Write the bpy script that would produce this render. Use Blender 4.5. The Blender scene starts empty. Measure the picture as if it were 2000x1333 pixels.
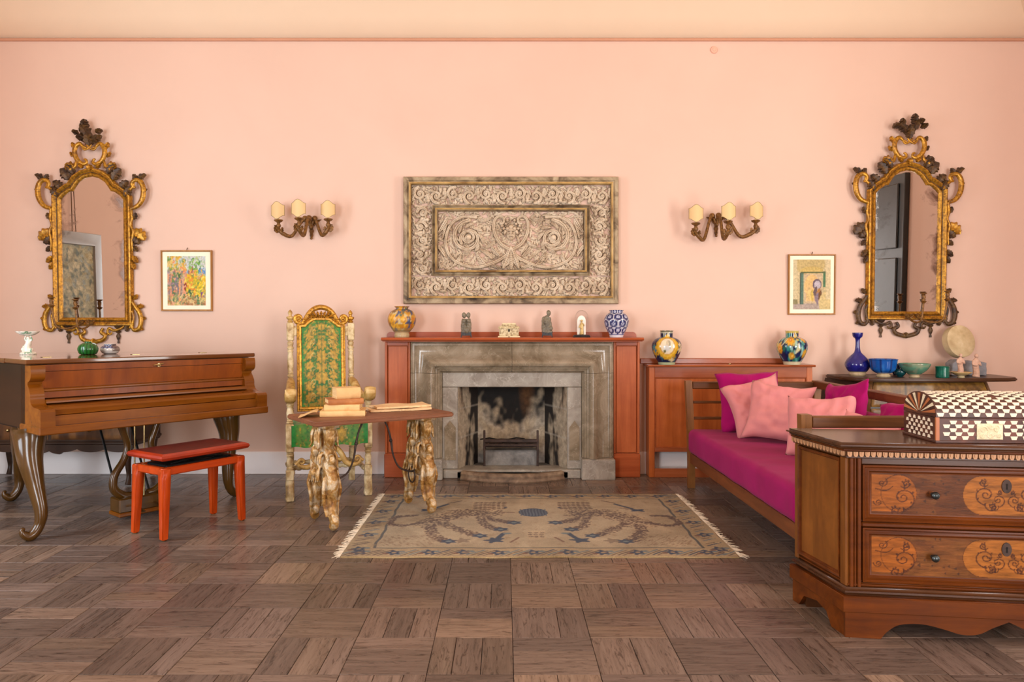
import bpy, bmesh, math, random
import numpy as np
from mathutils import Vector, Matrix, noise as mnoise

scene = bpy.context.scene
COL = scene.collection
PI = math.pi

# ------------------------------------------------------------------ camera
CAM_H, FPX, VX, VY = 1.2, 1433.0, 985.0, 640.0      # eye height, focal length and axis in a 2000x1333 frame
cam_data = bpy.data.cameras.new('camera')
cam_data.sensor_width = 36.0
cam_data.lens = FPX / 2000.0 * 36.0
cam_data.shift_x = (1000.0 - VX) / 2000.0
cam_data.shift_y = -(666.5 - VY) / 2000.0
cam_data.clip_start = 0.05
cam = bpy.data.objects.new('camera', cam_data)
cam.location = (0, 0, CAM_H)
cam.rotation_euler = (PI / 2, 0, 0)
COL.objects.link(cam)
scene.camera = cam

# ------------------------------------------------------------------ world, daylight at the side windows, added fill behind the camera, exposure
world = bpy.data.worlds.new('world'); scene.world = world
world.use_nodes = True
world.node_tree.nodes['Background'].inputs[0].default_value = (0.80, 0.88, 1.0, 1)
world.node_tree.nodes['Background'].inputs[1].default_value = 0.6

def area_light(name, loc, aim, sx, sy, power, color):
    d = bpy.data.lights.new(name, 'AREA'); d.shape = 'RECTANGLE'; d.size = sx; d.size_y = sy
    d.energy = power; d.color = color
    o = bpy.data.objects.new(name, d); COL.objects.link(o)
    o.location = loc
    o.rotation_euler = (Vector(aim) - Vector(loc)).to_track_quat('-Z', 'Y').to_euler()
    return o

XL, XR, YB, YF, ZC = -4.22, 4.32, 6.03, -2.6, 3.565   # room shell
area_light('daylight_right_door', (XR + 0.02, 2.75, 1.45), (0, 2.95, 1.35), 1.2, 2.5, 108, (1.0, 0.97, 0.92))
area_light('daylight_left_window', (XL - 0.02, 3.0, 1.65), (0, 3.3, 1.5), 1.15, 2.4, 85, (0.78, 0.89, 1.0))
area_light('fill_front_wall_a', (-3.2, YF - 0.02, 1.5), (-3.0, 3, 1.35), 1.6, 2.6, 205, (0.87, 0.94, 1.0))  # added soft fill from behind the camera, evens the back wall
area_light('fill_front_wall_b', (3.2, YF - 0.02, 1.5), (3.0, 3, 1.35), 1.6, 2.6, 190, (0.98, 0.96, 0.96))  # its twin, also added fill with no known door there

scene.view_settings.view_transform = 'Standard'
scene.view_settings.look = 'None'
scene.view_settings.gamma = 1.0
scene.view_settings.use_curve_mapping = False
scene.view_settings.exposure = 0.21
scene.cycles.use_denoising = True
scene.cycles.max_bounces = 8
scene.cycles.diffuse_bounces = 5
scene.cycles.caustics_reflective = False
scene.cycles.caustics_refractive = False
scene.cycles.sample_clamp_indirect = 6.0

# ------------------------------------------------------------------ helpers
def PX(px, Y): return (px - VX) * Y / FPX
def PZ(py, Y): return CAM_H - (py - VY) * Y / FPX

def lin(c):
    out = []
    for v in c[:3]:
        v = v / 255.0
        out.append(v / 12.92 if v <= 0.04045 else ((v + 0.055) / 1.055) ** 2.4)
    return out
def lin4(c): return lin(c) + [1.0]

def arr(*pts): return [Vector(p) for p in pts]

def smooth_path(pts, n=8, closed=False):
    """Catmull-Rom through the points (any dimension)."""
    P = [np.array(p, float) for p in pts]; N = len(P); out = []
    segs = N if closed else N - 1
    for i in range(segs):
        if closed:
            p0, p1, p2, p3 = P[(i - 1) % N], P[i], P[(i + 1) % N], P[(i + 2) % N]
        else:
            p0, p1, p2, p3 = P[max(i - 1, 0)], P[i], P[i + 1], P[min(i + 2, N - 1)]
        for k in range(n):
            t = k / n
            out.append(tuple(0.5 * ((2 * p1) + (-p0 + p2) * t + (2 * p0 - 5 * p1 + 4 * p2 - p3) * t * t + (-p0 + 3 * p1 - 3 * p2 + p3) * t ** 3)))
    if not closed: out.append(tuple(P[-1]))
    return out

class MB:
    """collects verts and faces of ONE mesh"""
    def __init__(self): self.v = []; self.f = []; self.c = []; self.g = []
    def add(self, vs, fs, col=None, gv=None):
        o = len(self.v); self.v += [tuple(p) for p in vs]; self.f += [tuple(i + o for i in f) for f in fs]
        if col is not None:
            self.c += [tuple(col)] * len(vs) if not hasattr(col[0], '__len__') else [tuple(q) for q in col]
        if gv is not None: self.g += [tuple(q) for q in gv]
        return o
    def xf(self, start, M):
        for i in range(start, len(self.v)): self.v[i] = tuple(M @ Vector(self.v[i]))
        return self
    def box(self, x0, y0, z0, x1, y1, z1, b=0.0, col=None):
        if b <= 0:
            vs = [(x, y, z) for x in (x0, x1) for y in (y0, y1) for z in (z0, z1)]
            fs = [(0, 1, 3, 2), (4, 6, 7, 5), (0, 4, 5, 1), (2, 3, 7, 6), (0, 2, 6, 4), (1, 5, 7, 3)]
            return self.add(vs, fs, col)
        b = min(b, (x1 - x0) * .45, (y1 - y0) * .45, (z1 - z0) * .45)
        lo, hi = (x0, y0, z0), (x1, y1, z1); vs = []; idx = {}
        for cx in (0, 1):
            for cy in (0, 1):
                for cz in (0, 1):
                    c = (cx, cy, cz)
                    for ax in range(3):
                        p = []
                        for k in range(3):
                            e = hi[k] if c[k] else lo[k]
                            if k != ax: e += -b if c[k] else b
                            p.append(e)
                        idx[(c, ax)] = len(vs); vs.append(tuple(p))
        fs = []
        for ax in range(3):
            a1, a2 = (ax + 1) % 3, (ax + 2) % 3
            for s in (0, 1):
                q = []
                for (p, r) in ((0, 0), (1, 0), (1, 1), (0, 1)):
                    c = [0, 0, 0]; c[ax] = s; c[a1] = p; c[a2] = r; q.append(idx[(tuple(c), ax)])
                fs.append(tuple(q) if s else tuple(q[::-1]))
            for p in (0, 1):
                for r in (0, 1):
                    c0 = [0, 0, 0]; c1 = [0, 0, 0]
                    c0[a1] = c1[a1] = p; c0[a2] = c1[a2] = r; c0[ax] = 0; c1[ax] = 1
                    q = (idx[(tuple(c0), a1)], idx[(tuple(c1), a1)], idx[(tuple(c1), a2)], idx[(tuple(c0), a2)])
                    fs.append(q if p == r else q[::-1])
        for cx in (0, 1):
            for cy in (0, 1):
                for cz in (0, 1):
                    c = (cx, cy, cz); q = [idx[(c, 0)], idx[(c, 1)], idx[(c, 2)]]
                    fs.append(tuple(q) if (cx + cy + cz) % 2 else tuple(q[::-1]))
        return self.add(vs, fs, col)
    def prism(self, poly, lo, hi, axis='z', col=None):
        """poly: 2D points; axis z -> (x,y), axis x -> (y,z), axis y -> (x,z)"""
        def p3(p, h):
            return {'z': (p[0], p[1], h), 'x': (h, p[0], p[1]), 'y': (p[0], h, p[1])}[axis]
        n = len(poly)
        vs = [p3(p, lo) for p in poly] + [p3(p, hi) for p in poly]
        fs = [tuple(range(n))[::-1], tuple(range(n, 2 * n))]
        fs += [(i, (i + 1) % n, n + (i + 1) % n, n + i) for i in range(n)]
        return self.add(vs, fs, col)
    def lathe(self, prof, seg=24, c=(0, 0, 0), ribs=None, arc=None, sx=1, sy=1):
        vs = []; fs = []; n = len(prof)
        for k in range(seg):
            a = 2 * PI * k / seg
            rr = 1.0 if ribs is None else ribs(a)
            for (r, z) in prof: vs.append((c[0] + r * rr * math.cos(a) * sx, c[1] + r * rr * math.sin(a) * sy, c[2] + z))
        for k in range(seg):
            k2 = (k + 1) % seg
            for i in range(n - 1): fs.append((k * n + i, k2 * n + i, k2 * n + i + 1, k * n + i + 1))
        if prof[0][0] > 1e-6: fs.append(tuple(k * n for k in range(seg))[::-1])
        if prof[-1][0] > 1e-6: fs.append(tuple(k * n + n - 1 for k in range(seg)))
        return self.add(vs, fs)
    def tube(self, path, rad, seg=8, squash=None, caps=True, closed=False):
        P = [Vector(p) for p in path]; n = len(P)
        R = list(rad) if hasattr(rad, '__len__') else [rad] * n
        if len(R) != n:
            R = list(np.interp(np.linspace(0, 1, n), np.linspace(0, 1, len(R)), R))
        T = []
        for i in range(n):
            if closed: t = P[(i + 1) % n] - P[(i - 1) % n]
            else: t = P[min(i + 1, n - 1)] - P[max(i - 1, 0)]
            T.append(t.normalized() if t.length > 1e-9 else Vector((0, 0, 1)))
        up = Vector((0, 1, 0)) if abs(T[0].y) < .9 else Vector((1, 0, 0))
        N = (up - T[0] * up.dot(T[0])).normalized(); vs = []
        for i in range(n):
            N = (N - T[i] * N.dot(T[i]))
            N = N.normalized() if N.length > 1e-6 else T[i].orthogonal().normalized()
            B = T[i].cross(N)
            for k in range(seg):
                a = 2 * PI * k / seg
                off = (N * math.cos(a) + B * math.sin(a)) * R[i]
                if squash:
                    ax = Vector(squash[0]); d = off.dot(ax); off = off + ax * d * (squash[1] - 1)
                vs.append(P[i] + off)
        fs = []
        for i in range(n if closed else n - 1):
            j = (i + 1) % n
            for k in range(seg):
                fs.append((i * seg + k, i * seg + (k + 1) % seg, j * seg + (k + 1) % seg, j * seg + k))
        if caps and not closed:
            fs.append(tuple(range(seg))[::-1]); fs.append(tuple((n - 1) * seg + k for k in range(seg)))
        return self.add(vs, fs)
    def ball(self, c, r, seg=12, rings=8, s=(1, 1, 1)):
        prof = [(max(1e-7, r * math.sin(PI * i / rings)), -r * math.cos(PI * i / rings)) for i in range(rings + 1)]
        st = self.lathe(prof, seg)
        self.xf(st, Matrix.Translation(c) @ Matrix.Diagonal((s[0], s[1], s[2], 1)))
        return st
    def sweep2d(self, path, prof, closed=True, y0=0.0):
        """path: 2D (x,z) points in a wall plane; prof: (offset to the path's left side, height towards -y)."""
        P = [Vector((p[0], p[1])) for p in path]; n = len(P); m = len(prof); vs = []
        for i in range(n):
            a = P[(i - 1) % n] if (closed or i > 0) else None
            b = P[(i + 1) % n] if (closed or i < n - 1) else None
            d1 = (P[i] - a).normalized() if a is not None else (b - P[i]).normalized()
            d2 = (b - P[i]).normalized() if b is not None else d1
            n1 = Vector((-d1.y, d1.x)); n2 = Vector((-d2.y, d2.x))
            nn = n1 + n2
            nn = nn / max(0.35, nn.length_squared / 2) if nn.length > 1e-6 else n1
            for (o, h) in prof: vs.append((P[i].x + nn.x * o, y0 - h, P[i].y + nn.y * o))
        fs = []
        for i in range(n if closed else n - 1):
            j = (i + 1) % n
            for k in range(m - 1): fs.append((i * m + k, i * m + k + 1, j * m + k + 1, j * m + k))
        if not closed:
            fs.append(tuple(range(m))); fs.append(tuple((n - 1) * m + k for k in range(m))[::-1])
        return self.add(vs, fs)
    def grid(self, nu, nv, fn, col=None):
        vs = []; cs = []
        for j in range(nv):
            for i in range(nu):
                vs.append(fn(i / (nu - 1), j / (nv - 1)))
                if col: cs.append(col(i / (nu - 1), j / (nv - 1)))
        fs = [(j * nu + i, j * nu + i + 1, (j + 1) * nu + i + 1, (j + 1) * nu + i) for j in range(nv - 1) for i in range(nu - 1)]
        return self.add(vs, fs, cs if col else None)
    def leaf(self, base, ang, L, W, th=.012, lobes=4, curl=0.0, n=14, y=0.0):
        """lobed leaf lying in the wall plane (x,z), base point, direction angle, bending by curl"""
        x, z = base; a = ang; vs = []; ctr = []
        for i in range(n + 1):
            t = i / n
            ctr.append((x, z, a, t)); x += math.cos(a) * L / n; z += math.sin(a) * L / n; a += curl / n
        for (x, z, a, t) in ctr:
            w = W * (math.sin(PI * min(1, t * .92 + .06)) ** .75) * (.68 + .45 * abs(math.sin(lobes * PI * t)))
            nx, nz = -math.sin(a), math.cos(a)
            lift = th * (0.5 + .5 * math.sin(PI * t))
            for s, hh in ((-1, .15), (-.55, 1.0), (0, .62), (.55, 1.0), (1, .15)):
                vs.append((x + nx * w * s, y - lift * hh - .002, z + nz * w * s))
            vs.append((x + nx * w * .6, y, z + nz * w * .6)); vs.append((x - nx * w * .6, y, z - nz * w * .6))
        fs = []
        for i in range(n):
            o, p = i * 7, (i + 1) * 7
            ring = (0, 1, 2, 3, 4, 5, 6)
            for k in range(7):
                fs.append((o + ring[k], o + ring[(k + 1) % 7], p + ring[(k + 1) % 7], p + ring[k]))
        fs.append(tuple(range(7))[::-1]); fs.append(tuple(n * 7 + k for k in range(7)))
        return self.add(vs, fs)

def spiral_pts(cx, cz, R, r, turns, a0, sgn=1, n=None, y=0.0):
    n = n or max(10, int(turns * 18)); out = []
    for i in range(n + 1):
        t = i / n; rr = R * (r / R) ** t; a = a0 + sgn * turns * 2 * PI * t
        out.append((cx + rr * math.cos(a), y, cz + rr * math.sin(a)))
    return out

def mesh_from(mb, name, recalc=True, smooth=35):
    me = bpy.data.meshes.new(name)
    me.from_pydata(mb.v, [], mb.f)
    if mb.c and len(mb.c) == len(mb.v):
        at = me.color_attributes.new('Col', 'FLOAT_COLOR', 'POINT')
        a = np.ones((len(mb.v), 4), np.float32); a[:, :3] = np.array(mb.c, np.float32)[:, :3]
        at.data.foreach_set('color', a.ravel())
    if mb.g and len(mb.g) == len(mb.v):
        at = me.attributes.new('gvec', 'FLOAT_VECTOR', 'POINT')
        at.data.foreach_set('vector', np.array(mb.g, np.float32).ravel())
    if recalc and len(mb.f) < 60000:
        bm = bmesh.new(); bm.from_mesh(me); bmesh.ops.recalc_face_normals(bm, faces=bm.faces); bm.to_mesh(me); bm.free()
    me.validate()
    if smooth is not None:
        me.polygons.foreach_set('use_smooth', [True] * len(me.polygons))
        me.set_sharp_from_angle(angle=math.radians(smooth))
    return me

def obj(name, mb, mat, parent=None, smooth=35, recalc=True, loc=None, rotz=None, rot=None):
    me = mb if isinstance(mb, bpy.types.Mesh) else mesh_from(mb, name, recalc, smooth)
    if mat is not None and len(me.materials) == 0: me.materials.append(mat)
    o = bpy.data.objects.new(name, me); COL.objects.link(o)
    if parent is not None: o.parent = parent
    if loc is not None: o.location = loc
    if rotz is not None: o.rotation_euler = (0, 0, rotz)
    if rot is not None: o.rotation_euler = rot
    return o

def tag(o, label, cat, group=None):
    o['label'] = label; o['category'] = cat
    if group: o['group'] = group
    return o
def thing(name, label, cat, loc=(0, 0, 0), rotz=0.0, group=None, rot=None):
    o = bpy.data.objects.new(name, None); COL.objects.link(o); o.empty_display_size = .1
    o.location = loc; o.rotation_euler = rot if rot else (0, 0, rotz)
    return tag(o, label, cat, group)
def struct(name, mb, mat, parent=None, **k):
    o = obj(name, mb, mat, parent, **k)
    if parent is None: o['kind'] = 'structure'
    return o

def organic(mb, name, voxel, amp=0.0, freq=30.0, amp2=0.0, freq2=90.0, smooth_it=2):
    """fuse overlapping shapes of one carved piece into a single surface and roughen it"""
    me = mesh_from(mb, name, True, None)
    o = bpy.data.objects.new('tmp_carving', me); COL.objects.link(o)
    md = o.modifiers.new('r', 'REMESH'); md.mode = 'VOXEL'; md.voxel_size = voxel
    if smooth_it:
        ms = o.modifiers.new('s', 'SMOOTH'); ms.factor = .5; ms.iterations = smooth_it
    dg = bpy.context.evaluated_depsgraph_get()
    out = bpy.data.meshes.new_from_object(o.evaluated_get(dg))
    bpy.data.objects.remove(o); bpy.data.meshes.remove(me)
    if amp or amp2:
        n = len(out.vertices); co = np.empty(n * 3, np.float32); no = np.empty(n * 3, np.float32)
        out.vertices.foreach_get('co', co); out.vertices.foreach_get('normal', no)
        co = co.reshape(-1, 3); no = no.reshape(-1, 3)
        d = np.array([amp * mnoise.noise(Vector(p) * freq) + amp2 * mnoise.noise(Vector(p) * freq2) for p in co.tolist()], np.float32)
        out.vertices.foreach_set('co', (co + no * d[:, None]).ravel()); out.update()
    out.polygons.foreach_set('use_smooth', [True] * len(out.polygons))
    out.name = name
    return out

class Canvas:
    """small colour field painted in code, read back per vertex"""
    def __init__(self, w, h, base):
        self.w, self.h = w, h; self.a = np.empty((h, w, 3)); self.a[:] = lin(base)
        self.yy, self.xx = np.mgrid[0:h, 0:w]
        self.xx = (self.xx + .5) / w; self.yy = (self.yy + .5) / h
        self.asp = w / h
    def blob(self, cx, cy, rx, ry, c, petals=0, amp=0.0, rot=0.0, k=1.0, phase=0.0):
        dx = self.xx - cx; dy = self.yy - cy
        if rot: ca, sa = math.cos(rot), math.sin(rot); dx, dy = dx * ca + dy / self.asp * sa, (-dx * sa * self.asp + dy * ca)
        dx = dx / rx; dy = dy / ry
        d = np.sqrt(dx * dx + dy * dy)
        if petals: d = d * (1 + amp * np.cos(np.arctan2(dy, dx) * petals + phase))
        m = d < 1
        self.a[m] = self.a[m] * (1 - k) + np.array(lin(c)) * k
    def rect(self, x0, y0, x1, y1, c, k=1.0):
        m = (self.xx >= x0) & (self.xx < x1) & (self.yy >= y0) & (self.yy < y1)
        self.a[m] = self.a[m] * (1 - k) + np.array(lin(c)) * k
    def line(self, pts, wdt, c, k=1.0):
        """polyline, width in units of canvas height"""
        for (x0, y0), (x1, y1) in zip(pts[:-1], pts[1:]):
            ax, ay, bx, by = x0 * self.asp, y0, x1 * self.asp, y1
            X = self.xx * self.asp; Y = self.yy
            L2 = (bx - ax) ** 2 + (by - ay) ** 2 + 1e-12
            t = np.clip(((X - ax) * (bx - ax) + (Y - ay) * (by - ay)) / L2, 0, 1)
            m = (X - ax - t * (bx - ax)) ** 2 + (Y - ay - t * (by - ay)) ** 2 < (wdt / 2) ** 2
            self.a[m] = self.a[m] * (1 - k) + np.array(lin(c)) * k
    def spiral(self, cx, cy, R, r, turns, a0, sgn, wdt, c, k=1.0):
        pts = [(cx + q[0] / self.asp, cy + q[2]) for q in spiral_pts(0, 0, R, r, turns, a0, sgn, n=max(10, int(turns * 16)))]
        self.line(pts, wdt, c, k)
    def speck(self, n, c, r0, r1, rng, box=(0, 0, 1, 1), k=1.0, stretch=1.0):
        for _ in range(n):
            r = rng.uniform(r0, r1)
            self.blob(rng.uniform(box[0], box[2]), rng.uniform(box[1], box[3]), r / self.asp * stretch, r, c, 3, .25, 0, k, rng.uniform(0, 6))
    def at(self, u, v):
        x = min(max(u * self.w - .5, 0), self.w - 1.001); y = min(max(v * self.h - .5, 0), self.h - 1.001)
        i, j = int(x), int(y); fx, fy = x - i, y - j
        i2, j2 = min(i + 1, self.w - 1), min(j + 1, self.h - 1)
        a = self.a
        return tuple((a[j, i] * (1 - fx) + a[j, i2] * fx) * (1 - fy) + (a[j2, i] * (1 - fx) + a[j2, i2] * fx) * fy)

# ------------------------------------------------------------------ materials
def new_mat(name):
    m = bpy.data.materials.new(name); m.use_nodes = True
    nt = m.node_tree; b = nt.nodes['Principled BSDF']
    return m, nt, b
def N(nt, kind, **kw):
    n = nt.nodes.new(kind)
    for k, v in kw.items(): setattr(n, k, v)
    return n
def ramp(nt, stops):
    r = N(nt, 'ShaderNodeValToRGB'); e = r.color_ramp.elements
    while len(e) < len(stops): e.new(0.5)
    for i, (p, c) in enumerate(stops): e[i].position = p; e[i].color = lin4(c) if len(c) == 3 else c
    return r
def coords(nt, scale=(1, 1, 1), src='Object', rot=(0, 0, 0)):
    if src == 'gvec':
        t = N(nt, 'ShaderNodeAttribute', attribute_name='gvec'); s = t.outputs['Vector']
    else:
        t = N(nt, 'ShaderNodeTexCoord'); s = t.outputs[src]
    mp = N(nt, 'ShaderNodeMapping'); mp.inputs['Scale'].default_value = scale; mp.inputs['Rotation'].default_value = rot
    nt.links.new(s, mp.inputs['Vector']); return mp.outputs['Vector']
def tex_noise(nt, vec, scale, detail=5, rough=.55, dist=0.0):
    t = N(nt, 'ShaderNodeTexNoise'); t.inputs['Scale'].default_value = scale; t.inputs['Detail'].default_value = detail
    t.inputs['Roughness'].default_value = rough; t.inputs['Distortion'].default_value = dist
    nt.links.new(vec, t.inputs['Vector']); return t.outputs['Fac']
def mixc(nt, fac, a, b, mode='MIX'):
    m = N(nt, 'ShaderNodeMix', data_type='RGBA', blend_type=mode)
    for sock, v in ((m.inputs[0], fac), (m.inputs[6], a), (m.inputs[7], b)):
        if isinstance(v, (int, float)): sock.default_value = v
        elif isinstance(v, (list, tuple)): sock.default_value = lin4(v)
        else: nt.links.new(v, sock)
    return m.outputs[2]
def bump(nt, b, h, strength, dist=.01):
    n = N(nt, 'ShaderNodeBump'); n.inputs['Strength'].default_value = strength; n.inputs['Distance'].default_value = dist
    nt.links.new(h, n.inputs['Height']); nt.links.new(n.outputs['Normal'], b.inputs['Normal'])
def setb(b, rough=None, metal=None, spec=None, coat=None, coatr=None, sheen=None):
    if rough is not None: b.inputs['Roughness'].default_value = rough
    if metal is not None: b.inputs['Metallic'].default_value = metal
    if spec is not None: b.inputs['Specular IOR Level'].default_value = spec
    if coat is not None: b.inputs['Coat Weight'].default_value = coat; b.inputs['Coat Roughness'].default_value = coatr or .1
    if sheen is not None: b.inputs['Sheen Weight'].default_value = sheen

def m_noise(name, stops, scale=4, rough=.6, metal=0, bmp=.0, bscale=40, detail=6, dist=0.3, sc=(1, 1, 1), **kw):
    m, nt, b = new_mat(name); v = coords(nt, sc)
    f = tex_noise(nt, v, scale, detail, .6, dist)
    r = ramp(nt, stops); nt.links.new(f, r.inputs[0]); nt.links.new(r.outputs[0], b.inputs['Base Color'])
    if bmp: bump(nt, b, tex_noise(nt, v, bscale, 4), bmp)
    setb(b, rough, metal, **kw); return m
def m_wood(name, c1, c2, axis='x', rough=.35, fine=26, long=1.6, dark=None, bmp=.06, blotch=.35, **kw):
    m, nt, b = new_mat(name)
    sc = {'x': (long, fine, fine), 'y': (fine, long, fine), 'z': (fine, fine, long)}[axis]
    v = coords(nt, sc); f = tex_noise(nt, v, 1.0, 8, .65, .5)
    r = ramp(nt, [(.3, c1), (.68, c2)]); nt.links.new(f, r.inputs[0])
    v2 = coords(nt, (1, 1, 1)); f2 = tex_noise(nt, v2, 5.5, 4, .6, .8)
    d = dark or tuple(x * .55 for x in c1)
    r2 = ramp(nt, [(.35, (0, 0, 0)), (.75, (255, 255, 255))]); nt.links.new(f2, r2.inputs[0])
    mm = N(nt, 'ShaderNodeMath', operation='MULTIPLY'); nt.links.new(r2.outputs[0], mm.inputs[0]); mm.inputs[1].default_value = blotch
    nt.links.new(mixc(nt, mm.outputs[0], r.outputs[0], d), b.inputs['Base Color'])
    if bmp: bump(nt, b, f, bmp, .004)
    kw.setdefault('spec', .3); setb(b, rough, **kw); return m
def m_vcol(name, rough=.6, var=.15, scale=30, bmp=0.0, sc=(1, 1, 1), bscale=None, **kw):
    m, nt, b = new_mat(name)
    a = N(nt, 'ShaderNodeVertexColor', layer_name='Col')
    v = coords(nt, sc); f = tex_noise(nt, v, scale, 6, .6, .3)
    lo, hi = 255 * (1 - var) , 255
    r = ramp(nt, [(.3, (lo, lo, lo)), (.7, (hi, hi, hi))]); nt.links.new(f, r.inputs[0])
    nt.links.new(mixc(nt, 1.0, a.outputs['Color'], r.outputs[0], 'MULTIPLY'), b.inputs['Base Color'])
    if bmp: bump(nt, b, tex_noise(nt, v, bscale or scale * 3, 4), bmp, .004)
    setb(b, rough, **kw); return m
def m_gold(name, gold=(196, 142, 48), worn=(96, 60, 30), dark=(54, 34, 18), rough=.34, scale=14, thr=.55, metal=.75):
    m, nt, b = new_mat(name); v = coords(nt)
    f = tex_noise(nt, v, scale, 7, .65, .6); f2 = tex_noise(nt, v, scale * 4.5, 5, .6)
    r = ramp(nt, [(thr - .18, gold), (thr, tuple((g * 2 + w) / 3 for g, w in zip(gold, worn))), (thr + .12, worn), (thr + .25, dark)])
    nt.links.new(f, r.inputs[0])
    r2 = ramp(nt, [(.32, (150, 140, 130)), (.6, (255, 255, 255))]); nt.links.new(f2, r2.inputs[0])
    nt.links.new(mixc(nt, 1.0, r.outputs[0], r2.outputs[0], 'MULTIPLY'), b.inputs['Base Color'])
    rm = ramp(nt, [(thr, (metal * 255,) * 3), (thr + .15, (40, 40, 40))]); nt.links.new(f, rm.inputs[0])
    nt.links.new(rm.outputs[0], b.inputs['Metallic'])
    bump(nt, b, f2, .25, .006); setb(b, rough); return m
# ================================================================== the room
random.seed(7); rng = random.Random(11)
M_wall = m_noise('pink_plaster', [(.3, (220, 187, 168)), (.7, (224, 192, 173))], scale=1.3, rough=.85, bmp=.05, bscale=25)
M_vault = m_noise('cream_plaster', [(.3, (236, 210, 180)), (.7, (240, 215, 186))], scale=1.0, rough=.9)
M_cornice = m_noise('cornice_shadow_tan', [(.3, (196, 142, 112)), (.7, (206, 152, 122))], rough=.8)  # darker tan puts the thin shadow line into the colour
M_base = m_noise('grey_skirting_paint', [(.3, (238, 231, 229)), (.7, (244, 238, 236))], scale=3, rough=.6)
M_sub = m_noise('dark_joint', [(.3, (30, 22, 18)), (.7, (44, 32, 26))], rough=.9)
M_dframe = m_noise('dark_green_door_paint', [(.3, (38, 44, 46)), (.7, (56, 62, 64))], scale=3, rough=.4)
M_grey_frame = m_noise('grey_window_paint', [(.3, (150, 150, 148)), (.7, (165, 165, 162))], scale=3, rough=.5)

def m_glass(name, tint=(1, 1, 1), rough=0.0):
    m, nt, b = new_mat(name)          # thin blown glass: clear face on, glossy towards the rim
    tr = N(nt, 'ShaderNodeBsdfTransparent'); tr.inputs[0].default_value = (.97, .97, .97, 1)
    gl = N(nt, 'ShaderNodeBsdfGlossy'); gl.inputs['Roughness'].default_value = .03
    lw = N(nt, 'ShaderNodeLayerWeight'); lw.inputs[0].default_value = .5; fr = N(nt, 'ShaderNodeMath', operation='POWER'); nt.links.new(lw.outputs['Facing'], fr.inputs[0]); fr.inputs[1].default_value = 3.5
    mx_ = N(nt, 'ShaderNodeMixShader'); nt.links.new(fr.outputs[0], mx_.inputs[0]); nt.links.new(tr.outputs[0], mx_.inputs[1]); nt.links.new(gl.outputs[0], mx_.inputs[2])
    nt.links.new(mx_.outputs[0], nt.nodes['Material Output'].inputs[0]); return m
M_glass = m_glass('clear_glass')

def wall_rect(name, plane, pos, a0, a1, z0, z1, holes, mat, thick=.25, sgn=1):
    """wall slab with rectangular holes; plane 'y': a = x; plane 'x': a = y; thick goes outwards"""
    As = sorted({a0, a1} | {h[0] for h in holes} | {h[1] for h in holes})
    Zs = sorted({z0, z1} | {h[2] for h in holes} | {h[3] for h in holes})
    mb = MB(); o2 = pos + sgn * thick
    def p(a, z, d): return (a, d, z) if plane == 'y' else (d, a, z)
    for i in range(len(As) - 1):
        for j in range(len(Zs) - 1):
            ca, cz = (As[i] + As[i + 1]) / 2, (Zs[j] + Zs[j + 1]) / 2
            if any(h[0] < ca < h[1] and h[2] < cz < h[3] for h in holes): continue
            for d in (pos, o2):
                mb.add([p(As[i], Zs[j], d), p(As[i + 1], Zs[j], d), p(As[i + 1], Zs[j + 1], d), p(As[i], Zs[j + 1], d)], [(0, 1, 2, 3)])
    for h in list(holes) + [(a0, a1, z0, z1)]:
        for (q, r) in (((h[0], h[2]), (h[1], h[2])), ((h[1], h[2]), (h[1], h[3])), ((h[1], h[3]), (h[0], h[3])), ((h[0], h[3]), (h[0], h[2]))):
            mb.add([p(*q, pos), p(*r, pos), p(*r, o2), p(*q, o2)], [(0, 1, 2, 3)])
    bmw = mesh_from(mb, name, False, None)
    bm = bmesh.new(); bm.from_mesh(bmw); bmesh.ops.remove_doubles(bm, verts=bm.verts, dist=1e-5)
    bmesh.ops.recalc_face_normals(bm, faces=bm.faces); bm.to_mesh(bmw); bm.free()
    return struct(name, bmw, mat)

FIRE = (-.372, .503, 0.0, .73)            # firebox opening in the chimney wall
RD = (2.12, 3.38, 0.0, 2.72)              # glazed door, right wall (y, y, z, z)
LW = (2.4, 3.6, .42, 2.88)                # window, left wall
FILL_A, FILL_B = (-4.05, -2.35, 0.0, 2.85), (2.35, 4.05, 0.0, 2.85)  # unseen front wall openings, added to hold the fill lights
wall_rect('wall_back', 'y', YB, XL - .25, XR + .25, -.02, ZC, [FIRE], M_wall, thick=.25, sgn=1)
wall_rect('wall_left', 'x', XL, YF, YB, -.02, ZC, [LW], M_wall, sgn=-1)
wall_rect('wall_right', 'x', XR, YF, YB, -.02, ZC, [RD], M_wall, sgn=1)
wall_rect('wall_front', 'y', YF, XL - .25, XR + .25, -.02, ZC, [FILL_A, FILL_B], M_wall, sgn=-1)

# coved vault springing from the thin cornice
mb = MB(); rings = []
S = [(0, 0), (.06, .05), (.15, .13), (.28, .23), (.45, .34), (.7, .46), (1.0, .56), (1.4, .64), (1.9, .68), (2.6, .70)]
for (s, h) in S:
    s_ = s - .05 if s == 0 else s
    rings.append([(XL + s_, YF + s_, ZC + h), (XR - s_, YF + s_, ZC + h), (XR - s_, YB - s_, ZC + h), (XL + s_, YB - s_, ZC + h)])
vs = [p for r in rings for p in r]; fs = []
for i in range(len(rings) - 1):
    for k in range(4): fs.append((i * 4 + k, i * 4 + (k + 1) % 4, (i + 1) * 4 + (k + 1) % 4, (i + 1) * 4 + k))
fs.append(tuple((len(rings) - 1) * 4 + k for k in range(4)))
mb.add(vs, fs); struct('ceiling', mb, M_vault, smooth=30)

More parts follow.
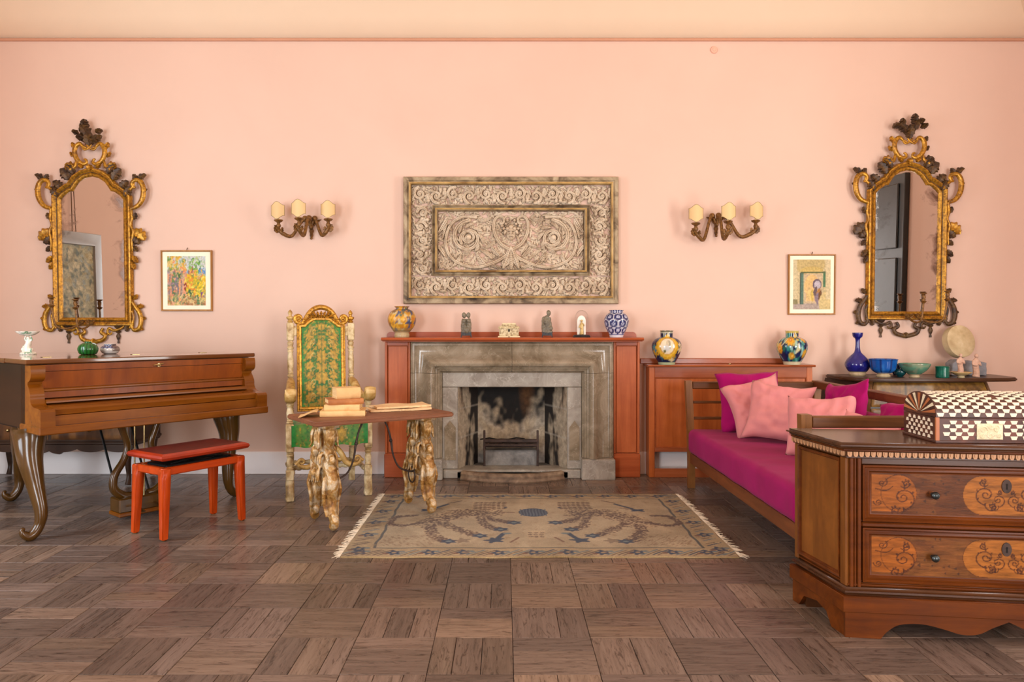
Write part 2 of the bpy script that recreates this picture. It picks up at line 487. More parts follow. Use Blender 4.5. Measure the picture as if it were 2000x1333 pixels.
mb = MB()
mb.box(XL, YB - .016, ZC - .012, XR, YB + .01, ZC + .010, .004)
mb.box(XL, YF - .01, ZC - .012, XR, YF + .016, ZC + .010, .004)
mb.box(XL - .01, YF, ZC - .012, XL + .016, YB, ZC + .010, .004)
mb.box(XR - .016, YF, ZC - .012, XR + .01, YB, ZC + .010, .004)
struct('trim_1', mb, M_cornice)

for nm, (x0, x1) in (('baseboard_back', (XL, -.96)), ('baseboard_back_right', (1.09, XR))):
    mb = MB(); mb.prism([(YB, 0), (YB - .018, 0), (YB - .018, .165), (YB - .012, .18), (YB, .18)], x0, x1, 'x'); struct(nm, mb, M_base)
mb = MB(); mb.prism([(XL, 0), (XL + .018, 0), (XL + .018, .165), (XL + .012, .18), (XL, .18)], YF, YB - .018, 'y')
mb2 = MB(); mb2.v = [(p[0], p[1], p[2]) for p in mb.v]; mb2.f = mb.f; struct('baseboard_left', mb2, M_base)
for nm, (y0, y1) in (('baseboard_right', (4.2, YB - .018)),):
    mb = MB(); mb.prism([(XR, 0), (XR - .018, 0), (XR - .018, .165), (XR - .012, .18), (XR, .18)], y0, y1, 'y'); struct(nm, mb, M_base)

def window_unit(name, plane, pos, a0, a1, z0, z1, mat, cols, rows, sgn):
    root = bpy.data.objects.new(name, None); COL.objects.link(root); root['kind'] = 'structure'
    d0, d1 = pos + sgn * .05, pos + sgn * .11
    def B(mb, aa0, aa1, zz0, zz1, e0=d0, e1=d1):
        lo, hi = min(e0, e1), max(e0, e1)
        if plane == 'x': mb.box(lo, aa0, zz0, hi, aa1, zz1, .006)
        else: mb.box(aa0, lo, zz0, aa1, hi, zz1, .006)
    mb = MB(); w = .07
    B(mb, a0, a0 + w, z0, z1); B(mb, a1 - w, a1, z0, z1); B(mb, a0 + w, a1 - w, z1 - w, z1); B(mb, a0 + w, a1 - w, z0, z0 + w)
    for i in range(1, cols): a = a0 + (a1 - a0) * i / cols; B(mb, a - .025, a + .025, z0 + w, z1 - w)
    for j in range(1, rows): z = z0 + (z1 - z0) * j / rows; B(mb, a0 + w, a1 - w, z - .015, z + .015)
    obj('window_frame', mb, mat, root)
    return root
window_unit('door_1', 'x', XR, *RD, M_dframe, 2, 3, 1)
window_unit('window_1', 'x', XL, *LW, M_grey_frame, 2, 3, -1)
window_unit('fill_opening_a', 'y', YF, *FILL_A, M_grey_frame, 2, 3, -1)  # frames added around the fill lights, out of view
window_unit('fill_opening_b', 'y', YF, *FILL_B, M_grey_frame, 2, 3, -1)
# dark shutter leaves folded back on the right wall beside the door
sh = thing('door_shutter', 'dark green shutter leaf folded back on the side wall, seen only in a mirror', 'shutter', (XR - .003, 3.45, 0))
mb = MB(); mb.box(-.055, 0, .02, 0, .72, 2.75, .006); obj('board', mb, M_dframe, sh)
for z0, z1 in ((.15, .95), (1.05, 1.85), (1.95, 2.65)):
    mb = MB(); mb.box(-.075, .10, z0, -.05, .62, z1, .012); obj('panel', mb, M_dframe, sh)

# ------------------------------------------------------------------ parquet: basket-weave squares of oak fingers
T, TX0, TY0 = .301, .032, 2.536
M_plank, nt, b = new_mat('old_oak_parquet')
a = N(nt, 'ShaderNodeVertexColor', layer_name='Col')
v = coords(nt, (2.2, 34, 1), 'gvec'); f = tex_noise(nt, v, 1.0, 9, .7, .4)
r = ramp(nt, [(.25, (172, 164, 158)), (.5, (222, 216, 212)), (.75, (250, 246, 242))]); nt.links.new(f, r.inputs[0])
v2 = coords(nt, (9, 60, 1), 'gvec'); f2 = tex_noise(nt, v2, 1.0, 5, .7, 1.2)
r2 = ramp(nt, [(.34, (130, 120, 114)), (.48, (255, 255, 255))]); nt.links.new(f2, r2.inputs[0])
c1 = mixc(nt, 1.0, a.outputs['Color'], r.outputs[0], 'MULTIPLY'); c2 = mixc(nt, .75, c1, mixc(nt, 1.0, c1, r2.outputs[0], 'MULTIPLY'))
nt.links.new(c2, b.inputs['Base Color']); bump(nt, b, f2, .35, .003)
rr = ramp(nt, [(.3, (150, 150, 150)), (.7, (112, 112, 112))]); nt.links.new(f, rr.inputs[0]); nt.links.new(rr.outputs[0], b.inputs['Roughness'])
b.inputs['Specular IOR Level'].default_value = .22

mb = MB(); mb.box(XL - .02, YF - .02, -.05, XR + .02, YB + .3, -.014)
floor = struct('floor', mb, M_sub)
PAL = [(130, 113, 102), (136, 118, 105), (122, 107, 98), (142, 124, 110), (126, 111, 103), (132, 116, 106), (118, 103, 95), (136, 119, 108), (148, 128, 112)]
planks = []
for i in range(int((XL - TX0) / T) - 1, int((XR - TX0) / T) + 1):
    for j in range(int((YF - TY0) / T) - 1, int((YB - TY0) / T) + 1):
        x0, y0 = TX0 + i * T, TY0 + j * T
        if x0 > XR or x0 + T < XL or y0 > YB or y0 + T < YF: continue
        horiz = (i + j) % 2 == 0           # fingers run along x
        cuts = rng.choice([(0, .34, .67, 1), (0, .33, .66, 1), (0, .5, 1), (0, .28, .62, 1), (0, .36, .7, 1), (0, .62, 1), (0, .4, .74, 1)])
        tone0 = rng.choice(PAL)
        for c0, c1_ in zip(cuts[:-1], cuts[1:]):
            tone = tone0 if rng.random() < .6 else rng.choice(PAL); k = rng.uniform(.88, 1.1)
            tone = tuple(min(255, t * k) for t in tone)
            g = .0009
            if horiz: R_ = (x0 + g, y0 + c0 * T + g, x0 + T - g, y0 + c1_ * T - g)
            else: R_ = (x0 + c0 * T + g, y0 + g, x0 + c1_ * T - g, y0 + T - g)
            R_ = (max(R_[0], XL), max(R_[1], YF), min(R_[2], XR), min(R_[3], YB))
            if R_[2] - R_[0] < .01 or R_[3] - R_[1] < .01: continue
            if FIRE and False: continue
            planks.append((R_, horiz, tone, rng.uniform(-.0013, .0006), rng.uniform(0, 50)))
def plank_mesh(mb, R_, horiz, tone, dz, off):
    st = len(mb.v)
    mb.box(R_[0], R_[1], -.016, R_[2], R_[3], dz, .0016, col=lin(tone))
    for p in mb.v[st:]:
        mb.g.append((p[0] + off, p[1] + off * .7, off) if horiz else (p[1] + off, p[0] + off * .7, off))
def shown(R_):
    cx, cy = (R_[0] + R_[2]) / 2, (R_[1] + R_[3]) / 2
    if cy < 2.44: return False
    px = VX + FPX * cx / cy
    if px < -30 or px > 2030: return False
    if -.84 < cx < 1.22 and 3.86 < cy < 5.22: return False            # under the rug
    if -.9 < cx < 1.05 and cy > 5.7: return False                     # under the chimney piece
    if cx > 1.37 and cy > 2.95: return False                          # behind the chest of drawers
    return True
vis = sorted([p for p in planks if shown(p[0])], key=lambda p: p[0][1])
near = vis[:298]; nearset = set(id(p) for p in near)
for p in near:
    mb = MB(); plank_mesh(mb, *p); obj('plank', mb, M_plank, floor, recalc=False, smooth=None)
mb = MB()
for p in planks:
    if id(p) not in nearset: plank_mesh(mb, *p)
o = obj('parquet_field', mb, M_plank, floor, recalc=False, smooth=None); o['kind'] = 'stuff'

# small round disc high on the wall
mb = MB(); mb.lathe([(.0001, -.012), (.026, -.012), (.030, -.006), (.030, 0)], 24)
mb.lathe([(.0001, -.016), (.012, -.016), (.015, -.012)], 20)
mb.xf(0, Matrix.Rotation(-PI / 2, 4, 'X') )
o = obj('wall_cover', mb, m_noise('pink_plastic', [(.3, (232, 176, 152)), (.7, (238, 184, 160))], rough=.5), loc=(PX(1395, 6.02), YB - .0, PZ(97, 6.02)))
tag(o, 'small round pink cover plate high on the wall below the cornice', 'cover plate')
# ================================================================== chimney piece
M_mantel = m_wood('red_mahogany', (164, 82, 42), (196, 108, 60), 'z', rough=.38, fine=20, dark=(140, 56, 26), blotch=.3)
M_mantel_x = m_wood('red_mahogany_lengthwise', (148, 68, 34), (182, 94, 52), 'x', rough=.3, fine=20, dark=(136, 54, 26), blotch=.3)
def m_marble(name, stops, scale, vein, rough):
    m, nt, b = new_mat(name); v = coords(nt)
    f = tex_noise(nt, v, scale, 9, .68, 1.2); r = ramp(nt, stops); nt.links.new(f, r.inputs[0])
    vo = N(nt, 'ShaderNodeTexVoronoi', feature='DISTANCE_TO_EDGE'); vo.inputs['Scale'].default_value = 3.2
    mp = N(nt, 'ShaderNodeVectorMath', operation='ADD'); nn = N(nt, 'ShaderNodeTexNoise'); nn.inputs['Scale'].default_value = 5; nn.inputs['Detail'].default_value = 5
    nt.links.new(v, nn.inputs['Vector']); nt.links.new(v, mp.inputs[0]); nt.links.new(nn.outputs['Color'], mp.inputs[1]); nt.links.new(mp.outputs[0], vo.inputs['Vector'])
    rv = ramp(nt, [(.0, (255, 255, 255)), (.018, (0, 0, 0))]); nt.links.new(vo.outputs['Distance'], rv.inputs[0])
    mm = N(nt, 'ShaderNodeMath', operation='MULTIPLY'); nt.links.new(rv.outputs[0], mm.inputs[0]); mm.inputs[1].default_value = .45
    nt.links.new(mixc(nt, mm.outputs[0], r.outputs[0], vein), b.inputs['Base Color'])
    bump(nt, b, f, .12, .006); setb(b, rough); return m
M_bol = m_marble('polished_brown_marble', [(.3, (104, 90, 70)), (.5, (140, 125, 103)), (.7, (166, 152, 131))], 3.2, (184, 172, 150), .16)
M_slab = m_marble('grey_marble', [(.3, (122, 110, 96)), (.5, (152, 143, 130)), (.72, (176, 168, 154))], 4.5, (206, 198, 184), .5)

fp = thing('fireplace', 'brown and grey marble fireplace with rounded moulding and sooty hearth', 'fireplace', (0, 0, 0))
XO0, XO1, XI0, XI1, ZT, ZI, YP = -.745, .868, -.495, .617, 1.088, .838, 5.885
W_ = .25
prof = [(0, -.12), (0, .045), (.012, .052), (.016, .064), (.032, .068), (.036, .056), (.05, .052), (.07, .050), (.095, .060), (.118, .082), (.136, .112), (.152, .134), (.170, .144), (.186, .140), (.198, .124), (.203, .098), (.214, .094), (.219, .076), (.232, .070), (.237, .048), (.25, .036), (.25, -.12)]
def side(path, flip):
    mb = MB(); pr = [((-o if flip else o), h) for (o, h) in prof]; mb.sweep2d(path, pr, closed=False, y0=YP); return mb
xc = PX(1000, 5.8); g = .0012
obj('jamb', side([(XO0, .165), (XO0, ZI - g)], True), M_bol, fp, smooth=40)
obj('jamb', side([(XO1, .165), (XO1, ZI - g)], False), M_bol, fp, smooth=40)
obj('lintel', side([(XO0, ZI + g), (XO0, ZT), (xc - g, ZT)], True), M_bol, fp, smooth=40)
obj('lintel', side([(XO1, ZI + g), (XO1, ZT), (xc + g, ZT)], False), M_bol, fp, smooth=40)
for x0, x1 in ((XO0 - .004, XI0 + .008), (XI1 - .008, XO1 + .004)):
    mb = MB(); mb.box(x0, YP - .135, 0, x1, YP + .12, .163, .006); obj('plinth', mb, M_slab, fp)
for (x0, x1, z0, z1) in ((XI0 + .001, FIRE[0], .07, .722), (FIRE[1], XI1 - .001, .07, .722), (XI0 + .001, XI1 - .001, .724, ZI + .004)):
    mb = MB(); mb.box(x0, YP - .03, z0, x1, YB + .02, z1, .004); obj('slab', mb, M_slab, fp)
# carved lozenge panels let into the side slabs
for x0, x1 in ((XI0 + .018, FIRE[0] - .016), (FIRE[1] + .016, XI1 - .018)):
    mb = MB(); xm = (x0 + x1) / 2
    mb.prism([(x0, .14), (x1, .14), (x1, .40), (xm, .455), (x0, .40)], YP - .036, YP - .028, 'y'); obj('inset', mb, M_bol, fp)
mb = MB(); mb.box(XI0 + .009, YP - .06, 0, XI1 - .009, YP + .14, .068, .006); obj('hearth_curb', mb, M_slab, fp)

# firebox: splayed cheeks, back, dark throat, hearth floor, all stained by soot and ash
cv = Canvas(110, 120, (196, 176, 146)); r2 = random.Random(5)
yy = cv.yy; xx = cv.xx
nz = np.array([[mnoise.noise(Vector((i * .045, j * .05, 0))) + .55 * mnoise.noise(Vector((i * .12, j * .12, 4))) for i in range(110)] for j in range(120)])
h = yy + .22 * nz + .10 * np.cos((xx - .5) * 6.5)
soot = np.clip((h - .40) / .15, 0, 1)[..., None]
tan = np.clip(nz * 1.6 + .3, 0, 1)[..., None]
cv.a = cv.a * (1 - .45 * tan) + np.array(lin((214, 204, 188))) * .45 * tan
cv.a = cv.a * (1 - soot) + np.array(lin((26, 22, 18))) * soot
rust = np.clip(1 - np.hypot((xx - .73) / .13, (yy - .70) / .3), 0, 1)[..., None] ** .7
cv.a = cv.a * (1 - rust * .8) + np.array(lin((122, 80, 38))) * rust * .8
low = np.clip((.16 - yy) / .1, 0, 1)[..., None]; cv.a = cv.a * (1 - low * .6) + np.array(lin((190, 196, 200))) * low * .6
M_soot = m_vcol('sooted_firebrick', rough=.85, var=.3, scale=26, bmp=.4)
BX0, BX1, BY, ZF = -.225, .343, 6.24, .05
def panel(nm, p, q, z0, z1, cvs, n=60, mth=70):
    mb = MB(); mb.grid(n, mth, lambda u, v: (p[0] + (q[0] - p[0]) * u, p[1] + (q[1] - p[1]) * u, z0 + (z1 - z0) * v), lambda u, v: cvs.at(u, v))
    return obj(nm, mb, M_soot, fp, recalc=False)
panel('fire_back', (BX0, BY), (BX1, BY), ZF, .95, cv)
cs = Canvas(60, 120, (188, 170, 144)); nz2 = np.array([[mnoise.noise(Vector((i * .06, j * .035, 9))) + .5 * mnoise.noise(Vector((i * .16, j * .1, 3))) for i in range(60)] for j in range(120)])
s = np.clip((cs.xx * 1.0 + .55 * nz2 + .25 * (cs.yy - .5) - .42) / .2, 0, 1)[..., None]
cs.a = cs.a * (1 - .5 * np.clip(nz2 * 1.5, 0, 1)[..., None]) + np.array(lin((150, 112, 76))) * .5 * np.clip(nz2 * 1.5, 0, 1)[..., None]
cs.a = cs.a * (1 - s) + np.array(lin((40, 32, 26))) * s
jn = [.28, .55, .8]
for q in jn: cs.rect(0, q, 1, q + .012, (206, 196, 178), .7)
panel('fire_cheek', (FIRE[0] + .001, YP - .02), (BX0, BY), ZF, .95, cs, 40)
panel('fire_cheek', (FIRE[1] - .001, YP - .02), (BX1, BY), ZF, .95, cs, 40)
M_black = m_noise('black_soot', [(.3, (14, 12, 10)), (.7, (34, 28, 22))], scale=9, rough=.95)
M_ash = m_noise('pale_ash', [(.3, (92, 90, 88)), (.55, (136, 134, 130)), (.75, (168, 164, 156))], scale=9, rough=.95, bmp=.4)
mb = MB(); mb.prism([(FIRE[0], YP - .02), (FIRE[1], YP - .02), (BX1 + .02, BY + .02), (BX0 - .02, BY + .02)], .95, .97); obj('throat', mb, M_black, fp)
mb = MB(); mb.prism([(FIRE[0], YP - .06), (FIRE[1], YP - .06), (BX1 + .02, BY + .02), (BX0 - .02, BY + .02)], 0, ZF); obj('hearth_floor', mb, M_ash, fp)
# low stone step inside the hearth
mb = MB(); mb.box(-.17, 6.04, ZF, .28, 6.2, .185, .015); obj('ash_step', mb, M_ash, fp)

M_iron = m_noise('rusted_iron', [(.3, (48, 38, 34)), (.7, (84, 66, 58))], scale=20, rough=.6, metal=.5)
gr = thing('fire_grate', 'low rusted iron fire grate with two uprights inside the sooty hearth', 'grate', (0, 5.99, ZF))
gx0, gx1 = PX(946, 5.99), PX(1050, 5.99)
for x in (gx0, gx1):
    for y in (0, .13):
        mb = MB(); mb.box(x - .009, y - .009, 0, x + .009, y + .009, .31 if y == 0 else .2, .003); obj('leg', mb, M_iron, gr)
for z, t in ((.225, .013), (.19, .009)):
    mb = MB(); mb.box(gx0, -.012, z - t, gx1, .012, z + t, .004); obj('front_bar', mb, M_iron, gr)
mb = MB(); mb.box(gx0, .118, .15, gx1, .142, .19, .004); obj('rear_bar', mb, M_iron, gr)
for i in range(7):
    x = gx0 + (gx1 - gx0) * (i + .5) / 7; mb = MB(); mb.box(x - .006, .0, .175, x + .006, .14, .187, .002); obj('grid_bar', mb, M_iron, gr)
tw = MB()
for i in range(5):
    x = gx0 + .03 + (gx1 - gx0 - .06) * r2.random(); a = r2.uniform(-.5, .5)
    L = r2.uniform(.08, .16); y = r2.uniform(.02, .11); z = .215 + r2.uniform(0, .03)
    tw = MB(); tw.tube([(x - L / 2 * math.cos(a), y, z), (x, y + r2.uniform(-.01, .01), z + .012), (x + L / 2 * math.cos(a), y, z + L * .2 * math.sin(a))], [.006, .007, .004], 6)
    t_ = obj('charred_twig', tw, M_black, loc=(0, 5.99, ZF - .018)); tag(t_, 'charred twig lying on the iron fire grate in the hearth', 'twig', 'charred twigs on the fire grate')
# bowed hearth fender
M_fend = m_noise('worn_stone_fender', [(.3, (62, 46, 34)), (.5, (120, 96, 74)), (.72, (168, 148, 122))], scale=7, rough=.6, bmp=.3)
pts = []
for i in range(25):
    t = i / 24 * 2 - 1
    pts.append((PX(1001, 5.7) + t * .39, 5.795 - .135 * (1 - t * t)))
mb = MB()
vs = []; pr = [(.03, 0), (-.035, 0), (-.04, .012), (-.03, .03), (-.032, .05), (-.018, .068), (.01, .07), (.03, .058)]
for i, (x, y) in enumerate(pts):
    d = Vector(pts[min(i + 1, 24)]) - Vector(pts[max(i - 1, 0)]); d.normalize(); n_ = Vector((-d.y, d.x))
    for (o_, z_) in pr: vs.append((x + n_.x * o_, y + n_.y * o_, z_))
m_ = len(pr); fs = [(i * m_ + k, i * m_ + (k + 1) % m_, (i + 1) * m_ + (k + 1) % m_, (i + 1) * m_ + k) for i in range(24) for k in range(m_)]
fs += [tuple(range(m_)), tuple(24 * m_ + k for k in range(m_))[::-1]]
mb.add(vs, fs); tag(obj('hearth_fender', mb, M_fend, smooth=30), 'bowed worn stone fender on the floor before the hearth opening', 'fender')

# red wooden mantel around the marble
mt = thing('mantelpiece', 'red wooden mantelpiece with panelled pilasters framing the marble fireplace', 'mantelpiece', (0, 0, 0))
ZS = 1.121
mb = MB(); mb.prism([(YB, ZS - .024), (5.73, ZS - .024), (5.722, ZS - .018), (5.72, ZS - .010), (5.725, ZS - .003), (5.735, ZS), (YB, ZS)], PX(745, 5.74), PX(1257, 5.74), 'x'); obj('shelf', mb, M_mantel_x, mt)
u0, u1 = PX(755, 6.0), PX(1243, 6.0)
mb = MB(); up = [(u0, ZS)] + [(u0 + .03 - .03 * math.cos(t), ZS + .012 + .03 * math.sin(t)) for t in np.linspace(0, PI / 2, 6)] + [(u1 - .03 + .03 * math.sin(t), ZS + .012 + .03 * math.cos(t)) for t in np.linspace(0, PI / 2, 6)] + [(u1, ZS)]
mb.prism(up, YB - .022, YB, 'y'); obj('upstand', mb, M_mantel_x, mt)
mb = MB(); mb.box(PX(751, 5.86), 5.75, 1.088, PX(1250, 5.86), YB, ZS - .0245, .002); obj('frieze', mb, M_mantel_x, mt)
for xa, xb in ((PX(751.5, 5.87), XO0 - .006), (XO1 + .006, PX(1249.5, 5.87))):
    mb = MB(); mb.box(xa, 5.895, 0, xb, YB, 1.085, .003); obj('pilaster', mb, M_mantel, mt)
    for x0, x1 in ((xa, xa + .018), (xb - .018, xb)):
        mb = MB(); mb.box(x0, 5.872, .19, x1, 5.896, 1.085, .003); obj('stile', mb, M_mantel, mt)
    mb = MB(); mb.box(xa + .018, 5.872, 1.055, xb - .018, 5.896, 1.085, .003); obj('top_rail', mb, M_mantel_x, mt)
    mb = MB(); mb.box(xa + .024, 5.882, .195, xb - .024, 5.897, 1.05, .004); obj('panel', mb, M_mantel, mt)
    mb = MB(); mb.box(xa - .004, 5.862, 0, xb + .004, 5.897, .188, .005); obj('base_block', mb, M_mantel_x, mt)

# ================================================================== carved relief over the mantel
class Relief:
    def __init__(s, x0, x1, z0, z1, res):
        s.x0, s.z0, s.res = x0, z0, res
        s.nx, s.nz = int(round((x1 - x0) / res)) + 1, int(round((z1 - z0) / res)) + 1
        s.H = np.zeros((s.nz, s.nx))
    def disc(s, x, z, r, h, sub=False):
        i0, i1 = max(0, int((x - r - s.x0) / s.res)), min(s.nx, int((x + r - s.x0) / s.res) + 2)
        j0, j1 = max(0, int((z - r - s.z0) / s.res)), min(s.nz, int((z + r - s.z0) / s.res) + 2)
        if i1 <= i0 or j1 <= j0: return
        X = s.x0 + np.arange(i0, i1) * s.res - x; Z = s.z0 + np.arange(j0, j1) * s.res - z
        q = 1 - (X[None, :] ** 2 + Z[:, None] ** 2) / (r * r)
        v = np.sqrt(np.clip(q, 0, 1)) * h
        W = s.H[j0:j1, i0:i1]
        if sub: W -= np.minimum(W * .75, v)
        else: np.maximum(W, v, out=W)
    def path(s, pts, r0, r1, h, sub=False, h1=None):
        n = len(pts); L = sum(math.dist(a, b) for a, b in zip(pts[:-1], pts[1:])); step = min(r0, r1) * .35 + .0008
        d = 0.0
        for a, b in zip(pts[:-1], pts[1:]):
            seg = math.dist(a, b); k = max(1, int(seg / step))
            for i in range(k):
                t = i / k; w = (d + seg * t) / max(L, 1e-6)
                if sub:
                    # shallow carve as single pass
                    s.groove.append((a[0] + (b[0] - a[0]) * t, a[1] + (b[1] - a[1]) * t, r0 + (r1 - r0) * w, h))
                else:
                    s.disc(a[0] + (b[0] - a[0]) * t, a[1] + (b[1] - a[1]) * t, r0 + (r1 - r0) * w, h + ((h1 if h1 is not None else h) - h) * w)
            d += seg
    groove = []
    def carve(s, pts, r, depth):
        G = np.zeros_like(s.H); H0 = s.H; s.H = G; s.path(pts, r, r, depth); s.H = H0; s.H -= np.minimum(G, s.H * .6)
    def spiral(s, cx, cz, R, r, turns, a0, sgn, r0, r1, h, groove=True):
        p = [(q[0], q[2]) for q in spiral_pts(cx, cz, R, r, turns, a0, sgn)]
        s.path(p, r0, r1, h)
        if groove: s.carve(p, r0 * .22, h * .3)
        return p
    def leaf(s, x, z, a, L, W, h, lobes=4, curl=.6):
        n = lobes * 2 + 1
        for i in range(n):
            t = (i + .3) / n; aa = a + curl * t
            px, pz = x + L * t * math.cos(a + curl * t * .5), z + L * t * math.sin(a + curl * t * .5)
            w = W * math.sin(PI * min(.95, t * .8 + .18))
            for sg in (-1, 1):
                b = aa + sg * .85
                s.path([(px, pz), (px + w * .6 * math.cos(b), pz + w * .6 * math.sin(b)), (px + w * math.cos(b - sg * .5), pz + w * math.sin(b - sg * .5))], W * .26, W * .10, h * .85, h1=h * .5)
        e = (x + L * math.cos(a + curl * .5), z + L * math.sin(a + curl * .5))
        s.path([(x, z), ((x + e[0]) / 2, (z + e[1]) / 2), e], W * .22, W * .10, h)
    def fill(s, cover, L, W, seed):
        """small leaves between the scrolls until most of the ground is carved"""
        rr = random.Random(seed); n = 0
        while (s.H > .004).mean() < cover and n < 1500:
            n += 1; i, j = rr.randrange(s.nx), rr.randrange(s.nz)
            if s.H[j, i] < .004: s.leaf(s.x0 + i * s.res, s.z0 + j * s.res, rr.uniform(0, 6.3), L * rr.uniform(.6, 1.1), W * rr.uniform(.6, 1.1), rr.uniform(.010, .019), 3, rr.uniform(-1.2, 1.2))
    def mesh(s, name, thr=.0012):
        rr = np.random.RandomState(3)
        H = s.H; keep = H > thr
        quad = keep[:-1, :-1] | keep[1:, :-1] | keep[:-1, 1:] | keep[1:, 1:]
        idx = -np.ones(H.shape, int)
        used = np.zeros(H.shape, bool); used[:-1, :-1] |= quad; used[1:, :-1] |= quad; used[:-1, 1:] |= quad; used[1:, 1:] |= quad
        idx[used] = np.arange(used.sum())
        jj, ii = np.nonzero(used)
        V = np.stack([s.x0 + ii * s.res, -H[jj, ii], s.z0 + jj * s.res], 1)
        qj, qi = np.nonzero(quad)
        F = np.stack([idx[qj, qi], idx[qj, qi + 1], idx[qj + 1, qi + 1], idx[qj + 1, qi]], 1)
        me = bpy.data.meshes.new(name); me.from_pydata(V.tolist(), [], F.tolist())
        me.polygons.foreach_set('use_smooth', [True] * len(me.polygons)); return me

KP = .00417                                     # metres per photo pixel on the back wall
PC = (998.0, 469.5)
def q(px, py): return ((px - PC[0]) * KP, (PC[1] - py) * KP)
m, nt, b = new_mat('weathered_wood_shaded_hollows'); v = coords(nt)
f = tex_noise(nt, v, 9, 8, .65, .8); f2 = tex_noise(nt, v, 60, 5, .6)
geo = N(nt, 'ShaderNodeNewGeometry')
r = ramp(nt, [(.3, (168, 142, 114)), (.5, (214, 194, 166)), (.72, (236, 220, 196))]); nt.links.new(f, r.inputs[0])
rp = ramp(nt, [(.40, (96, 70, 50)), (.52, (255, 255, 255))]); nt.links.new(geo.outputs['Pointiness'], rp.inputs[0])  # hollows darkened: deeper carving shade put into the wood colour
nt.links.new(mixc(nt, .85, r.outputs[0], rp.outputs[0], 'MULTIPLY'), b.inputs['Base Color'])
bump(nt, b, f2, .35, .004); setb(b, .8); M_carv = m
M_cfr = m_noise('worn_gilt_moulding', [(.28, (50, 36, 24)), (.40, (112, 92, 66)), (.55, (164, 144, 112)), (.75, (196, 180, 148))], scale=5, rough=.6, bmp=.35, bscale=30, sc=(1, 1, 1), dist=1.5)
M_cfr2 = m_noise('worn_gilt_bead', [(.3, (122, 88, 46)), (.55, (196, 160, 96)), (.75, (214, 184, 124))], scale=8, rough=.5, bmp=.3, bscale=40)
cp = thing('carved_panel', 'large weathered carved wooden panel of scrolls around a mask, hung over the mantel', 'carving', (PX(998, 5.98), YB - .001, PZ(469.5, 5.98)))
ox, oz = 421 * KP / 2, 249 * KP / 2
R4 = lambda a, c: [(-a, -c), (a, -c), (a, c), (-a, c)]
mb = MB(); mb.sweep2d(R4(ox, oz), [(0, 0), (0, .045), (.006, .055), (.03, .058), (.036, .05), (.042, .05), (.046, .058), (.054, .06), (.06, .05), (.062, .012), (.062, 0)]); obj('outer_moulding', mb, M_cfr, cp)
mb = MB(); mb.sweep2d(R4(ox - .047, oz - .047), [(0, .05), (.0, .066), (.006, .071), (.012, .068), (.017, .05)]); obj('gilt_bead', mb, M_cfr2, cp)
ix, iz = 310 * KP / 2, 139 * KP / 2
mb = MB(); mb.sweep2d(R4(ix, iz), [(0, 0), (0, .045), (.007, .05), (.012, .04), (.020, .032), (.026, .034), (.03, .058), (.038, .064), (.046, .058), (.050, .03), (.050, 0)]); obj('inner_moulding', mb, M_cfr, cp)
mb = MB(); mb.sweep2d(R4(ix - .030, iz - .030), [(0, .052), (0, .066), (.006, .072), (.012, .066), (.012, .05)]); obj('gilt_bead', mb, M_cfr2, cp)
# border scrollwork: four strips
r3 = random.Random(2)
bx, bz = ox - .062, oz - .062
def strip(nm, x0, x1, z0, z1, horiz, ncell):
    R = Relief(x0, x1, z0, z1, .0036)
    mid = ((z0 + z1) / 2 if horiz else (x0 + x1) / 2); a0_, a1_ = (x0, x1) if horiz else (z0, z1)
    wd = (z1 - z0) if horiz else (x1 - x0); L = (a1_ - a0_) / ncell
    P = (lambda a, c: (a, c)) if horiz else (lambda a, c: (c, a))
    for k in range(ncell):
        ca = a0_ + (k + .5) * L; sg = 1 if k % 2 == 0 else -1
        mir = 1 if k < ncell / 2 else -1
        cc = mid + sg * wd * .06
        cx, cz = P(ca, cc)
        st = r3.uniform(-.3, .3)
        R.spiral(cx, cz, L * .43, L * .07, 1.55, (PI / 2 * sg) + st + (0 if horiz else PI / 2), mir * sg, .0150, .0105, .036)
        R.disc(cx, cz, L * .11, .042)
        for t in range(5):
            an = st + t * 2 * PI / 5 + .5
            R.leaf(cx + L * .30 * math.cos(an), cz + L * .30 * math.sin(an), an + .5 * mir, L * .34, L * .17, .034, 2, .9 * mir)
        ex, ez = P(ca + L / 2, mid - sg * wd * .30); fx, fz = P(ca - L / 2, mid + sg * wd * .32)
        R.disc(ex, ez, wd * .11, .034); 
        an = (PI / 2 if horiz else 0) + (0 if sg > 0 else PI)
        R.leaf(ex, ez, an, wd * .36, wd * .20, .032, 3, .4 * mir); R.leaf(fx, fz, an + PI, wd * .32, wd * .18, .03, 3, -.4 * mir)
    R.fill(.76, .042, .014, 5)
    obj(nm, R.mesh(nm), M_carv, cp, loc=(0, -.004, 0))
ins = .004
strip('carved_border', -bx + ins, bx - ins, iz + ins, bz - ins, True, 12)
strip('carved_border', -bx + ins, bx - ins, -bz + ins, -iz - ins, True, 12)
strip('carved_border', -bx + ins, -ix - ins, -iz + ins, iz - ins, False, 5)
strip('carved_border', ix + ins, bx - ins, -iz + ins, iz - ins, False, 5)
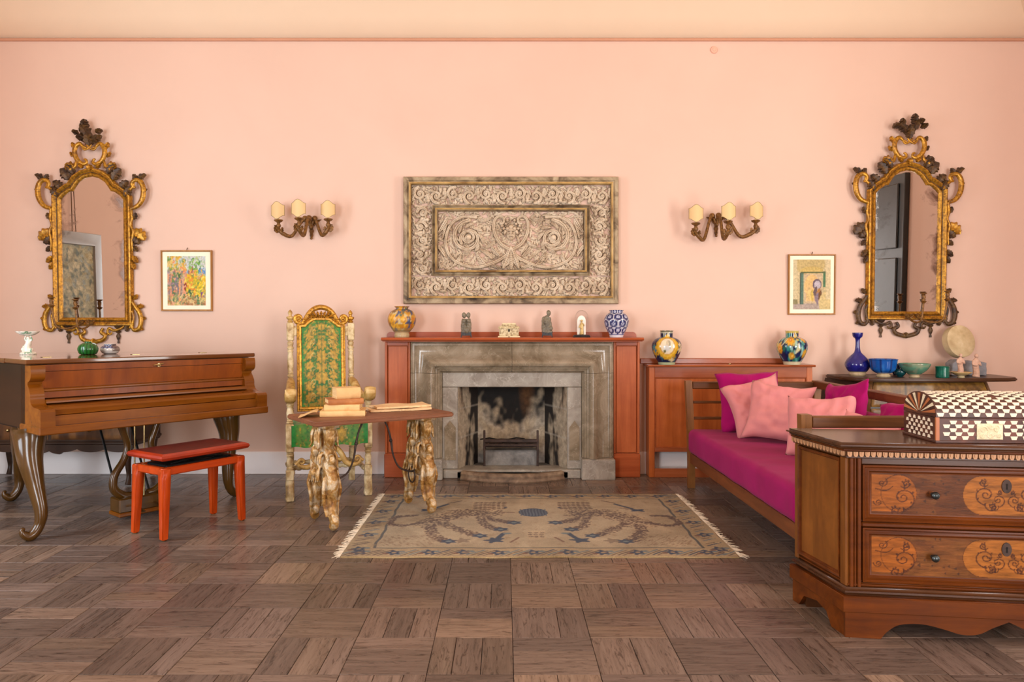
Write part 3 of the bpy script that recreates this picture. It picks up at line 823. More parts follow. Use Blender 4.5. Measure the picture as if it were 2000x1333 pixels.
# centre field
ax_, az_ = ix - .052, iz - .052
R = Relief(-ax_, ax_, -az_, az_, .0032)
for sg in (-1, 1):
    def Q(px, py): x, z = q(px, py); return (sg * abs(x), z)
    c = Q(1081, 464)
    R.spiral(*c, .145, .035, 1.6, PI * .5 + (0), -sg, .020, .012, .040)
    R.spiral(*c, .075, .02, 1.3, PI * 1.2, sg, .016, .010, .046)
    R.disc(*c, .028, .052)
    for t in range(8):
        an = t * PI / 4 + .3; R.leaf(c[0] + .085 * math.cos(an), c[1] + .085 * math.sin(an), an + .9 * sg, .075, .026, .040, 3, 1.0 * sg)
    for (px, py, a, L, Wd, cu) in ((1125, 425, -1.3, .14, .030, .5), (1128, 500, 1.2, .13, .030, -.6), (1112, 520, 2.4, .12, .028, -.5), (1045, 520, .6, .14, .030, .6),
                                   (1035, 505, 1.0, .12, .028, -.7), (1038, 425, -.5, .11, .028, .8), (1060, 420, .1, .10, .022, -.5), (1020, 500, .5, .11, .026, .8), (1095, 425, -.2, .10, .024, -.6), (1018, 522, .1, .11, .024, .5), (1132, 465, 1.7, .12, .024, .3), (1030, 470, -1.0, .10, .026, .9)):
        p = Q(px, py); an = a if sg > 0 else PI - a
        R.leaf(p[0], p[1], an, L, Wd, .036, 4, cu * sg)
    # winged scrolls beside the mask
    p = smooth_path([Q(1002, 486), Q(1018, 476), Q(1030, 455), Q(1031, 432), Q(1022, 422), Q(1012, 426), Q(1013, 435), Q(1019, 436)], 8)
    R.path(p, .017, .010, .044); R.carve(p, .004, .012)
    p = smooth_path([Q(1000, 494), Q(1030, 512), Q(1070, 522), Q(1110, 508), Q(1126, 478), Q(1120, 445), Q(1098, 424), Q(1065, 424)], 8)
    R.path(p, .016, .011, .038); R.carve(p, .004, .01)
    R.spiral(*Q(1010, 512), .035, .01, 1.2, .4, sg, .010, .006, .04)
    for (px, py) in ((1008, 437), (1012, 446), (1010, 455), (1015, 441), (1018, 450), (1005, 430)): R.disc(*Q(px, py), .013, .046)
# acanthus below the mask and the mask itself
for a in (-PI / 2, -PI / 2 - .35, -PI / 2 + .35): R.leaf(0, q(998, 482)[1], a, .19, .042, .048, 5, 0)
f0 = q(998, 455)[1]
for (dx, dz, rr_, hh) in ((0, .008, .045, .056), (0, -.018, .036, .056), (0, -.036, .024, .052), (-.028, .035, .02, .05), (.028, .035, .02, .05), (0, .048, .024, .054), (-.044, .012, .018, .046), (.044, .012, .018, .046)):
    R.disc(dx, f0 + dz, rr_, hh)
R.path([(0, f0 + .018), (0, f0 - .012)], .007, .010, .068)
for sg in (-1, 1):
    R.disc(sg * .018, f0 - .004, .012, .062); R.path([(sg * .008, f0 + .020), (sg * .03, f0 + .018)], .006, .004, .064)
    R.carve([(sg * .010, f0 + .010), (sg * .026, f0 + .010)], .005, .012)
R.path([(-.014, f0 - .027), (.014, f0 - .027)], .005, .005, .063); R.carve([(-.016, f0 - .034), (.016, f0 - .034)], .003, .01)
R.fill(.78, .06, .017, 9)
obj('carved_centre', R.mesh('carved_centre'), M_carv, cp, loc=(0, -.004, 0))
# ================================================================== mirrors
M_gilt = m_gold('old_gilding', gold=(206, 150, 46), worn=(122, 76, 34), dark=(60, 38, 20), thr=.60)
M_gilt_d = m_gold('dark_worn_gilding', gold=(120, 88, 40), worn=(82, 56, 34), dark=(48, 32, 22), thr=.42, metal=.4, rough=.5)
M_bronze = m_gold('brown_bronze', gold=(150, 106, 50), worn=(110, 74, 38), dark=(62, 42, 26), thr=.55, metal=.6, rough=.45)
m, nt, b = new_mat('aged_mirror_glass'); v = coords(nt)
f = tex_noise(nt, v, 6, 8, .65, .7)
sep = N(nt, 'ShaderNodeSeparateXYZ'); nt.links.new(v, sep.inputs[0])
ax = N(nt, 'ShaderNodeMath', operation='ABSOLUTE'); nt.links.new(sep.outputs['X'], ax.inputs[0])
ed = N(nt, 'ShaderNodeMath', operation='MULTIPLY_ADD'); nt.links.new(ax.outputs[0], ed.inputs[0]); ed.inputs[1].default_value = 1.1; nt.links.new(f, ed.inputs[2])
r = ramp(nt, [(.74, (0, 0, 0)), (.92, (255, 255, 255))]); nt.links.new(ed.outputs[0], r.inputs[0])
nt.links.new(mixc(nt, r.outputs[0], (232, 226, 220), (128, 108, 96)), b.inputs['Base Color'])
rr = ramp(nt, [(.74, (14, 14, 14)), (.92, (110, 110, 110))]); nt.links.new(ed.outputs[0], rr.inputs[0]); nt.links.new(rr.outputs[0], b.inputs['Roughness'])
setb(b, metal=1.0); M_mirror = m

MC = (180.0, 500.0)
def qm(px, py): return ((px - MC[0]) * KP, (MC[1] - py) * KP)
half = [(62, 622), (62, 560), (62, 480), (62, 389), (55, 381), (44, 373.5), (37.5, 372.5), (33, 365), (26, 355), (14, 347), (0, 343.5)]
glass_out = [(180 + d, y) for d, y in half] + [(180 - d, y) for d, y in half[::-1][1:]]
GL = [qm(*p) for p in glass_out][::-1]
# orientation: make it counter clockwise seen from the room
def area2(p): return sum(a[0] * b_[1] - b_[0] * a[1] for a, b_ in zip(p, p[1:] + p[:1]))
if area2(GL) < 0: GL = GL[::-1]

def cscroll(mb, pts, r, y=-.03, seg=8, sq=.75, n=7):
    P = [(p[0], y, p[1]) for p in smooth_path([qm(*p) for p in pts], n)]
    mb.tube(P, r, seg, squash=((0, 1, 0), sq))

def make_mirror(name, label, cx, cy, dirsgn, crest, darklow):
    """gilded rococo mirror: built about photo point (180,500); hung slightly tipped forward"""
    root = thing(name, label, 'mirror', (PX(cx, 6.0), YB - .012, PZ(cy, 6.0)), rot=(math.radians(1.6), 0, 0), group='pair of gilded rococo wall mirrors')
    mb = MB(); n = len(GL); mb.prism(GL, -.006, -.001, 'y'); obj('mirror_glass', mb, M_mirror, root, smooth=None)
    mb = MB(); mb.sweep2d(GL, [(.004, 0), (.004, -.0), (.004, .012), (-.004, .022), (-.014, .026), (-.022, .020), (-.026, .012), (-.028, .0)], True); obj('inner_moulding', mb, M_gilt, root, smooth=30)
    mb = MB(); mb.sweep2d(GL, [(-.024, .0), (-.024, .014), (-.030, .020), (-.038, .032), (-.050, .040), (-.058, .038), (-.064, .028), (-.068, .01), (-.068, 0)], True); obj('outer_moulding', mb, M_gilt, root, smooth=30)
    mb = MB(); mb.sweep2d(GL, [(-.027, .012), (-.027, .019), (-.032, .022), (-.036, .014)], True); obj('dark_groove', mb, M_gilt_d, root, smooth=30)
    ML = M_gilt_d if darklow else M_gilt
    for s in (-1, 1):
        def D(d, y): return (180 + s * d, y)
        # shoulder C-scroll with a leafy tip
        mb = MB()
        cscroll(mb, [D(78, 408), D(92, 402), D(101, 388), D(103, 370), D(98, 356), D(88, 352), D(81, 358), D(83, 366), D(88, 366)], [.014, .019, .023, .023, .021, .018, .015, .012, .009])
        cscroll(mb, [D(76, 372), D(82, 366), D(84, 360), D(81, 355)], [.014, .012, .010, .007])
        sc = obj('shoulder_scroll', mb, M_gilt, root, smooth=50)
        mb = MB(); a = math.radians(75 if s > 0 else 105)
        mb.leaf(qm(*D(94, 354)), a, .085, .026, .024, 3, -s * 1.4, y=-.02); mb.leaf(qm(*D(88, 354)), a + s * .3, .06, .024, .022, 3, s * .8, y=-.02); obj('tip_leaf', mb, M_gilt_d, sc, smooth=50)
        mb = MB(); mb.leaf(qm(*D(100, 372)), 0 if s > 0 else PI, .045, .013, .014, 2, s * .5, y=-.02); obj('thorn_leaf', mb, M_gilt_d, sc, smooth=50)
        # dark leaves on the shoulder slope
        for (d0, y0, L, W, an, cu) in ((66, 378, .085, .028, 118, -.3), (57, 364, .085, .029, 112, -.5), (44, 346, .10, .036, 128, -.7), (33, 334, .085, .030, 118, -.6)):
            mb = MB(); an_ = math.radians(an if s > 0 else 180 - an) - (math.radians(55) * s)
            mb.leaf(qm(*D(d0, y0 + 6)), an_, L * 1.12, W * 1.3, .026, 4, s * cu, y=-.018); obj('shoulder_leaf', mb, M_gilt_d, root, smooth=50)
        # strap down the side with leaves
        mb = MB(); cscroll(mb, [D(78, 408), D(80, 425), D(77, 440), D(82, 452), D(79, 470), D(80, 490)], [.010, .012, .010, .012, .010, .006]); obj('side_strap', mb, M_gilt, root, smooth=50)
        for (d0, y0, L, W, deg, cu, mt_) in ((80, 428, .05, .016, 40, .9, M_gilt_d), (80, 452, .105, .034, -14, -.9, ML if s < 0 else M_gilt), (80, 462, .07, .024, -55, .5, M_gilt_d), (79, 482, .05, .016, -30, -.5, M_gilt_d), (79, 500, .06, .018, -60, .4, ML), (78, 512, .055, .016, -75, .3, ML)):
            an = math.radians(deg) if s > 0 else PI - math.radians(deg)
            mb = MB(); mb.leaf(qm(*D(d0, y0)), an, L * 1.2, W * 1.45, .022, 4, s * cu, y=-.014); obj('side_leaf', mb, mt_, root, smooth=50)
        # lower ear scroll
        mb = MB()
        cscroll(mb, [D(78, 590), D(84, 600), D(92, 612), D(95, 628), D(91, 642), D(82, 646), D(77, 640), D(79, 634)], [.012, .016, .020, .021, .019, .016, .012, .010])
        cscroll(mb, [D(77, 608), D(80, 618), D(78, 632), D(72, 642)], [.009, .011, .011, .009])
        ear = obj('lower_scroll', mb, ML, root, smooth=50)
        for (d0, y0, L, W, deg, cu) in ((86, 600, .05, .015, 15, -.6), (95, 622, .03, .012, -10, .3), (90, 640, .035, .013, -40, .4), (80, 586, .045, .014, 60, -.4)):
            an = math.radians(deg) if s > 0 else PI - math.radians(deg)
            mb = MB(); mb.leaf(qm(*D(d0, y0)), an, L * 1.2, W * 1.45, .018, 3, s * cu, y=-.014); obj('ear_leaf', mb, M_gilt_d if darklow else M_gilt, ear, smooth=50)
        # turned pendant
        mb = MB(); x, z = qm(*D(49, 640))
        mb.lathe([(.0001, -.135), (.010, -.132), (.008, -.118), (.006, -.108), (.012, -.095), (.018, -.075), (.012, -.058), (.007, -.05), (.018, -.044), (.022, -.034), (.010, -.026), (.012, -.012), (.028, -.004), (.034, .012)], 14, (x, -.02, z), sy=.7); obj('pendant', mb, M_gilt_d, root, smooth=50)
        mb = MB(); mb.leaf(qm(*D(66, 636)), math.radians(-100 if s > 0 else -80), .055, .024, .02, 3, s * .4, y=-.014); obj('drop_leaf', mb, M_gilt_d, root, smooth=50)
        mb = MB(); cscroll(mb, [D(62, 638), D(52, 644), D(40, 646), D(32, 642), D(29, 650), D(34, 654), D(38, 650)], [.008, .011, .012, .011, .010, .008, .006]); obj('apron_scroll', mb, ML, root, smooth=50)
    # bottom cartouche
    mb = MB()
    for s in (-1, 1):
        cscroll(mb, [(180 + s * 20, 642), (180 + s * 16, 650), (180 + s * 24, 656), (180 + s * 20, 664), (180 + s * 8, 668), (180, 670)], [.011, .014, .016, .017, .017, .016])
    mb.leaf(qm(180, 662), -PI / 2, .05, .022, .024, 3, 0, y=-.02); mb.leaf(qm(204, 655), .3, .03, .012, .015, 2, 0, y=-.02); mb.leaf(qm(156, 655), PI - .3, .03, .012, .015, 2, 0, y=-.02)
    obj('bottom_cartouche', mb, ML, root, smooth=50)
    # top cartouche ring of two C-scrolls
    mb = MB()
    for s in (-1, 1):
        cscroll(mb, [(180 + s * 6, 290), (180 + s * 12, 288), (180 + s * 20, 282), (180 + s * 28, 290), (180 + s * 29, 302), (180 + s * 24, 314), (180 + s * 15, 321), (180 + s * 7, 320), (180 + s * 7, 314), (180 + s * 11, 312)], [.008, .011, .016, .020, .021, .020, .016, .013, .011, .008], y=-.035)
        cscroll(mb, [(180 + s * 40, 332), (180 + s * 30, 326), (180 + s * 27, 315)], [.015, .015, .009])
        cscroll(mb, [(180 + s * 5, 284), (180 + s * 1, 290), (180 + s * 9, 294), (180 + s * 14, 289)], [.008, .010, .008, .006], y=-.04)
    mb.leaf(qm(180, 334), PI / 2, .05, .03, .03, 3, 0, y=-.03)
    mb.leaf(qm(166, 330), PI / 2 + .5, .05, .02, .03, 3, .5, y=-.03); mb.leaf(qm(194, 330), PI / 2 - .5, .05, .02, .03, 3, -.5, y=-.03)
    ct = obj('top_cartouche', mb, M_gilt, root, smooth=50)
    for s in (-1, 1):
        for (d0, y0, L, W, deg, cu) in ((28, 290, .05, .015, 35, .9), (29, 306, .05, .014, 15, 1.0), (32, 328, .07, .024, 35, -.8), (40, 334, .05, .02, 60, -.9)):
            an = math.radians(deg) if s > 0 else PI - math.radians(deg)
            mb = MB(); mb.leaf(qm(180 + s * d0, y0), an, L * 1.15, W * 1.4, .024, 3, s * cu, y=-.016); obj('cartouche_leaf', mb, M_gilt if s < 0 or not darklow else M_gilt_d, ct, smooth=50)
    for (dx, y0, L, W, deg, cu) in crest:
        mb = MB(); mb.leaf(qm(180 + dx, y0), math.radians(deg), L * 1.1, W * 1.1, .045, 4, cu, y=-.02); obj('crest_leaf', mb, M_gilt_d, root, smooth=50)
    # candle arms springing from the lower rail
    for (x0, x1, yt) in ((180, 180 - 12 * dirsgn, 600), (160 if dirsgn > 0 else 200, 180 - 58 * dirsgn, 596)):
        mb = MB(); a = qm(x0, 630); c = qm(x1, yt)
        mb.tube(smooth_path([(a[0], -.03, a[1]), ((a[0] * .7 + c[0] * .3), -.11, a[1] - .045), ((a[0] * .2 + c[0] * .8), -.17, a[1] - .03), (c[0], -.18, c[1] - .02)], 8), [.009, .008, .007, .008], 8)
        mb.leaf((a[0], a[1] - .02), PI / 2 + .6, .05, .018, .02, 3, .5, y=-.06); mb.leaf((a[0], a[1] - .02), PI / 2 - .6, .05, .018, .02, 3, -.5, y=-.06)
        arm = obj('candle_arm', mb, M_bronze, root, smooth=50)
        mb = MB(); mb.lathe([(.004, -.025), (.012, -.02), (.020, -.012), (.026, -.006), (.012, 0), (.012, .012), (.016, .022), (.015, .040), (.011, .046), (.018, .052), (.027, .056), (.024, .062), (.008, .06)], 16, (c[0], -.18, c[1])); obj('candle_cup', mb, M_bronze, arm, smooth=50)
    return root
crestA = [(0, 286, .10, .05, 96, .1), (-3, 268, .11, .045, 112, .2), (-8, 272, .07, .028, 160, .5), (-22, 262, .045, .02, 170, -1.2), (6, 280, .085, .03, 52, -.5), (14, 262, .05, .022, 60, -1.4), (-10, 250, .06, .03, 80, .4)]
crestB = [(0, 284, .10, .04, 88, .1), (4, 270, .10, .035, 60, .2), (-4, 272, .10, .034, 128, .5), (-18, 258, .06, .024, 175, 1.0), (16, 256, .06, .024, 60, -1.2), (22, 262, .055, .022, 10, .9), (8, 254, .07, .028, 78, .3), (-12, 260, .06, .022, 110, -.4)]
make_mirror('gilded_mirror', 'gilded rococo mirror above the piano, its top crested by a dark single leaf', 180.5, 500, 1, crestA, False)
make_mirror('gilded_mirror', 'gilded rococo mirror with brown lower scrolls above the commode with blue pottery', 1771, 488, -1, crestB, True)

# ================================================================== framed watercolours
M_fr1 = m_wood('slim_gilt_brown_frame', (150, 98, 40), (190, 136, 66), 'z', rough=.4)
M_mat = m_noise('cream_mount', [(.3, (246, 234, 206)), (.7, (252, 242, 218))], rough=.9)
M_paint = m_vcol('watercolour_paint', rough=.75, var=.22, scale=60)
M_hook = m_noise('small_brass_hook', [(.3, (70, 50, 30)), (.7, (110, 80, 44))], rough=.4, metal=.7)
def picture(name, label, px0, px1, py0, py1, canvas, mx, mz, fr=.014):
    Y = 6.01; w = (px1 - px0) * Y / FPX; h = (py1 - py0) * Y / FPX
    root = thing(name, label, 'picture', (PX((px0 + px1) / 2, Y), YB - .004, PZ((py0 + py1) / 2, Y)), rot=(math.radians(1.2), 0, 0), group='framed watercolours')
    P = [(-w / 2, -h / 2), (w / 2, -h / 2), (w / 2, h / 2), (-w / 2, h / 2)]
    mb = MB(); mb.sweep2d(P, [(0, 0), (0, .018), (.003, .022), (.009, .022), (fr, .014), (fr, 0)]); obj('frame', mb, M_fr1, root)
    mb = MB(); mb.box(-w / 2 + .008, -.012, -h / 2 + .008, w / 2 - .008, -.003, h / 2 - .008); obj('mount', mb, M_mat, root)
    mb = MB(); mb.grid(90, 110, lambda u, v: (-w / 2 + mx + (w - 2 * mx) * u, -.0128, -h / 2 + mz[0] + (h - mz[0] - mz[1]) * v), canvas.at); obj('painting', mb, M_paint, root, recalc=False)
    mb = MB(); mb.tube([(0, -.002, h / 2), (.004, -.008, h / 2 + .012), (.008, -.002, h / 2 + .02)], .003, 6); obj('hook', mb, M_hook, root)
    return root
cv = Canvas(90, 110, (214, 216, 208)); rp_ = random.Random(21)
cv.rect(0, .58, 1, .75, (150, 190, 214)); cv.rect(.72, .62, 1, .76, (92, 150, 200)); cv.rect(0, 0, 1, .60, (232, 176, 130))
for (x, y, w_, h_, c) in ((.1, .85, .22, .16, (232, 190, 84)), (.25, .9, .18, .1, (240, 200, 110)), (.35, .78, .16, .12, (220, 170, 70))): cv.blob(x, y, w_, h_, c, 5, .15)
for i in range(70): cv.blob(rp_.uniform(0, .45), rp_.uniform(.62, .98), .05, .035, rp_.choice([(226, 176, 60), (150, 170, 80), (236, 204, 120), (120, 150, 70), (238, 150, 90)]), 3, .3)
for i in range(16): x = .05 + i * .045; cv.line([(x, rp_.uniform(.1, .2)), (x + .02, rp_.uniform(.55, .75))], .05, rp_.choice([(240, 160, 118), (236, 150, 110), (230, 176, 140), (150, 130, 120), (244, 170, 110)]))
for i in range(40): cv.blob(rp_.uniform(.5, 1), rp_.uniform(.22, .6), .07, .05, rp_.choice([(248, 212, 40), (240, 190, 30), (250, 224, 90), (190, 180, 40), (236, 150, 40)]), 4, .3)
for i in range(26): cv.blob(rp_.uniform(0, 1), rp_.uniform(0, .2), .08, .035, rp_.choice([(150, 170, 80), (220, 190, 110), (90, 130, 80), (236, 200, 130), (180, 120, 70)]), 3, .3)
for i in range(30): cv.blob(.74 + rp_.gauss(0, .09), .82 + rp_.gauss(0, .07), .05, .025, rp_.choice([(120, 170, 70), (150, 190, 90), (90, 150, 70), (200, 214, 150)]), 3, .4, rp_.uniform(-1, 1))
cv.line([(.62, .58), (.66, .8)], .03, (150, 90, 70)); cv.blob(.47, .38, .04, .08, (150, 44, 30)); cv.blob(.6, .25, .09, .07, (60, 110, 60), 5, .2); cv.blob(.93, .22, .07, .06, (130, 80, 130), 4, .2)
for i in range(14): cv.blob(rp_.uniform(0, .35), rp_.uniform(.25, .7), .04, .05, rp_.choice([(110, 140, 80), (130, 120, 130), (90, 120, 70)]), 4, .3)
for i in range(420):
    x, y = rp_.random(), rp_.random()
    if y > .72: pal = [(236, 196, 90), (150, 180, 90), (222, 226, 220), (200, 214, 220), (240, 210, 130)] if x < .5 else [(226, 228, 224), (206, 220, 226), (150, 190, 90), (236, 232, 220)]
    elif x > .5: pal = [(250, 216, 50), (240, 190, 40), (206, 190, 60), (236, 150, 60), (110, 150, 70), (250, 230, 120)]
    else: pal = [(244, 166, 120), (236, 146, 104), (214, 180, 150), (150, 160, 100), (176, 150, 150), (248, 190, 140)]
    if y < .2: pal = [(170, 180, 90), (232, 206, 130), (110, 150, 100), (240, 210, 150), (196, 140, 90)]
    cv.blob(x, y, rp_.uniform(.008, .025), rp_.uniform(.012, .04), rp_.choice(pal), 3, .3, rp_.uniform(-.6, .6), .75)
picture('framed_picture', 'small framed bright yellow and orange garden watercolour beside the left mirror', 314, 414, 489, 608, cv, .053, (.046, .048))
cv = Canvas(90, 110, (216, 196, 148))
cv.rect(0, 0, 1, .12, (190, 172, 158)); cv.blob(.45, .9, .4, .22, (206, 182, 120)); cv.blob(.5, .78, .3, .08, (222, 190, 104), k=.7); cv.rect(.18, .1, .28, .74, (96, 128, 110)); cv.rect(.18, .1, .215, .74, (66, 84, 72)); cv.rect(.80, .45, .87, .76, (78, 122, 84)); cv.rect(.2, .725, .85, .755, (96, 104, 64))
cv.rect(.30, .12, .78, .72, (216, 190, 150)); cv.blob(.50, .46, .20, .24, (240, 198, 128)); cv.rect(.34, .16, .68, .46, (236, 196, 132)); cv.blob(.64, .50, .12, .11, (120, 100, 110)); cv.blob(.65, .49, .085, .085, (204, 192, 200)); cv.rect(.56, .2, .76, .42, (206, 172, 130))
for (x, y, c) in ((.5, .28, (222, 190, 96)), (.6, .34, (110, 90, 92)), (.68, .3, (188, 130, 60)), (.72, .26, (120, 80, 44)), (.64, .22, (150, 130, 140)), (.44, .3, (236, 204, 130))): cv.blob(x, y, .05, .11, c, 3, .2)
cv.blob(.95, .12, .26, .26, (226, 202, 140)); cv.rect(0, .1, .12, .2, (150, 140, 96)); cv.rect(0, .2, .1, 1, (224, 206, 160)); cv.rect(.88, .2, 1, 1, (226, 206, 160))
picture('framed_picture', 'small framed pale ochre watercolour of an arched doorway, left of the brown-scrolled mirror', 1540, 1632, 497, 615, cv, .040, (.044, .043), .012)

# ================================================================== wall sconces
M_shade, nt, b = new_mat('cream_parchment_shade')
b.inputs['Base Color'].default_value = lin4((226, 190, 136)); setb(b, .6); b.inputs['Subsurface Weight'].default_value = .15
b.inputs['Emission Color'].default_value = lin4((255, 214, 140)); b.inputs['Emission Strength'].default_value = .02
M_shade_edge = m_noise('shade_piping', [(.3, (120, 96, 50)), (.7, (150, 122, 70))], rough=.6)
M_candle = m_noise('ivory_candle_tube', [(.3, (244, 220, 164)), (.7, (250, 232, 184))], rough=.5)
def make_sconce(label, bpx, bpy_, lights):
    root = thing('wall_sconce', label, 'wall lamp', (PX(bpx, 6.0), YB - .002, PZ(bpy_, 6.0)), group='three-light bronze wall sconces')
    mb = MB()
    mb.leaf((0, -.085), PI / 2, .12, .018, .02, 3, 0); mb.leaf((0, .0), PI / 2 + .45, .11, .012, .018, 2, .9); mb.leaf((0, .0), PI / 2 - .45, .11, .012, .018, 2, -.9)
    mb.ball((0, -.012, -.085), .011, 10, 6); mb.ball((0, -.018, .005), .02, 10, 6)
    obj('backplate', mb, M_bronze, root, smooth=50)
    for (px, py, Y) in lights:
        x = PX(px, Y) - root.location.x; y = Y - root.location.y; z = PZ(py, Y) - root.location.z      # shade centre
        zc = z - .148                                                       # foot of the candle cup
        mb = MB()
        mb.tube(smooth_path([(0, -.015, .0), (x * .18, y * .22, .075), (x * .34, y * .42, .03), (x * .60, y * .62, zc - .05), (x * .86, y * .90, zc - .035), (x, y, zc)], 7), [.010, .014, .013, .014, .017, .013], 8)
        mb.ball((x * .20, y * .24, .075), .024, 10, 6)
        st = len(mb.v); d = math.atan2(y, x)
        arm = obj('arm', mb, M_bronze, root, smooth=50)
        mb = MB(); sg = 1 if x >= 0 else -1
        mb.leaf((0, 0), PI * .55, .075, .018, .02, 3, .9); mb.leaf((-.01, 0), PI * .8, .06, .014, .016, 3, -.9); mb.leaf((.01, 0), PI * .3, .05, .014, .016, 3, .8)
        mb.xf(0, Matrix.Translation((x * .97, y * .97, zc - .03)) @ Matrix.Rotation(0 if sg < 0 else PI, 4, 'Z'))
        obj('arm_leaf', mb, M_bronze, arm, smooth=50)
        mb = MB(); mb.lathe([(.006, -.012), (.014, -.004), (.010, .006), (.017, .018), (.019, .03), (.013, .042), (.012, .05), (.018, .056), (.030, .062), (.036, .070), (.033, .076), (.008, .074)], 18, (x, y, zc), ribs=lambda a: 1 + .05 * math.cos(a * 8)); cup = obj('candle_cup', mb, M_bronze, root, smooth=50)
        mb = MB(); mb.lathe([(.0095, .07), (.0095, .135), (.006, .138)], 12, (x, y, zc)); obj('candle_tube', mb, M_candle, cup, smooth=50)
        # shield shade: bowed card with shaped top and bottom edge
        yaw = math.atan2(x * .9, -y) * .12
        outl = [(-1, .70), (-.84, .66), (-.55, .86), (-.28, 1.06), (0, 1.14), (.28, 1.06), (.55, .86), (.84, .66), (1, .70)]
        nu = 17; us = np.linspace(-1, 1, nu); top = np.interp(us, [p[0] for p in outl], [p[1] for p in outl])
        W2, H2, dep = .056, .062, .026
        mb = MB(); vs = []
        for lay in (0, .0018):
            for j in range(5):
                for i in range(nu):
                    zz = top[i] * (1 - j / 4 * 2); vs.append((us[i] * W2, -.012 - dep * (1 - us[i] ** 2) + lay, zz * H2))
        fs = []
        for l in (0, 1):
            for j in range(4):
                for i in range(nu - 1):
                    a = l * 5 * nu + j * nu + i; fs.append((a, a + 1, a + nu + 1, a + nu))
        L1 = 5 * nu
        for i in range(nu - 1): fs.append((i, i + 1, L1 + i + 1, L1 + i)); fs.append((4 * nu + i, 4 * nu + i + 1, L1 + 4 * nu + i + 1, L1 + 4 * nu + i))
        for j in range(4): fs.append((j * nu, (j + 1) * nu, L1 + (j + 1) * nu, L1 + j * nu)); fs.append((j * nu + nu - 1, (j + 1) * nu + nu - 1, L1 + (j + 1) * nu + nu - 1, L1 + j * nu + nu - 1))
        mb.add(vs, fs); M4 = Matrix.Translation((x, y, z)) @ Matrix.Rotation(yaw, 4, 'Z'); mb.xf(0, M4)
        s_ = obj('shade', mb, M_shade, root, smooth=50)
        mb = MB(); ring = [(us[i] * W2, -.012 - dep * (1 - us[i] ** 2), top[i] * H2) for i in range(nu)] + [(us[i] * W2, -.012 - dep * (1 - us[i] ** 2), -top[i] * H2) for i in range(nu)][::-1]
        mb.tube(ring, .0016, 5, closed=True); mb.xf(0, M4); obj('piping', mb, M_shade_edge, s_, smooth=50)
        mb = MB(); mb.tube([(x, y, zc + .12), (x, y, z + .01)], .004, 6); mb.tube([(x, y, z), tuple(M4 @ Vector((0, -.034, 0)))], .0025, 5); obj('shade_clip', mb, M_bronze, s_)
    return root
make_sconce('bronze sconce with three cream shield shades between the green chair and carved panel', 607, 445, [(544, 412, 5.92), (584, 408, 5.80), (641, 410, 5.92)])
make_sconce('bronze sconce with three cream shield shades on the wall above the wooden cabinet', 1400, 440, [(1359, 418, 5.90), (1422, 414, 5.80), (1476, 413, 5.94)])

# large picture on the left wall, seen only in the mirror over the piano
cv = Canvas(70, 100, (190, 190, 160)); rp_ = random.Random(4)
for i in range(420): cv.blob(rp_.random(), rp_.random(), rp_.uniform(.02, .06), rp_.uniform(.008, .02), rp_.choice([(206, 200, 160), (140, 148, 126), (226, 218, 180), (120, 134, 124), (190, 180, 134), (170, 184, 176)]), 0, 0, rp_.uniform(0, 3))
wp = thing('hanging_picture', 'large grey-framed foliage picture hung by cords, reflected in the mirror above the piano', 'picture', (XL + .004, 4.95, 1.45))
mb = MB(); mb.sweep2d([(-.56, -.62), (.56, -.62), (.56, .62), (-.56, .62)], [(0, 0), (0, .03), (.01, .035), (.10, .025), (.12, .032), (.13, .0)]); mb.xf(0, Matrix.Rotation(PI / 2, 4, 'Z')); obj('frame', mb, M_grey_frame, wp)
mb = MB(); mb.grid(60, 80, lambda u, v: (.012, -.45 + .9 * u, -.5 + 1.0 * v), cv.at); obj('painting', mb, M_paint, wp, recalc=False)
for s in (-1, 1):
    mb = MB(); mb.tube([(.02, s * .03 - .1, .61), (.006, -.1, 1.95)], .004, 6); obj('cord', mb, M_hook, wp)
# ================================================================== grand piano
M_pf = m_wood('walnut_front', (112, 50, 4), (148, 76, 9), 'z', rough=.28, fine=9, long=1.2, dark=(104, 50, 10), blotch=.4, coat=.08, bmp=.02)
M_px = m_wood('walnut_lengthwise', (104, 54, 8), (136, 78, 15), 'x', rough=.26, fine=16, dark=(92, 50, 14), blotch=.35, coat=.08, bmp=.02)
M_pd = m_wood('dark_walnut_side', (30, 17, 6), (46, 27, 10), 'y', rough=.3, fine=14, dark=(36, 22, 10), blotch=.3, bmp=.02)
M_lid = m_wood('polished_walnut_lid', (90, 50, 18), (116, 68, 26), 'x', rough=.10, fine=14, dark=(80, 46, 20), blotch=.3, coat=.6, coatr=.05, bmp=.01)
M_leg = m_wood('olive_walnut_leg', (62, 40, 12), (88, 58, 18), 'z', rough=.22, fine=12, dark=(60, 38, 14), blotch=.35, coat=.4, bmp=.01)
M_brass = m_noise('brass', [(.3, (170, 150, 104)), (.7, (206, 188, 140))], rough=.25, metal=1.0)
M_blackp = m_noise('black_metal', [(.3, (20, 20, 20)), (.7, (36, 36, 36))], rough=.4, metal=.5)
pn = thing('grand_piano', 'walnut baby grand piano with closed lid and curved cabriole legs', 'piano', (-2.56, 4.05, 0), math.radians(51))
PW = 1.42
outl = [(0, .235), (0, .8), (0, 1.25)] + smooth_path([(0, 1.25), (.025, 1.40), (.11, 1.50), (.28, 1.53), (.48, 1.47), (.64, 1.31), (.78, 1.12), (.95, .95), (1.14, .82), (1.32, .70), (PW, .52)], 4)[1:] + [(PW, .235)]
mb = MB(); mb.prism(outl, .62, .985, 'z'); obj('case', mb, M_pd, pn, smooth=30)
cxo = np.array(outl).mean(0)
def off(p, d):
    v_ = np.array(p) - cxo; return tuple(np.array(p) + v_ / np.linalg.norm(v_) * d)
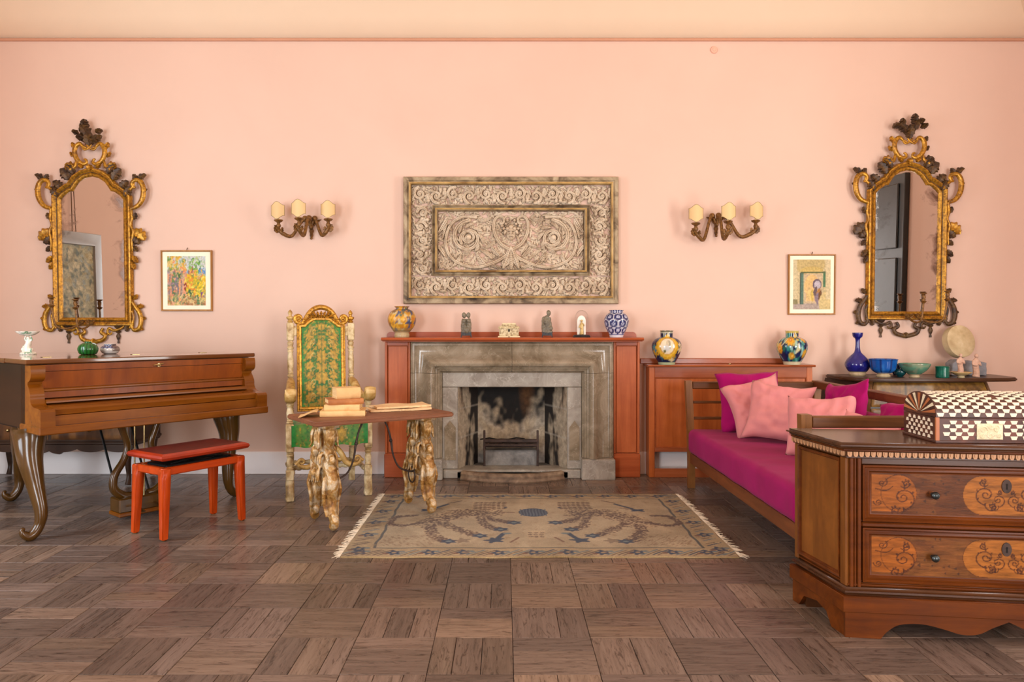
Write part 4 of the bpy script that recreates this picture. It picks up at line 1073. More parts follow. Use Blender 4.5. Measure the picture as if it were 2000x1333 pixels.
lid = [off(p, .018) for p in outl]; lid[0] = (-.018, .52); lid[-1] = (PW + .018, .52)
lid = [p for p in lid if p[1] >= .519]
mb = MB(); mb.prism(lid, .9885, 1.016, 'z'); obj('lid', mb, M_lid, pn, smooth=30)
mb = MB(); mb.box(-.018, .175, .9885, PW + .018, .517, 1.016, .006); obj('front_flap', mb, M_lid, pn)
for u in (.18, .72, 1.2):
    mb = MB(); mb.box(u, .50, 1.0155, u + .05, .535, 1.0185, .001); obj('lid_hinge', mb, M_brass, pn)
cheek = smooth_path([(.155, .984), (.147, .955), (.150, .915), (.168, .896), (.192, .888)], 4) + smooth_path([(.196, .874), (.176, .85), (.160, .82), (.158, .79), (.142, .765), (.105, .751), (.05, .747), (.014, .742), (0, .728)], 4) + [(0, .60), (.3, .60), (.3, .984)]
for u0, u1 in ((0, .075), (PW - .075, PW)):
    mb = MB(); mb.prism(cheek, u0, u1, 'x'); obj('cheek', mb, M_px, pn, smooth=35)
def bar(nm, poly, mat): mb = MB(); mb.prism(poly, .0755, PW - .0755, 'x'); return obj(nm, mb, mat, pn)
tr = bar('top_rail', [(.188, .947), (.186, .984), (.3, .984), (.3, .947)], M_pf)
bar('front_panel', [(.197, .848), (.190, .944), (.3, .944), (.3, .848)], M_pf)
bar('upper_ledge', [(.172, .834), (.172, .842), (.182, .847), (.3, .847), (.3, .828), (.178, .828)], M_px)
bar('lower_panel', [(.184, .792), (.184, .8275), (.3, .8275), (.3, .792)], M_pf)
bar('middle_ledge', [(.135, .776), (.14, .785), (.3, .7915), (.3, .765), (.135, .765)], M_px)
bar('keyboard_lid', [(.032, .706), (.026, .735), (.034, .747), (.06, .752), (.3, .764), (.3, .706)], M_px)
bar('key_slip', [(.020, .648), (.020, .703), (.3, .703), (.3, .648)], M_px)
mb = MB(); mb.box(-.008, -.006, .600, PW + .008, .30, .647, .006); obj('key_bed', mb, M_px, pn)
mb = MB(); mb.prism([(.10, .31), (.10, 1.2), (.6, 1.25), (1.0, .85), (1.32, .6), (1.32, .31)], .575, .619); obj('soundboard_beams', mb, M_blackp, pn)
mb = MB(); mb.lathe([(.0001, -.004), (.012, -.003), (.013, 0)], 16); mb.xf(0, Matrix.Rotation(-PI / 2, 4, 'X')); mb.tube([(-.035, 0, 0), (0, -.004, .002), (.03, -.003, .01)], [.004, .007, .003], 8)
mb.xf(0, Matrix.Translation((.745, .184, .957))); obj('lock', mb, M_brass, tr)
def cabriole(u0, so, vt, vf, nm='leg'):
    mb = MB()
    P = smooth_path([(u0 + so * .0, vt + .01, .615), (u0, vt, .56), (u0 + so * .012, vt - (vt - vf) * .30, .45), (u0 + so * .0, vt - (vt - vf) * .66, .30), (u0 - so * .012, vf + .0, .16), (u0 - so * .004, vf, .085), (u0 + so * .022, vf, .038), (u0 + so * .05, vf, .025), (u0 + so * .078, vf, .045), (u0 + so * .083, vf, .066), (u0 + so * .07, vf, .072)], 6)
    Rr = np.interp(np.linspace(0, 1, len(P)), [0, .1, .2, .3, .4, .5, .6, .7, .8, .9, 1], [.112, .104, .080, .056, .042, .034, .031, .028, .022, .015, .008])
    mb.tube(P, Rr, 14, squash=((1, 0, 0), .82))
    # bracket wings under the case
    mb.tube(smooth_path([(u0, vt, .54), (u0 - so * .06, vt + .0, .59), (u0 - so * .17, vt, .612)], 6), [.06, .035, .008], 10)
    mb.tube(smooth_path([(u0, vt, .54), (u0, vt + .07, .59), (u0, vt + .17, .612)], 6), [.06, .035, .008], 10)
    obj(nm, mb, M_leg, pn, smooth=60)
cabriole(.035, -1, .27, .13); cabriole(PW - .15, 1, .27, .235)
cabriole(.30, -1, 1.16, 1.30)
ly = MB()
mb = MB(); mb.box(.49, .16, .045, .80, .30, .135, .008); pb = obj('pedal_box', mb, M_leg, pn)
mb = MB(); mb.box(.485, .155, .022, .805, .305, .048, .006); obj('foot_board', mb, M_px, pb)
for s in (-1, 1):
    mb = MB(); c = .645
    mb.tube(smooth_path([(c + s * .05, .235, .13), (c + s * .10, .235, .14), (c + s * .155, .235, .19), (c + s * .155, .235, .27), (c + s * .10, .235, .36), (c + s * .075, .235, .45), (c + s * .10, .235, .54), (c + s * .12, .235, .60)], 7), [.026, .028, .028, .025, .022, .021, .022, .026], 12, squash=((0, 1, 0), .85))
    obj('lyre_arm', mb, M_leg, pn, smooth=60)
    mb = MB(); mb.tube([(c + s * .03, .235, .13), (c + s * .03, .235, .60)], .005, 8); obj('pedal_rod', mb, M_brass, pn)
    mb = MB(); mb.tube([(c + s * .10, .30, .10), (c + s * .10, .62, .60)], .008, 8); obj('lyre_brace', mb, M_blackp, pn)
for du in (-.06, .06):
    mb = MB(); mb.tube(smooth_path([(.645 + du, .17, .085), (.645 + du, .10, .075), (.645 + du, .05, .062)], 5), [.009, .012, .014], 10, squash=((0, 0, 1), .45)); obj('pedal', mb, M_brass, pb, smooth=60)

# pottery on the piano
M_cer = m_vcol('glazed_pottery', rough=.14, var=.08, scale=20, coat=.3)
M_cer_r = m_vcol('matt_glazed_pottery', rough=.3, var=.12, scale=24)
def vase_obj(name, label, cat, loc, prof, canvas, seg=72, sub=4, ribs=None, rotz=0, group=None, mat=None, inner=None, ):
    P = smooth_path(prof, sub); mb = MB(); n = len(P); zs = [p[1] for p in P]
    L = np.cumsum([0] + [math.dist(a, b_) for a, b_ in zip(P[:-1], P[1:])]); L = L / L[-1]
    vs = []; cs = []
    for k in range(seg):
        a = 2 * PI * k / seg; rr_ = 1 if ribs is None else ribs(a)
        for i, (r_, z_) in enumerate(P):
            vs.append((max(r_, 1e-5) * rr_ * math.sin(a), -max(r_, 1e-5) * rr_ * math.cos(a), z_)); cs.append(canvas.at((k / seg + .5) % 1.0, L[i]))
    fs = [(k * n + i, ((k + 1) % seg) * n + i, ((k + 1) % seg) * n + i + 1, k * n + i + 1) for k in range(seg) for i in range(n - 1)]
    fs.append(tuple(k * n for k in range(seg))[::-1])
    mb.add(vs, fs, cs)
    o = obj(name, mb, mat or M_cer, loc=loc, smooth=50, rotz=rotz); tag(o, label, cat, group); return o
rv = random.Random(9)
LZ = 1.0165
cv = Canvas(96, 40, (28, 104, 40)); 
for i in range(16): cv.line([(i / 16, 0), (i / 16, 1)], .04, (12, 62, 26))
cv.rect(0, .93, 1, 1, (60, 150, 70))
vase_obj('melon_jar', 'green glazed ribbed melon-shaped jar standing on the piano lid', 'jar', (PX(172, 4.97), 4.97, LZ), [(.04, 0), (.052, .006), (.061, .03), (.060, .048), (.050, .066), (.03, .078), (.02, .079), (.021, .086), (.015, .087), (.012, .07), (.0, .068)], cv, 96, ribs=lambda a: 1 + .03 * abs(math.sin(a * 8)))
cv = Canvas(120, 50, (226, 226, 220))
for i in range(14):
    cv.spiral((i + .5) / 14, .42, .16, .03, 1.4, .3, 1, .05, (40, 70, 130)); cv.blob((i + .5) / 14, .42, .008, .06, (90, 60, 40))
cv.rect(0, .68, 1, .74, (60, 50, 60)); cv.rect(0, .74, 1, .82, (222, 214, 196)); cv.rect(.62, .2, .86, .72, (92, 64, 48), .8)
vase_obj('small_bowl', 'small white bowl with dark blue scroll pattern on the piano lid', 'bowl', (PX(215, 5.12), 5.12, LZ), [(.035, 0), (.05, .006), (.062, .026), (.058, .045), (.042, .056), (.036, .060), (.040, .068), (.036, .067), (.03, .05), (.0, .02)], cv, 84)
# porcelain figure with a shallow basin
M_porc = m_noise('white_green_porcelain', [(.3, (236, 226, 206)), (.56, (232, 226, 210)), (.64, (60, 140, 96)), (.74, (206, 160, 150))], scale=22, rough=.15, dist=.2, detail=3)
mb = MB(); X0 = 0
mb.lathe([(.0001, 0), (.05, 0), (.048, .012), (.036, .02), (.0001, .022)], 18)
mb.tube(smooth_path([(0, 0, .015), (-.006, 0, .05), (.004, 0, .085), (0, 0, .11)], 5), [.026, .022, .018, .012], 10)
mb.ball((0, 0, .112), .012, 10, 8)
mb.tube(smooth_path([(-.012, 0, .09), (-.026, 0, .105), (-.018, 0, .128)], 5), [.007, .006, .005], 8); mb.tube(smooth_path([(.012, 0, .09), (.028, 0, .10), (.018, 0, .128)], 5), [.007, .006, .005], 8)
mb.tube(smooth_path([(-.03, .01, .015), (-.034, .0, .04), (-.024, -.008, .06)], 5), [.014, .012, .008], 8)
mb.ball((-.03, -.01, .035), .014, 8, 6); mb.ball((.028, -.006, .03), .016, 8, 6)
me = organic(mb, 'figure_body', .003, .002, 60)
pf = thing('porcelain_figurine', 'white and green porcelain figure holding up a shell basin on the piano', 'figurine', (PX(55, 4.96), 4.96, LZ), -.2)
obj('figure', me, M_porc, pf)
mb = MB(); mb.lathe([(.0001, .124), (.02, .126), (.045, .136), (.066, .152), (.068, .158), (.062, .155), (.04, .142), (.0001, .134)], 30, ribs=lambda a: 1 + .10 * math.cos(5 * a)); obj('shell_basin', mb, M_porc, pf, smooth=60)

# ================================================================== piano bench
M_or = m_wood('orange_stained_beech', (164, 52, 8), (202, 78, 16), 'z', rough=.3, fine=14, dark=(150, 42, 10), blotch=.35, coat=.05, bmp=.02)
M_orx = m_wood('orange_stained_rail', (160, 50, 9), (196, 74, 17), 'x', rough=.3, fine=14, dark=(150, 42, 10), blotch=.35, coat=.05, bmp=.02)
m, nt, b = new_mat('red_brown_leather'); v = coords(nt); f = tex_noise(nt, v, 220, 3); f2 = tex_noise(nt, v, 8, 4)
r = ramp(nt, [(.3, (74, 15, 11)), (.7, (96, 24, 15))]); nt.links.new(f2, r.inputs[0]); nt.links.new(r.outputs[0], b.inputs['Base Color']); bump(nt, b, f, .15, .002); setb(b, .38); M_leather = m
m, nt, b = new_mat('red_brown_leather_edge'); v = coords(nt); f2 = tex_noise(nt, v, 9, 4)
r = ramp(nt, [(.3, (138, 36, 10)), (.7, (168, 50, 14))]); nt.links.new(f2, r.inputs[0]); nt.links.new(r.outputs[0], b.inputs['Base Color']); setb(b, .35); M_leather_e = m
ang = math.radians(57)
bn = thing('piano_bench', 'orange wooden piano bench with a red-brown leather seat', 'bench', (-1.914, 4.124, 0), ang)
BL, BW = .52, .285                                 # along local x, along local y
for x in (0, BL):
    for y in (0, BW):
        sx = -1 if x == 0 else 1; sy = -1 if y == 0 else 1
        mb = MB(); t, w = .026, .018
        a = [(x + dx * t - sx * .012, y + dy * t - sy * .012) for dx, dy in ((-1, -1), (1, -1), (1, 1), (-1, 1))]
        c = [(x + dx * w, y + dy * w) for dx, dy in ((-1, -1), (1, -1), (1, 1), (-1, 1))]
        st = mb.add([(*p, 0.004) for p in c] + [(*p, .345) for p in a] + [(*p, .405) for p in [(q_[0], q_[1]) for q_ in a]], [(3, 2, 1, 0), (8, 9, 10, 11)] + [(i, (i + 1) % 4, 4 + (i + 1) % 4, 4 + i) for i in range(4)] + [(4 + i, 4 + (i + 1) % 4, 8 + (i + 1) % 4, 8 + i) for i in range(4)])
        bmw = mesh_from(mb, 'leg', True, 30); bmx = bmesh.new(); bmx.from_mesh(bmw); bmesh.ops.bevel(bmx, geom=bmx.edges[:], offset=.005, segments=2, affect='EDGES'); bmx.to_mesh(bmw); bmx.free()
        lg = obj('leg', bmw, M_or, bn)
        mb = MB(); mb.lathe([(.014, 0), (.015, .003), (.012, .006)], 12, (x, y, 0)); obj('glide', mb, M_brass, lg)
for y in (.012, BW - .012):
    mb = MB(); mb.box(.03, y - .018, .362, BL - .03, y + .018, .406, .006); obj('rail', mb, M_orx, bn)
for x in (.012, BL - .012):
    mb = MB(); mb.box(x - .018, .034, .362, x + .018, BW - .034, .406, .006); obj('rail', mb, M_orx, bn)
mb = MB(); mb.box(.045, .045, .385, BL - .045, BW - .045, .412, .004); obj('lift_plate', mb, M_blackp, bn)
for y in (.07, BW - .07):
    for s in (-1, 1):
        mb = MB(); mb.tube([(BL / 2 - s * .17, y, .412), (BL / 2 + s * .17, y, .446)], .006, 6); obj('lift_strut', mb, M_blackp, bn)
e = .022
mb = MB(); mb.prism([(0 - e, 0 - e), (BL + e, -e), (BL + e, BW + e), (-e, BW + e)], .446, .452)
def ringb(x0, y0, x1, y1, z): return [(x0, y0, z), (x1, y0, z), (x1, y1, z), (x0, y1, z)]
mb = MB(); lay = [(e - .02, .444), (e + .004, .452), (e + .012, .466), (e + .006, .478), (e - .012, .487)]
vs = [p for (d, z) in lay for p in ringb(-d, -d, BL + d, BW + d, z)]
fs = [(i * 4 + k, i * 4 + (k + 1) % 4, i * 4 + 4 + (k + 1) % 4, i * 4 + 4 + k) for i in range(4) for k in range(4)] + [(3, 2, 1, 0), (16, 17, 18, 19)]
mb.add(vs, fs); st = obj('seat', mb, M_leather_e, bn, smooth=25)
mb = MB(); d = e - .012
def seat_top(u, v_):
    z = .4868 + .006 * (max(0, 1 - (2 * u - 1) ** 4) * max(0, 1 - (2 * v_ - 1) ** 4)) ** .5
    return (-d + (BL + 2 * d) * u, -d + (BW + 2 * d) * v_, z)
mb.grid(24, 14, seat_top); obj('seat_panel', mb, M_leather, st, smooth=60)

# ================================================================== commode behind the piano
M_ven = m_vcol('inlaid_veneer', rough=.35, var=.35, scale=18, sc=(1, 1, .3))
M_dkw = m_wood('dark_carved_walnut', (52, 34, 24), (78, 54, 38), 'x', rough=.4)
lc = thing('low_commode', 'inlaid commode with dark scalloped apron against the wall behind the piano', 'commode', (-3.42, 5.74, 0))
mb = MB(); mb.box(-.62, -.22, .30, .62, .24, .80, .008); obj('body', mb, M_dkw, lc)
for r_i, (z0, z1) in enumerate(((.355, .50), (.52, .655), (.675, .785))):
    for c_i in range(2):
        x0, x1 = (-.60, -.01) if c_i == 0 else (.01, .60)
        cv = Canvas(60, 12, (122, 78, 40))
        for k in range(9): cv.rect(k / 9 + .01, .1, (k + 1) / 9 - .01, .9, rv.choice([(168, 110, 52), (128, 80, 40), (96, 60, 34), (182, 124, 62), (110, 70, 38)]))
        mb = MB(); mb.grid(61, 8, lambda u, v_: (x0 + (x1 - x0) * u, -.2225 - .006 * (0 < u < 1 and 0 < v_ < 1), z0 + (z1 - z0) * v_), cv.at); mb.box(x0, -.222, z0, x1, -.2, z1, col=lin((96, 60, 34)))
        dr = obj('drawer', mb, M_ven, lc, recalc=False)
        mb = MB(); mb.ball(((x0 + x1) / 2, -.236, (z0 + z1) / 2), .014, 10, 8); obj('knob', mb, M_brass, dr, smooth=60)
mb = MB(); mb.box(-.64, -.24, .80, .64, .25, .83, .008); obj('top', mb, M_dkw, lc)
mb = MB(); mb.box(-.63, -.236, .318, .63, .24, .342, .006); obj('base_moulding', mb, M_dkw, lc)
ap = [(-.63, .318)]; n_ = 61
for i in range(n_):
    t = i / (n_ - 1); x = -.63 + 1.26 * t; s = abs(math.sin(t * PI * 6))
    z = .262 + .028 * (1 - s ** .6) - (.016 if abs(t - .5) < .07 else 0)
    ap.append((x, z))
ap.append((.63, .318)); mb = MB(); mb.prism(ap[::-1], -.236, -.212, 'y'); obj('apron', mb, M_dkw, lc)
for x in (-.58, .58):
    for y in (-.19, .2):
        mb = MB(); mb.tube(smooth_path([(x, y, .31), (x, y - .015, .2), (x, y, .08), (x, y - .015, .012)], 5), [.035, .024, .016, .022], 10); obj('leg', mb, M_dkw, lc, smooth=60)
# ================================================================== throne chair with green brocade
M_crm = m_noise('cream_worn_paint', [(.28, (98, 70, 42)), (.42, (176, 146, 96)), (.56, (220, 200, 154)), (.8, (238, 226, 196))], scale=14, rough=.5, bmp=.3, bscale=50)
M_crm2 = m_noise('cream_gilt_paint', [(.3, (140, 98, 46)), (.5, (190, 152, 84)), (.75, (222, 196, 138))], scale=18, rough=.42, bmp=.3, bscale=50, metal=.15)
M_chg = m_gold('chair_gilding', gold=(222, 166, 62), worn=(168, 112, 46), dark=(96, 60, 26), thr=.62)
m, nt, b = new_mat('green_gold_brocade'); a = N(nt, 'ShaderNodeVertexColor', layer_name='Col'); v = coords(nt, (1, 1, 1)); f = tex_noise(nt, v, 320, 2); f2 = tex_noise(nt, v, 40, 4)
r = ramp(nt, [(.3, (190, 190, 190)), (.7, (255, 255, 255))]); nt.links.new(f2, r.inputs[0]); nt.links.new(mixc(nt, 1.0, a.outputs['Color'], r.outputs[0], 'MULTIPLY'), b.inputs['Base Color']); bump(nt, b, f, .3, .002); setb(b, .5, sheen=.2); M_broc = m
G1, G2, GO, GO2 = (44, 140, 44), (34, 108, 38), (194, 154, 44), (208, 168, 58)
def brocade(w, h, rows):
    cv = Canvas(w, h, G1); rc = random.Random(3)
    asp = w / h
    cv.rect(.06, .02, .94, .98, (120, 146, 56), .55)
    for k in range(260):
        cx = rc.uniform(.06, .5); cy = rc.random(); L = rc.uniform(.01, .03)
        c = rc.choice([GO, GO, G2, G1])
        for x in (cx, 1 - cx): cv.blob(x, cy, L / asp * .9, L * .7, c, 4, .35, 0, .85)
    for (x, y, r_, p) in rows:
        for xx_ in ({x, 1 - x}):
            r_ *= 1.12; cv.blob(xx_, y, r_ * 1.18 / asp, r_ * 1.12, G2, p, .16, 0, .9); cv.blob(xx_, y, r_ / asp, r_ * .95, GO, p, .16); cv.blob(xx_, y, r_ * .62 / asp, r_ * .6, GO2, p, .2, 0, .8); cv.blob(xx_, y, r_ * .3 / asp, r_ * .3, (168, 140, 50), p, .2, 0, .8)
    for (x, y, R_, sg) in [(.30, yy_, .055, 1) for yy_ in np.arange(.08, 1, .155)]:
        for mx in (0, 1):
            X = x if not mx else 1 - x; cv.spiral(X, y, R_, .012, 1.2, .5 if not mx else PI - .5, sg if not mx else -sg, .010, G2); cv.spiral(X, y + .05, R_ * .8, .012, 1.0, 3.6 if not mx else PI - 3.6, -sg if not mx else sg, .008, (214, 190, 110))
    cv.line([(.5, 0), (.5, 1)], .006, G2, .6)
    cv.rect(0, 0, .045, 1, (24, 140, 50)); cv.rect(.955, 0, 1, 1, (24, 140, 50))
    return cv
ch = thing('throne_chair', 'tall-backed cream and gilt armchair upholstered in green and gold brocade', 'armchair', (-1.228, 5.16, 0), math.radians(21.4))
HX, BXX, BY_ = .27, .225, .42
def turned(mb, x, y, z0, z1, spec, seg=14, lean=0.0):
    """spec: list of (t, r)"""
    st = mb.lathe([(r_, z0 + (z1 - z0) * t) for t, r_ in spec], seg, (0, 0, 0))
    for i in range(st, len(mb.v)):
        p = mb.v[i]; mb.v[i] = (p[0] + x, p[1] + y + lean * max(0, p[2] - .5), p[2])
spindle = [(0, .016), (.02, .022), (.05, .022), (.07, .016), (.09, .024), (.12, .025), (.15, .017), (.18, .022), (.21, .018), (.30, .022), (.5, .0235), (.68, .018), (.72, .024), (.75, .017), (.79, .025), (.82, .025), (.85, .017), (.88, .022), (.94, .024), (.96, .017), (1, .018)]
LEAN = .075
for s in (-1, 1):
    # back post
    mb = MB(); x = s * BXX
    mb.box(x - .022, BY_ - .022, .03, x + .022, BY_ + .022, .16, .004)
    turned(mb, x, BY_, .155, .34, spindle)
    mb.box(x - .024, BY_ - .024, .33, x + .024, BY_ + .024, .56, .004)
    turned(mb, x, BY_, .56, .74, spindle, lean=LEAN)
    st = mb.box(x - .022, BY_ - .022 + LEAN * .27, .735, x + .022, BY_ + .022 + LEAN * .27, .81, .004)
    turned(mb, x, BY_, .805, 1.105, spindle, lean=LEAN)
    mb.box(x - .026, BY_ - .026 + LEAN * .65, 1.10, x + .026, BY_ + .026 + LEAN * .65, 1.235, .006)
    po = obj('back_post', mb, M_crm, ch, smooth=40)
    mb = MB(); turned(mb, x, BY_, 1.233, 1.335, [(0, .015), (.12, .022), (.22, .014), (.34, .028), (.46, .028), (.52, .012), (.62, .011), (.72, .017), (.84, .015), (.93, .008), (1, .001)], lean=LEAN); obj('finial', mb, M_chg if s > 0 else M_crm2, po, smooth=50)
    # front leg with arm support
    mb = MB(); x = s * HX
    mb.box(x - .027, -.027, .0, x + .027, .027, .035, .006)
    mb.tube(smooth_path([(x, 0, .02), (x, -.012, .06), (x, .004, .12), (x, 0, .15)], 5), [.032, .028, .03, .026], 12)
    mb.box(x - .026, -.026, .145, x + .026, .026, .215, .005)
    turned(mb, x, 0, .21, .345, spindle)
    mb.box(x - .027, -.027, .34, x + .027, .027, .53, .005)
    turned(mb, x, 0, .525, .70, spindle)
    obj('front_leg', mb, M_crm, ch, smooth=40)
    # arm: sweeps down from the post and rolls over in a volute
    mb = MB()
    P = smooth_path([(s * BXX, BY_ + .02, .80), (s * (BXX + .006), BY_ - .05, .785), (s * .245, .24, .715), (s * .262, .10, .690), (s * HX, .01, .712), (s * (HX + .004), -.055, .745)], 8)
    mb.tube(P, [.022, .028, .032, .032, .034, .034], 12, squash=((1, 0, 0), 1.1))
    sp = [(s * (HX + .002), q_[0], q_[2]) for q_ in spiral_pts(-.035, .735, .054, .018, 1.3, PI * .75, 1)]
    mb.tube(sp, [.020, .016, .012], 10, squash=((1, 0, 0), 2.0))
    mb.lathe([(.001, -.032), (.040, -.030), (.046, -.018), (.046, .018), (.040, .030), (.001, .032)], 16); st = len(mb.v) - 16 * 6
    mb.xf(st, Matrix.Translation((s * (HX + .002), -.035, .735)) @ Matrix.Rotation(PI / 2, 4, 'Y'))
    obj('armrest', mb, M_crm2, ch, smooth=50)
    # side stretcher
    mb = MB(); st = mb.lathe([(r_ * .8, t * .40) for t, r_ in spindle], 12); mb.xf(st, Matrix.Translation((s * .25, .012, .19)) @ Matrix.Rotation(-PI / 2, 4, 'X')); obj('side_stretcher', mb, M_crm, ch, smooth=40)
mb = MB(); st = mb.lathe([(r_ * .85, t * .48) for t, r_ in spindle], 12); mb.xf(st, Matrix.Translation((-.24, .20, .19)) @ Matrix.Rotation(PI / 2, 4, 'Y')); obj('cross_stretcher', mb, M_crm, ch, smooth=40)
mb = MB(); st = mb.lathe([(r_ * .8, t * .42) for t, r_ in spindle], 12); mb.xf(st, Matrix.Translation((-.21, BY_, .19)) @ Matrix.Rotation(PI / 2, 4, 'Y')); obj('rear_stretcher', mb, M_crm, ch, smooth=40)
# carved front stretcher: two S-scrolls rising to the middle
mb = MB()
for s in (-1, 1):
    sp = [(s * (.19 - 0) + s * (q_[0]), -.004, .265 + q_[2]) for q_ in spiral_pts(0, 0, .033, .008, 1.25, -PI / 2, 1)]
    mb.tube(sp[::-1], [.006, .010, .013], 8)
    mb.tube(smooth_path([(s * .19, -.004, .232), (s * .15, -.004, .228), (s * .11, -.004, .25), (s * .085, -.004, .30), (s * .05, -.004, .345), (s * .0, -.004, .36)], 7), [.014, .019, .021, .020, .019, .016], 10)
    mb.tube(smooth_path([(s * .235, -.004, .25), (s * .22, -.004, .262), (s * .205, -.004, .28)], 4), [.012, .012, .010], 8)
    mb.tube(smooth_path([(s * .10, -.002, .27), (s * .06, -.002, .27), (s * .03, -.002, .30)], 4), [.012, .011, .006], 8)
obj('front_stretcher', mb, M_crm2, ch, smooth=50)
# seat
def rails(nm, x0, x1, y0, y1): mb = MB(); mb.box(x0, y0, .40, x1, y1, .47, .006); obj(nm, mb, M_crm, ch)
rails('seat_rail', -.245, .245, -.015, .02); rails('seat_rail', -.2, .2, BY_ - .02, BY_ + .015)
cvs = brocade(110, 60, [(.5, .5, .16, 7), (.2, .5, .12, 6), (.35, .85, .10, 6), (.35, .18, .1, 6)])
mb = MB()
def seat(u, v_):
    # u across, v_: 0 bottom of the drop, .35 front edge, 1 back
    w = .262 - .04 * max(0, (v_ - .35) / .65); x = (2 * u - 1) * w
    if v_ < .35: return (x, -.03 - .006 * math.sin(v_ / .35 * PI), .372 + .148 * (v_ / .35) - .006 * math.cos(x * 40) * (1 - v_ / .35))
    t = (v_ - .35) / .65
    return (x, -.03 + (BY_ - .02 + .03) * t, .522 + .035 * math.sin(min(1, t * 1.4 + .1) * PI * .55) * (1 - .6 * (2 * u - 1) ** 4))
mb.grid(80, 70, seat, cvs.at); obj('seat_cover', mb, M_broc, ch, recalc=False, smooth=60)
for s in (-1, 1):
    mb = MB(); mb.grid(30, 14, lambda u, v_: (s * (.263 - .04 * u), -.029 + (BY_ + .01) * u, .378 + .146 * v_), lambda u, v_: cvs.at(.1 + .8 * u, v_ * .35)); obj('seat_side', mb, M_broc, ch, recalc=False)
mb = MB(); mb.box(-.22, .0, .40, .22, BY_ - .02, .525, .01); obj('seat_pad', mb, m_noise('webbing', [(.3, (60, 50, 40)), (.7, (80, 66, 50))]), ch)
# back: gilded frame, brocade panel with a shaped top
def hp(u):   # top edge of the panel at u in -1..1
    a_ = abs(u)
    return 1.205 + .052 * max(0, min(1, (1 - (a_ / .78)) * 1.9)) ** .8 if a_ < .78 else 1.205
def lean(z): return BY_ - .004 + LEAN * max(0, z - .5)
cvb = brocade(90, 170, [(.5, .35, .075, 8), (.5, .47, .06, 8), (.5, .72, .055, 7), (.5, .58, .065, 9), (.24, .86, .06, 8), (.22, .74, .045, 7), (.2, .62, .045, 7), (.2, .5, .045, 7), (.22, .38, .045, 7), (.22, .25, .055, 8), (.22, .12, .055, 8), (.5, .18, .06, 8), (.5, .92, .04, 6), (.5, .06, .05, 8)])
mb = MB(); zb = .60
mb.grid(70, 130, lambda u, v_: ((2 * u - 1) * .148, lean(zb + (hp(2 * u - 1) - zb) * v_) - .022 - .006 * (1 - (2 * u - 1) ** 4) * (1 - (2 * v_ - 1) ** 8), zb + (hp(2 * u - 1) - zb) * v_), cvb.at)
obj('back_panel', mb, M_broc, ch, recalc=False, smooth=60)
path = [(-.150, .60), (.150, .60), (.150, 1.205)] + [(u * .150, hp(u) + .002) for u in np.linspace(.78, -.78, 25)] + [(-.150, 1.205)]
mb = MB(); mb.sweep2d(path, [(.006, 0), (.006, .014), (.0, .022), (-.012, .024), (-.020, .014), (-.026, .016), (-.030, .010), (-.030, -.012), (.006, -.012)]); 
for i in range(len(mb.v)): p = mb.v[i]; mb.v[i] = (p[0], p[1] + lean(p[2]) - .008, p[2])
obj('back_frame', mb, M_chg, ch, smooth=35)
for s in (-1, 1):
    mb = MB(); y = lean(1.17); mb.box(min(s * .178, s * .205), y - .016, 1.135, max(s * .178, s * .205), y + .012, 1.21, .004); obj('frame_bracket', mb, M_crm, ch)
# crest: arch, volutes, shell and leaf filling
mb = MB(); y0 = lean(1.27) - .012
arch = smooth_path([(-.15, y0, 1.228), (-.135, y0, 1.236), (-.112, y0, 1.27), (-.09, y0, 1.305), (-.06, y0, 1.335), (-.02, y0, 1.352), (.02, y0, 1.352), (.06, y0, 1.335), (.09, y0, 1.305), (.112, y0, 1.27), (.135, y0, 1.236), (.15, y0, 1.228)], 6)
mb.tube(arch, [.013, .017, .019, .020, .020, .019, .017, .013], 12)
for s in (-1, 1):
    sp = [(s * .165 + s * q_[0], y0, 1.268 + q_[2]) for q_ in spiral_pts(0, 0, .038, .010, 1.4, -PI / 2 - .4, 1)]
    mb.tube(sp, [.015, .014, .010, .008], 10); mb.ball((s * .165, y0 - .006, 1.268), .013, 10, 6, (1, 1.3, 1))
    for (t_, zz) in ((.118, 1.262), (.088, 1.298)): mb.ball((s * t_, y0 - .004, zz), .021, 10, 6, (1, 1, .5))
crest = obj('crest_rail', mb, M_chg, ch, smooth=50)
mb = MB()
for k in range(-3, 4):
    mb.leaf((k * .012, 1.268), PI / 2 + k * -.28, .06, .012, .02, 2, -.15 * k, y=y0 - .004)
for s in (-1, 1):
    for (x, z, a_, L) in ((.05, 1.285, .2, .05), (.06, 1.262, -.3, .055), (.045, 1.30, .9, .04), (.095, 1.25, -.2, .05), (.10, 1.235, .3, .045), (.065, 1.275, 1.4, .03)):
        mb.leaf((s * x, z), a_ if s > 0 else PI - a_, L, .014, .018, 3, -s * .5, y=y0)
obj('crest_leaves', mb, M_chg, crest, smooth=50)

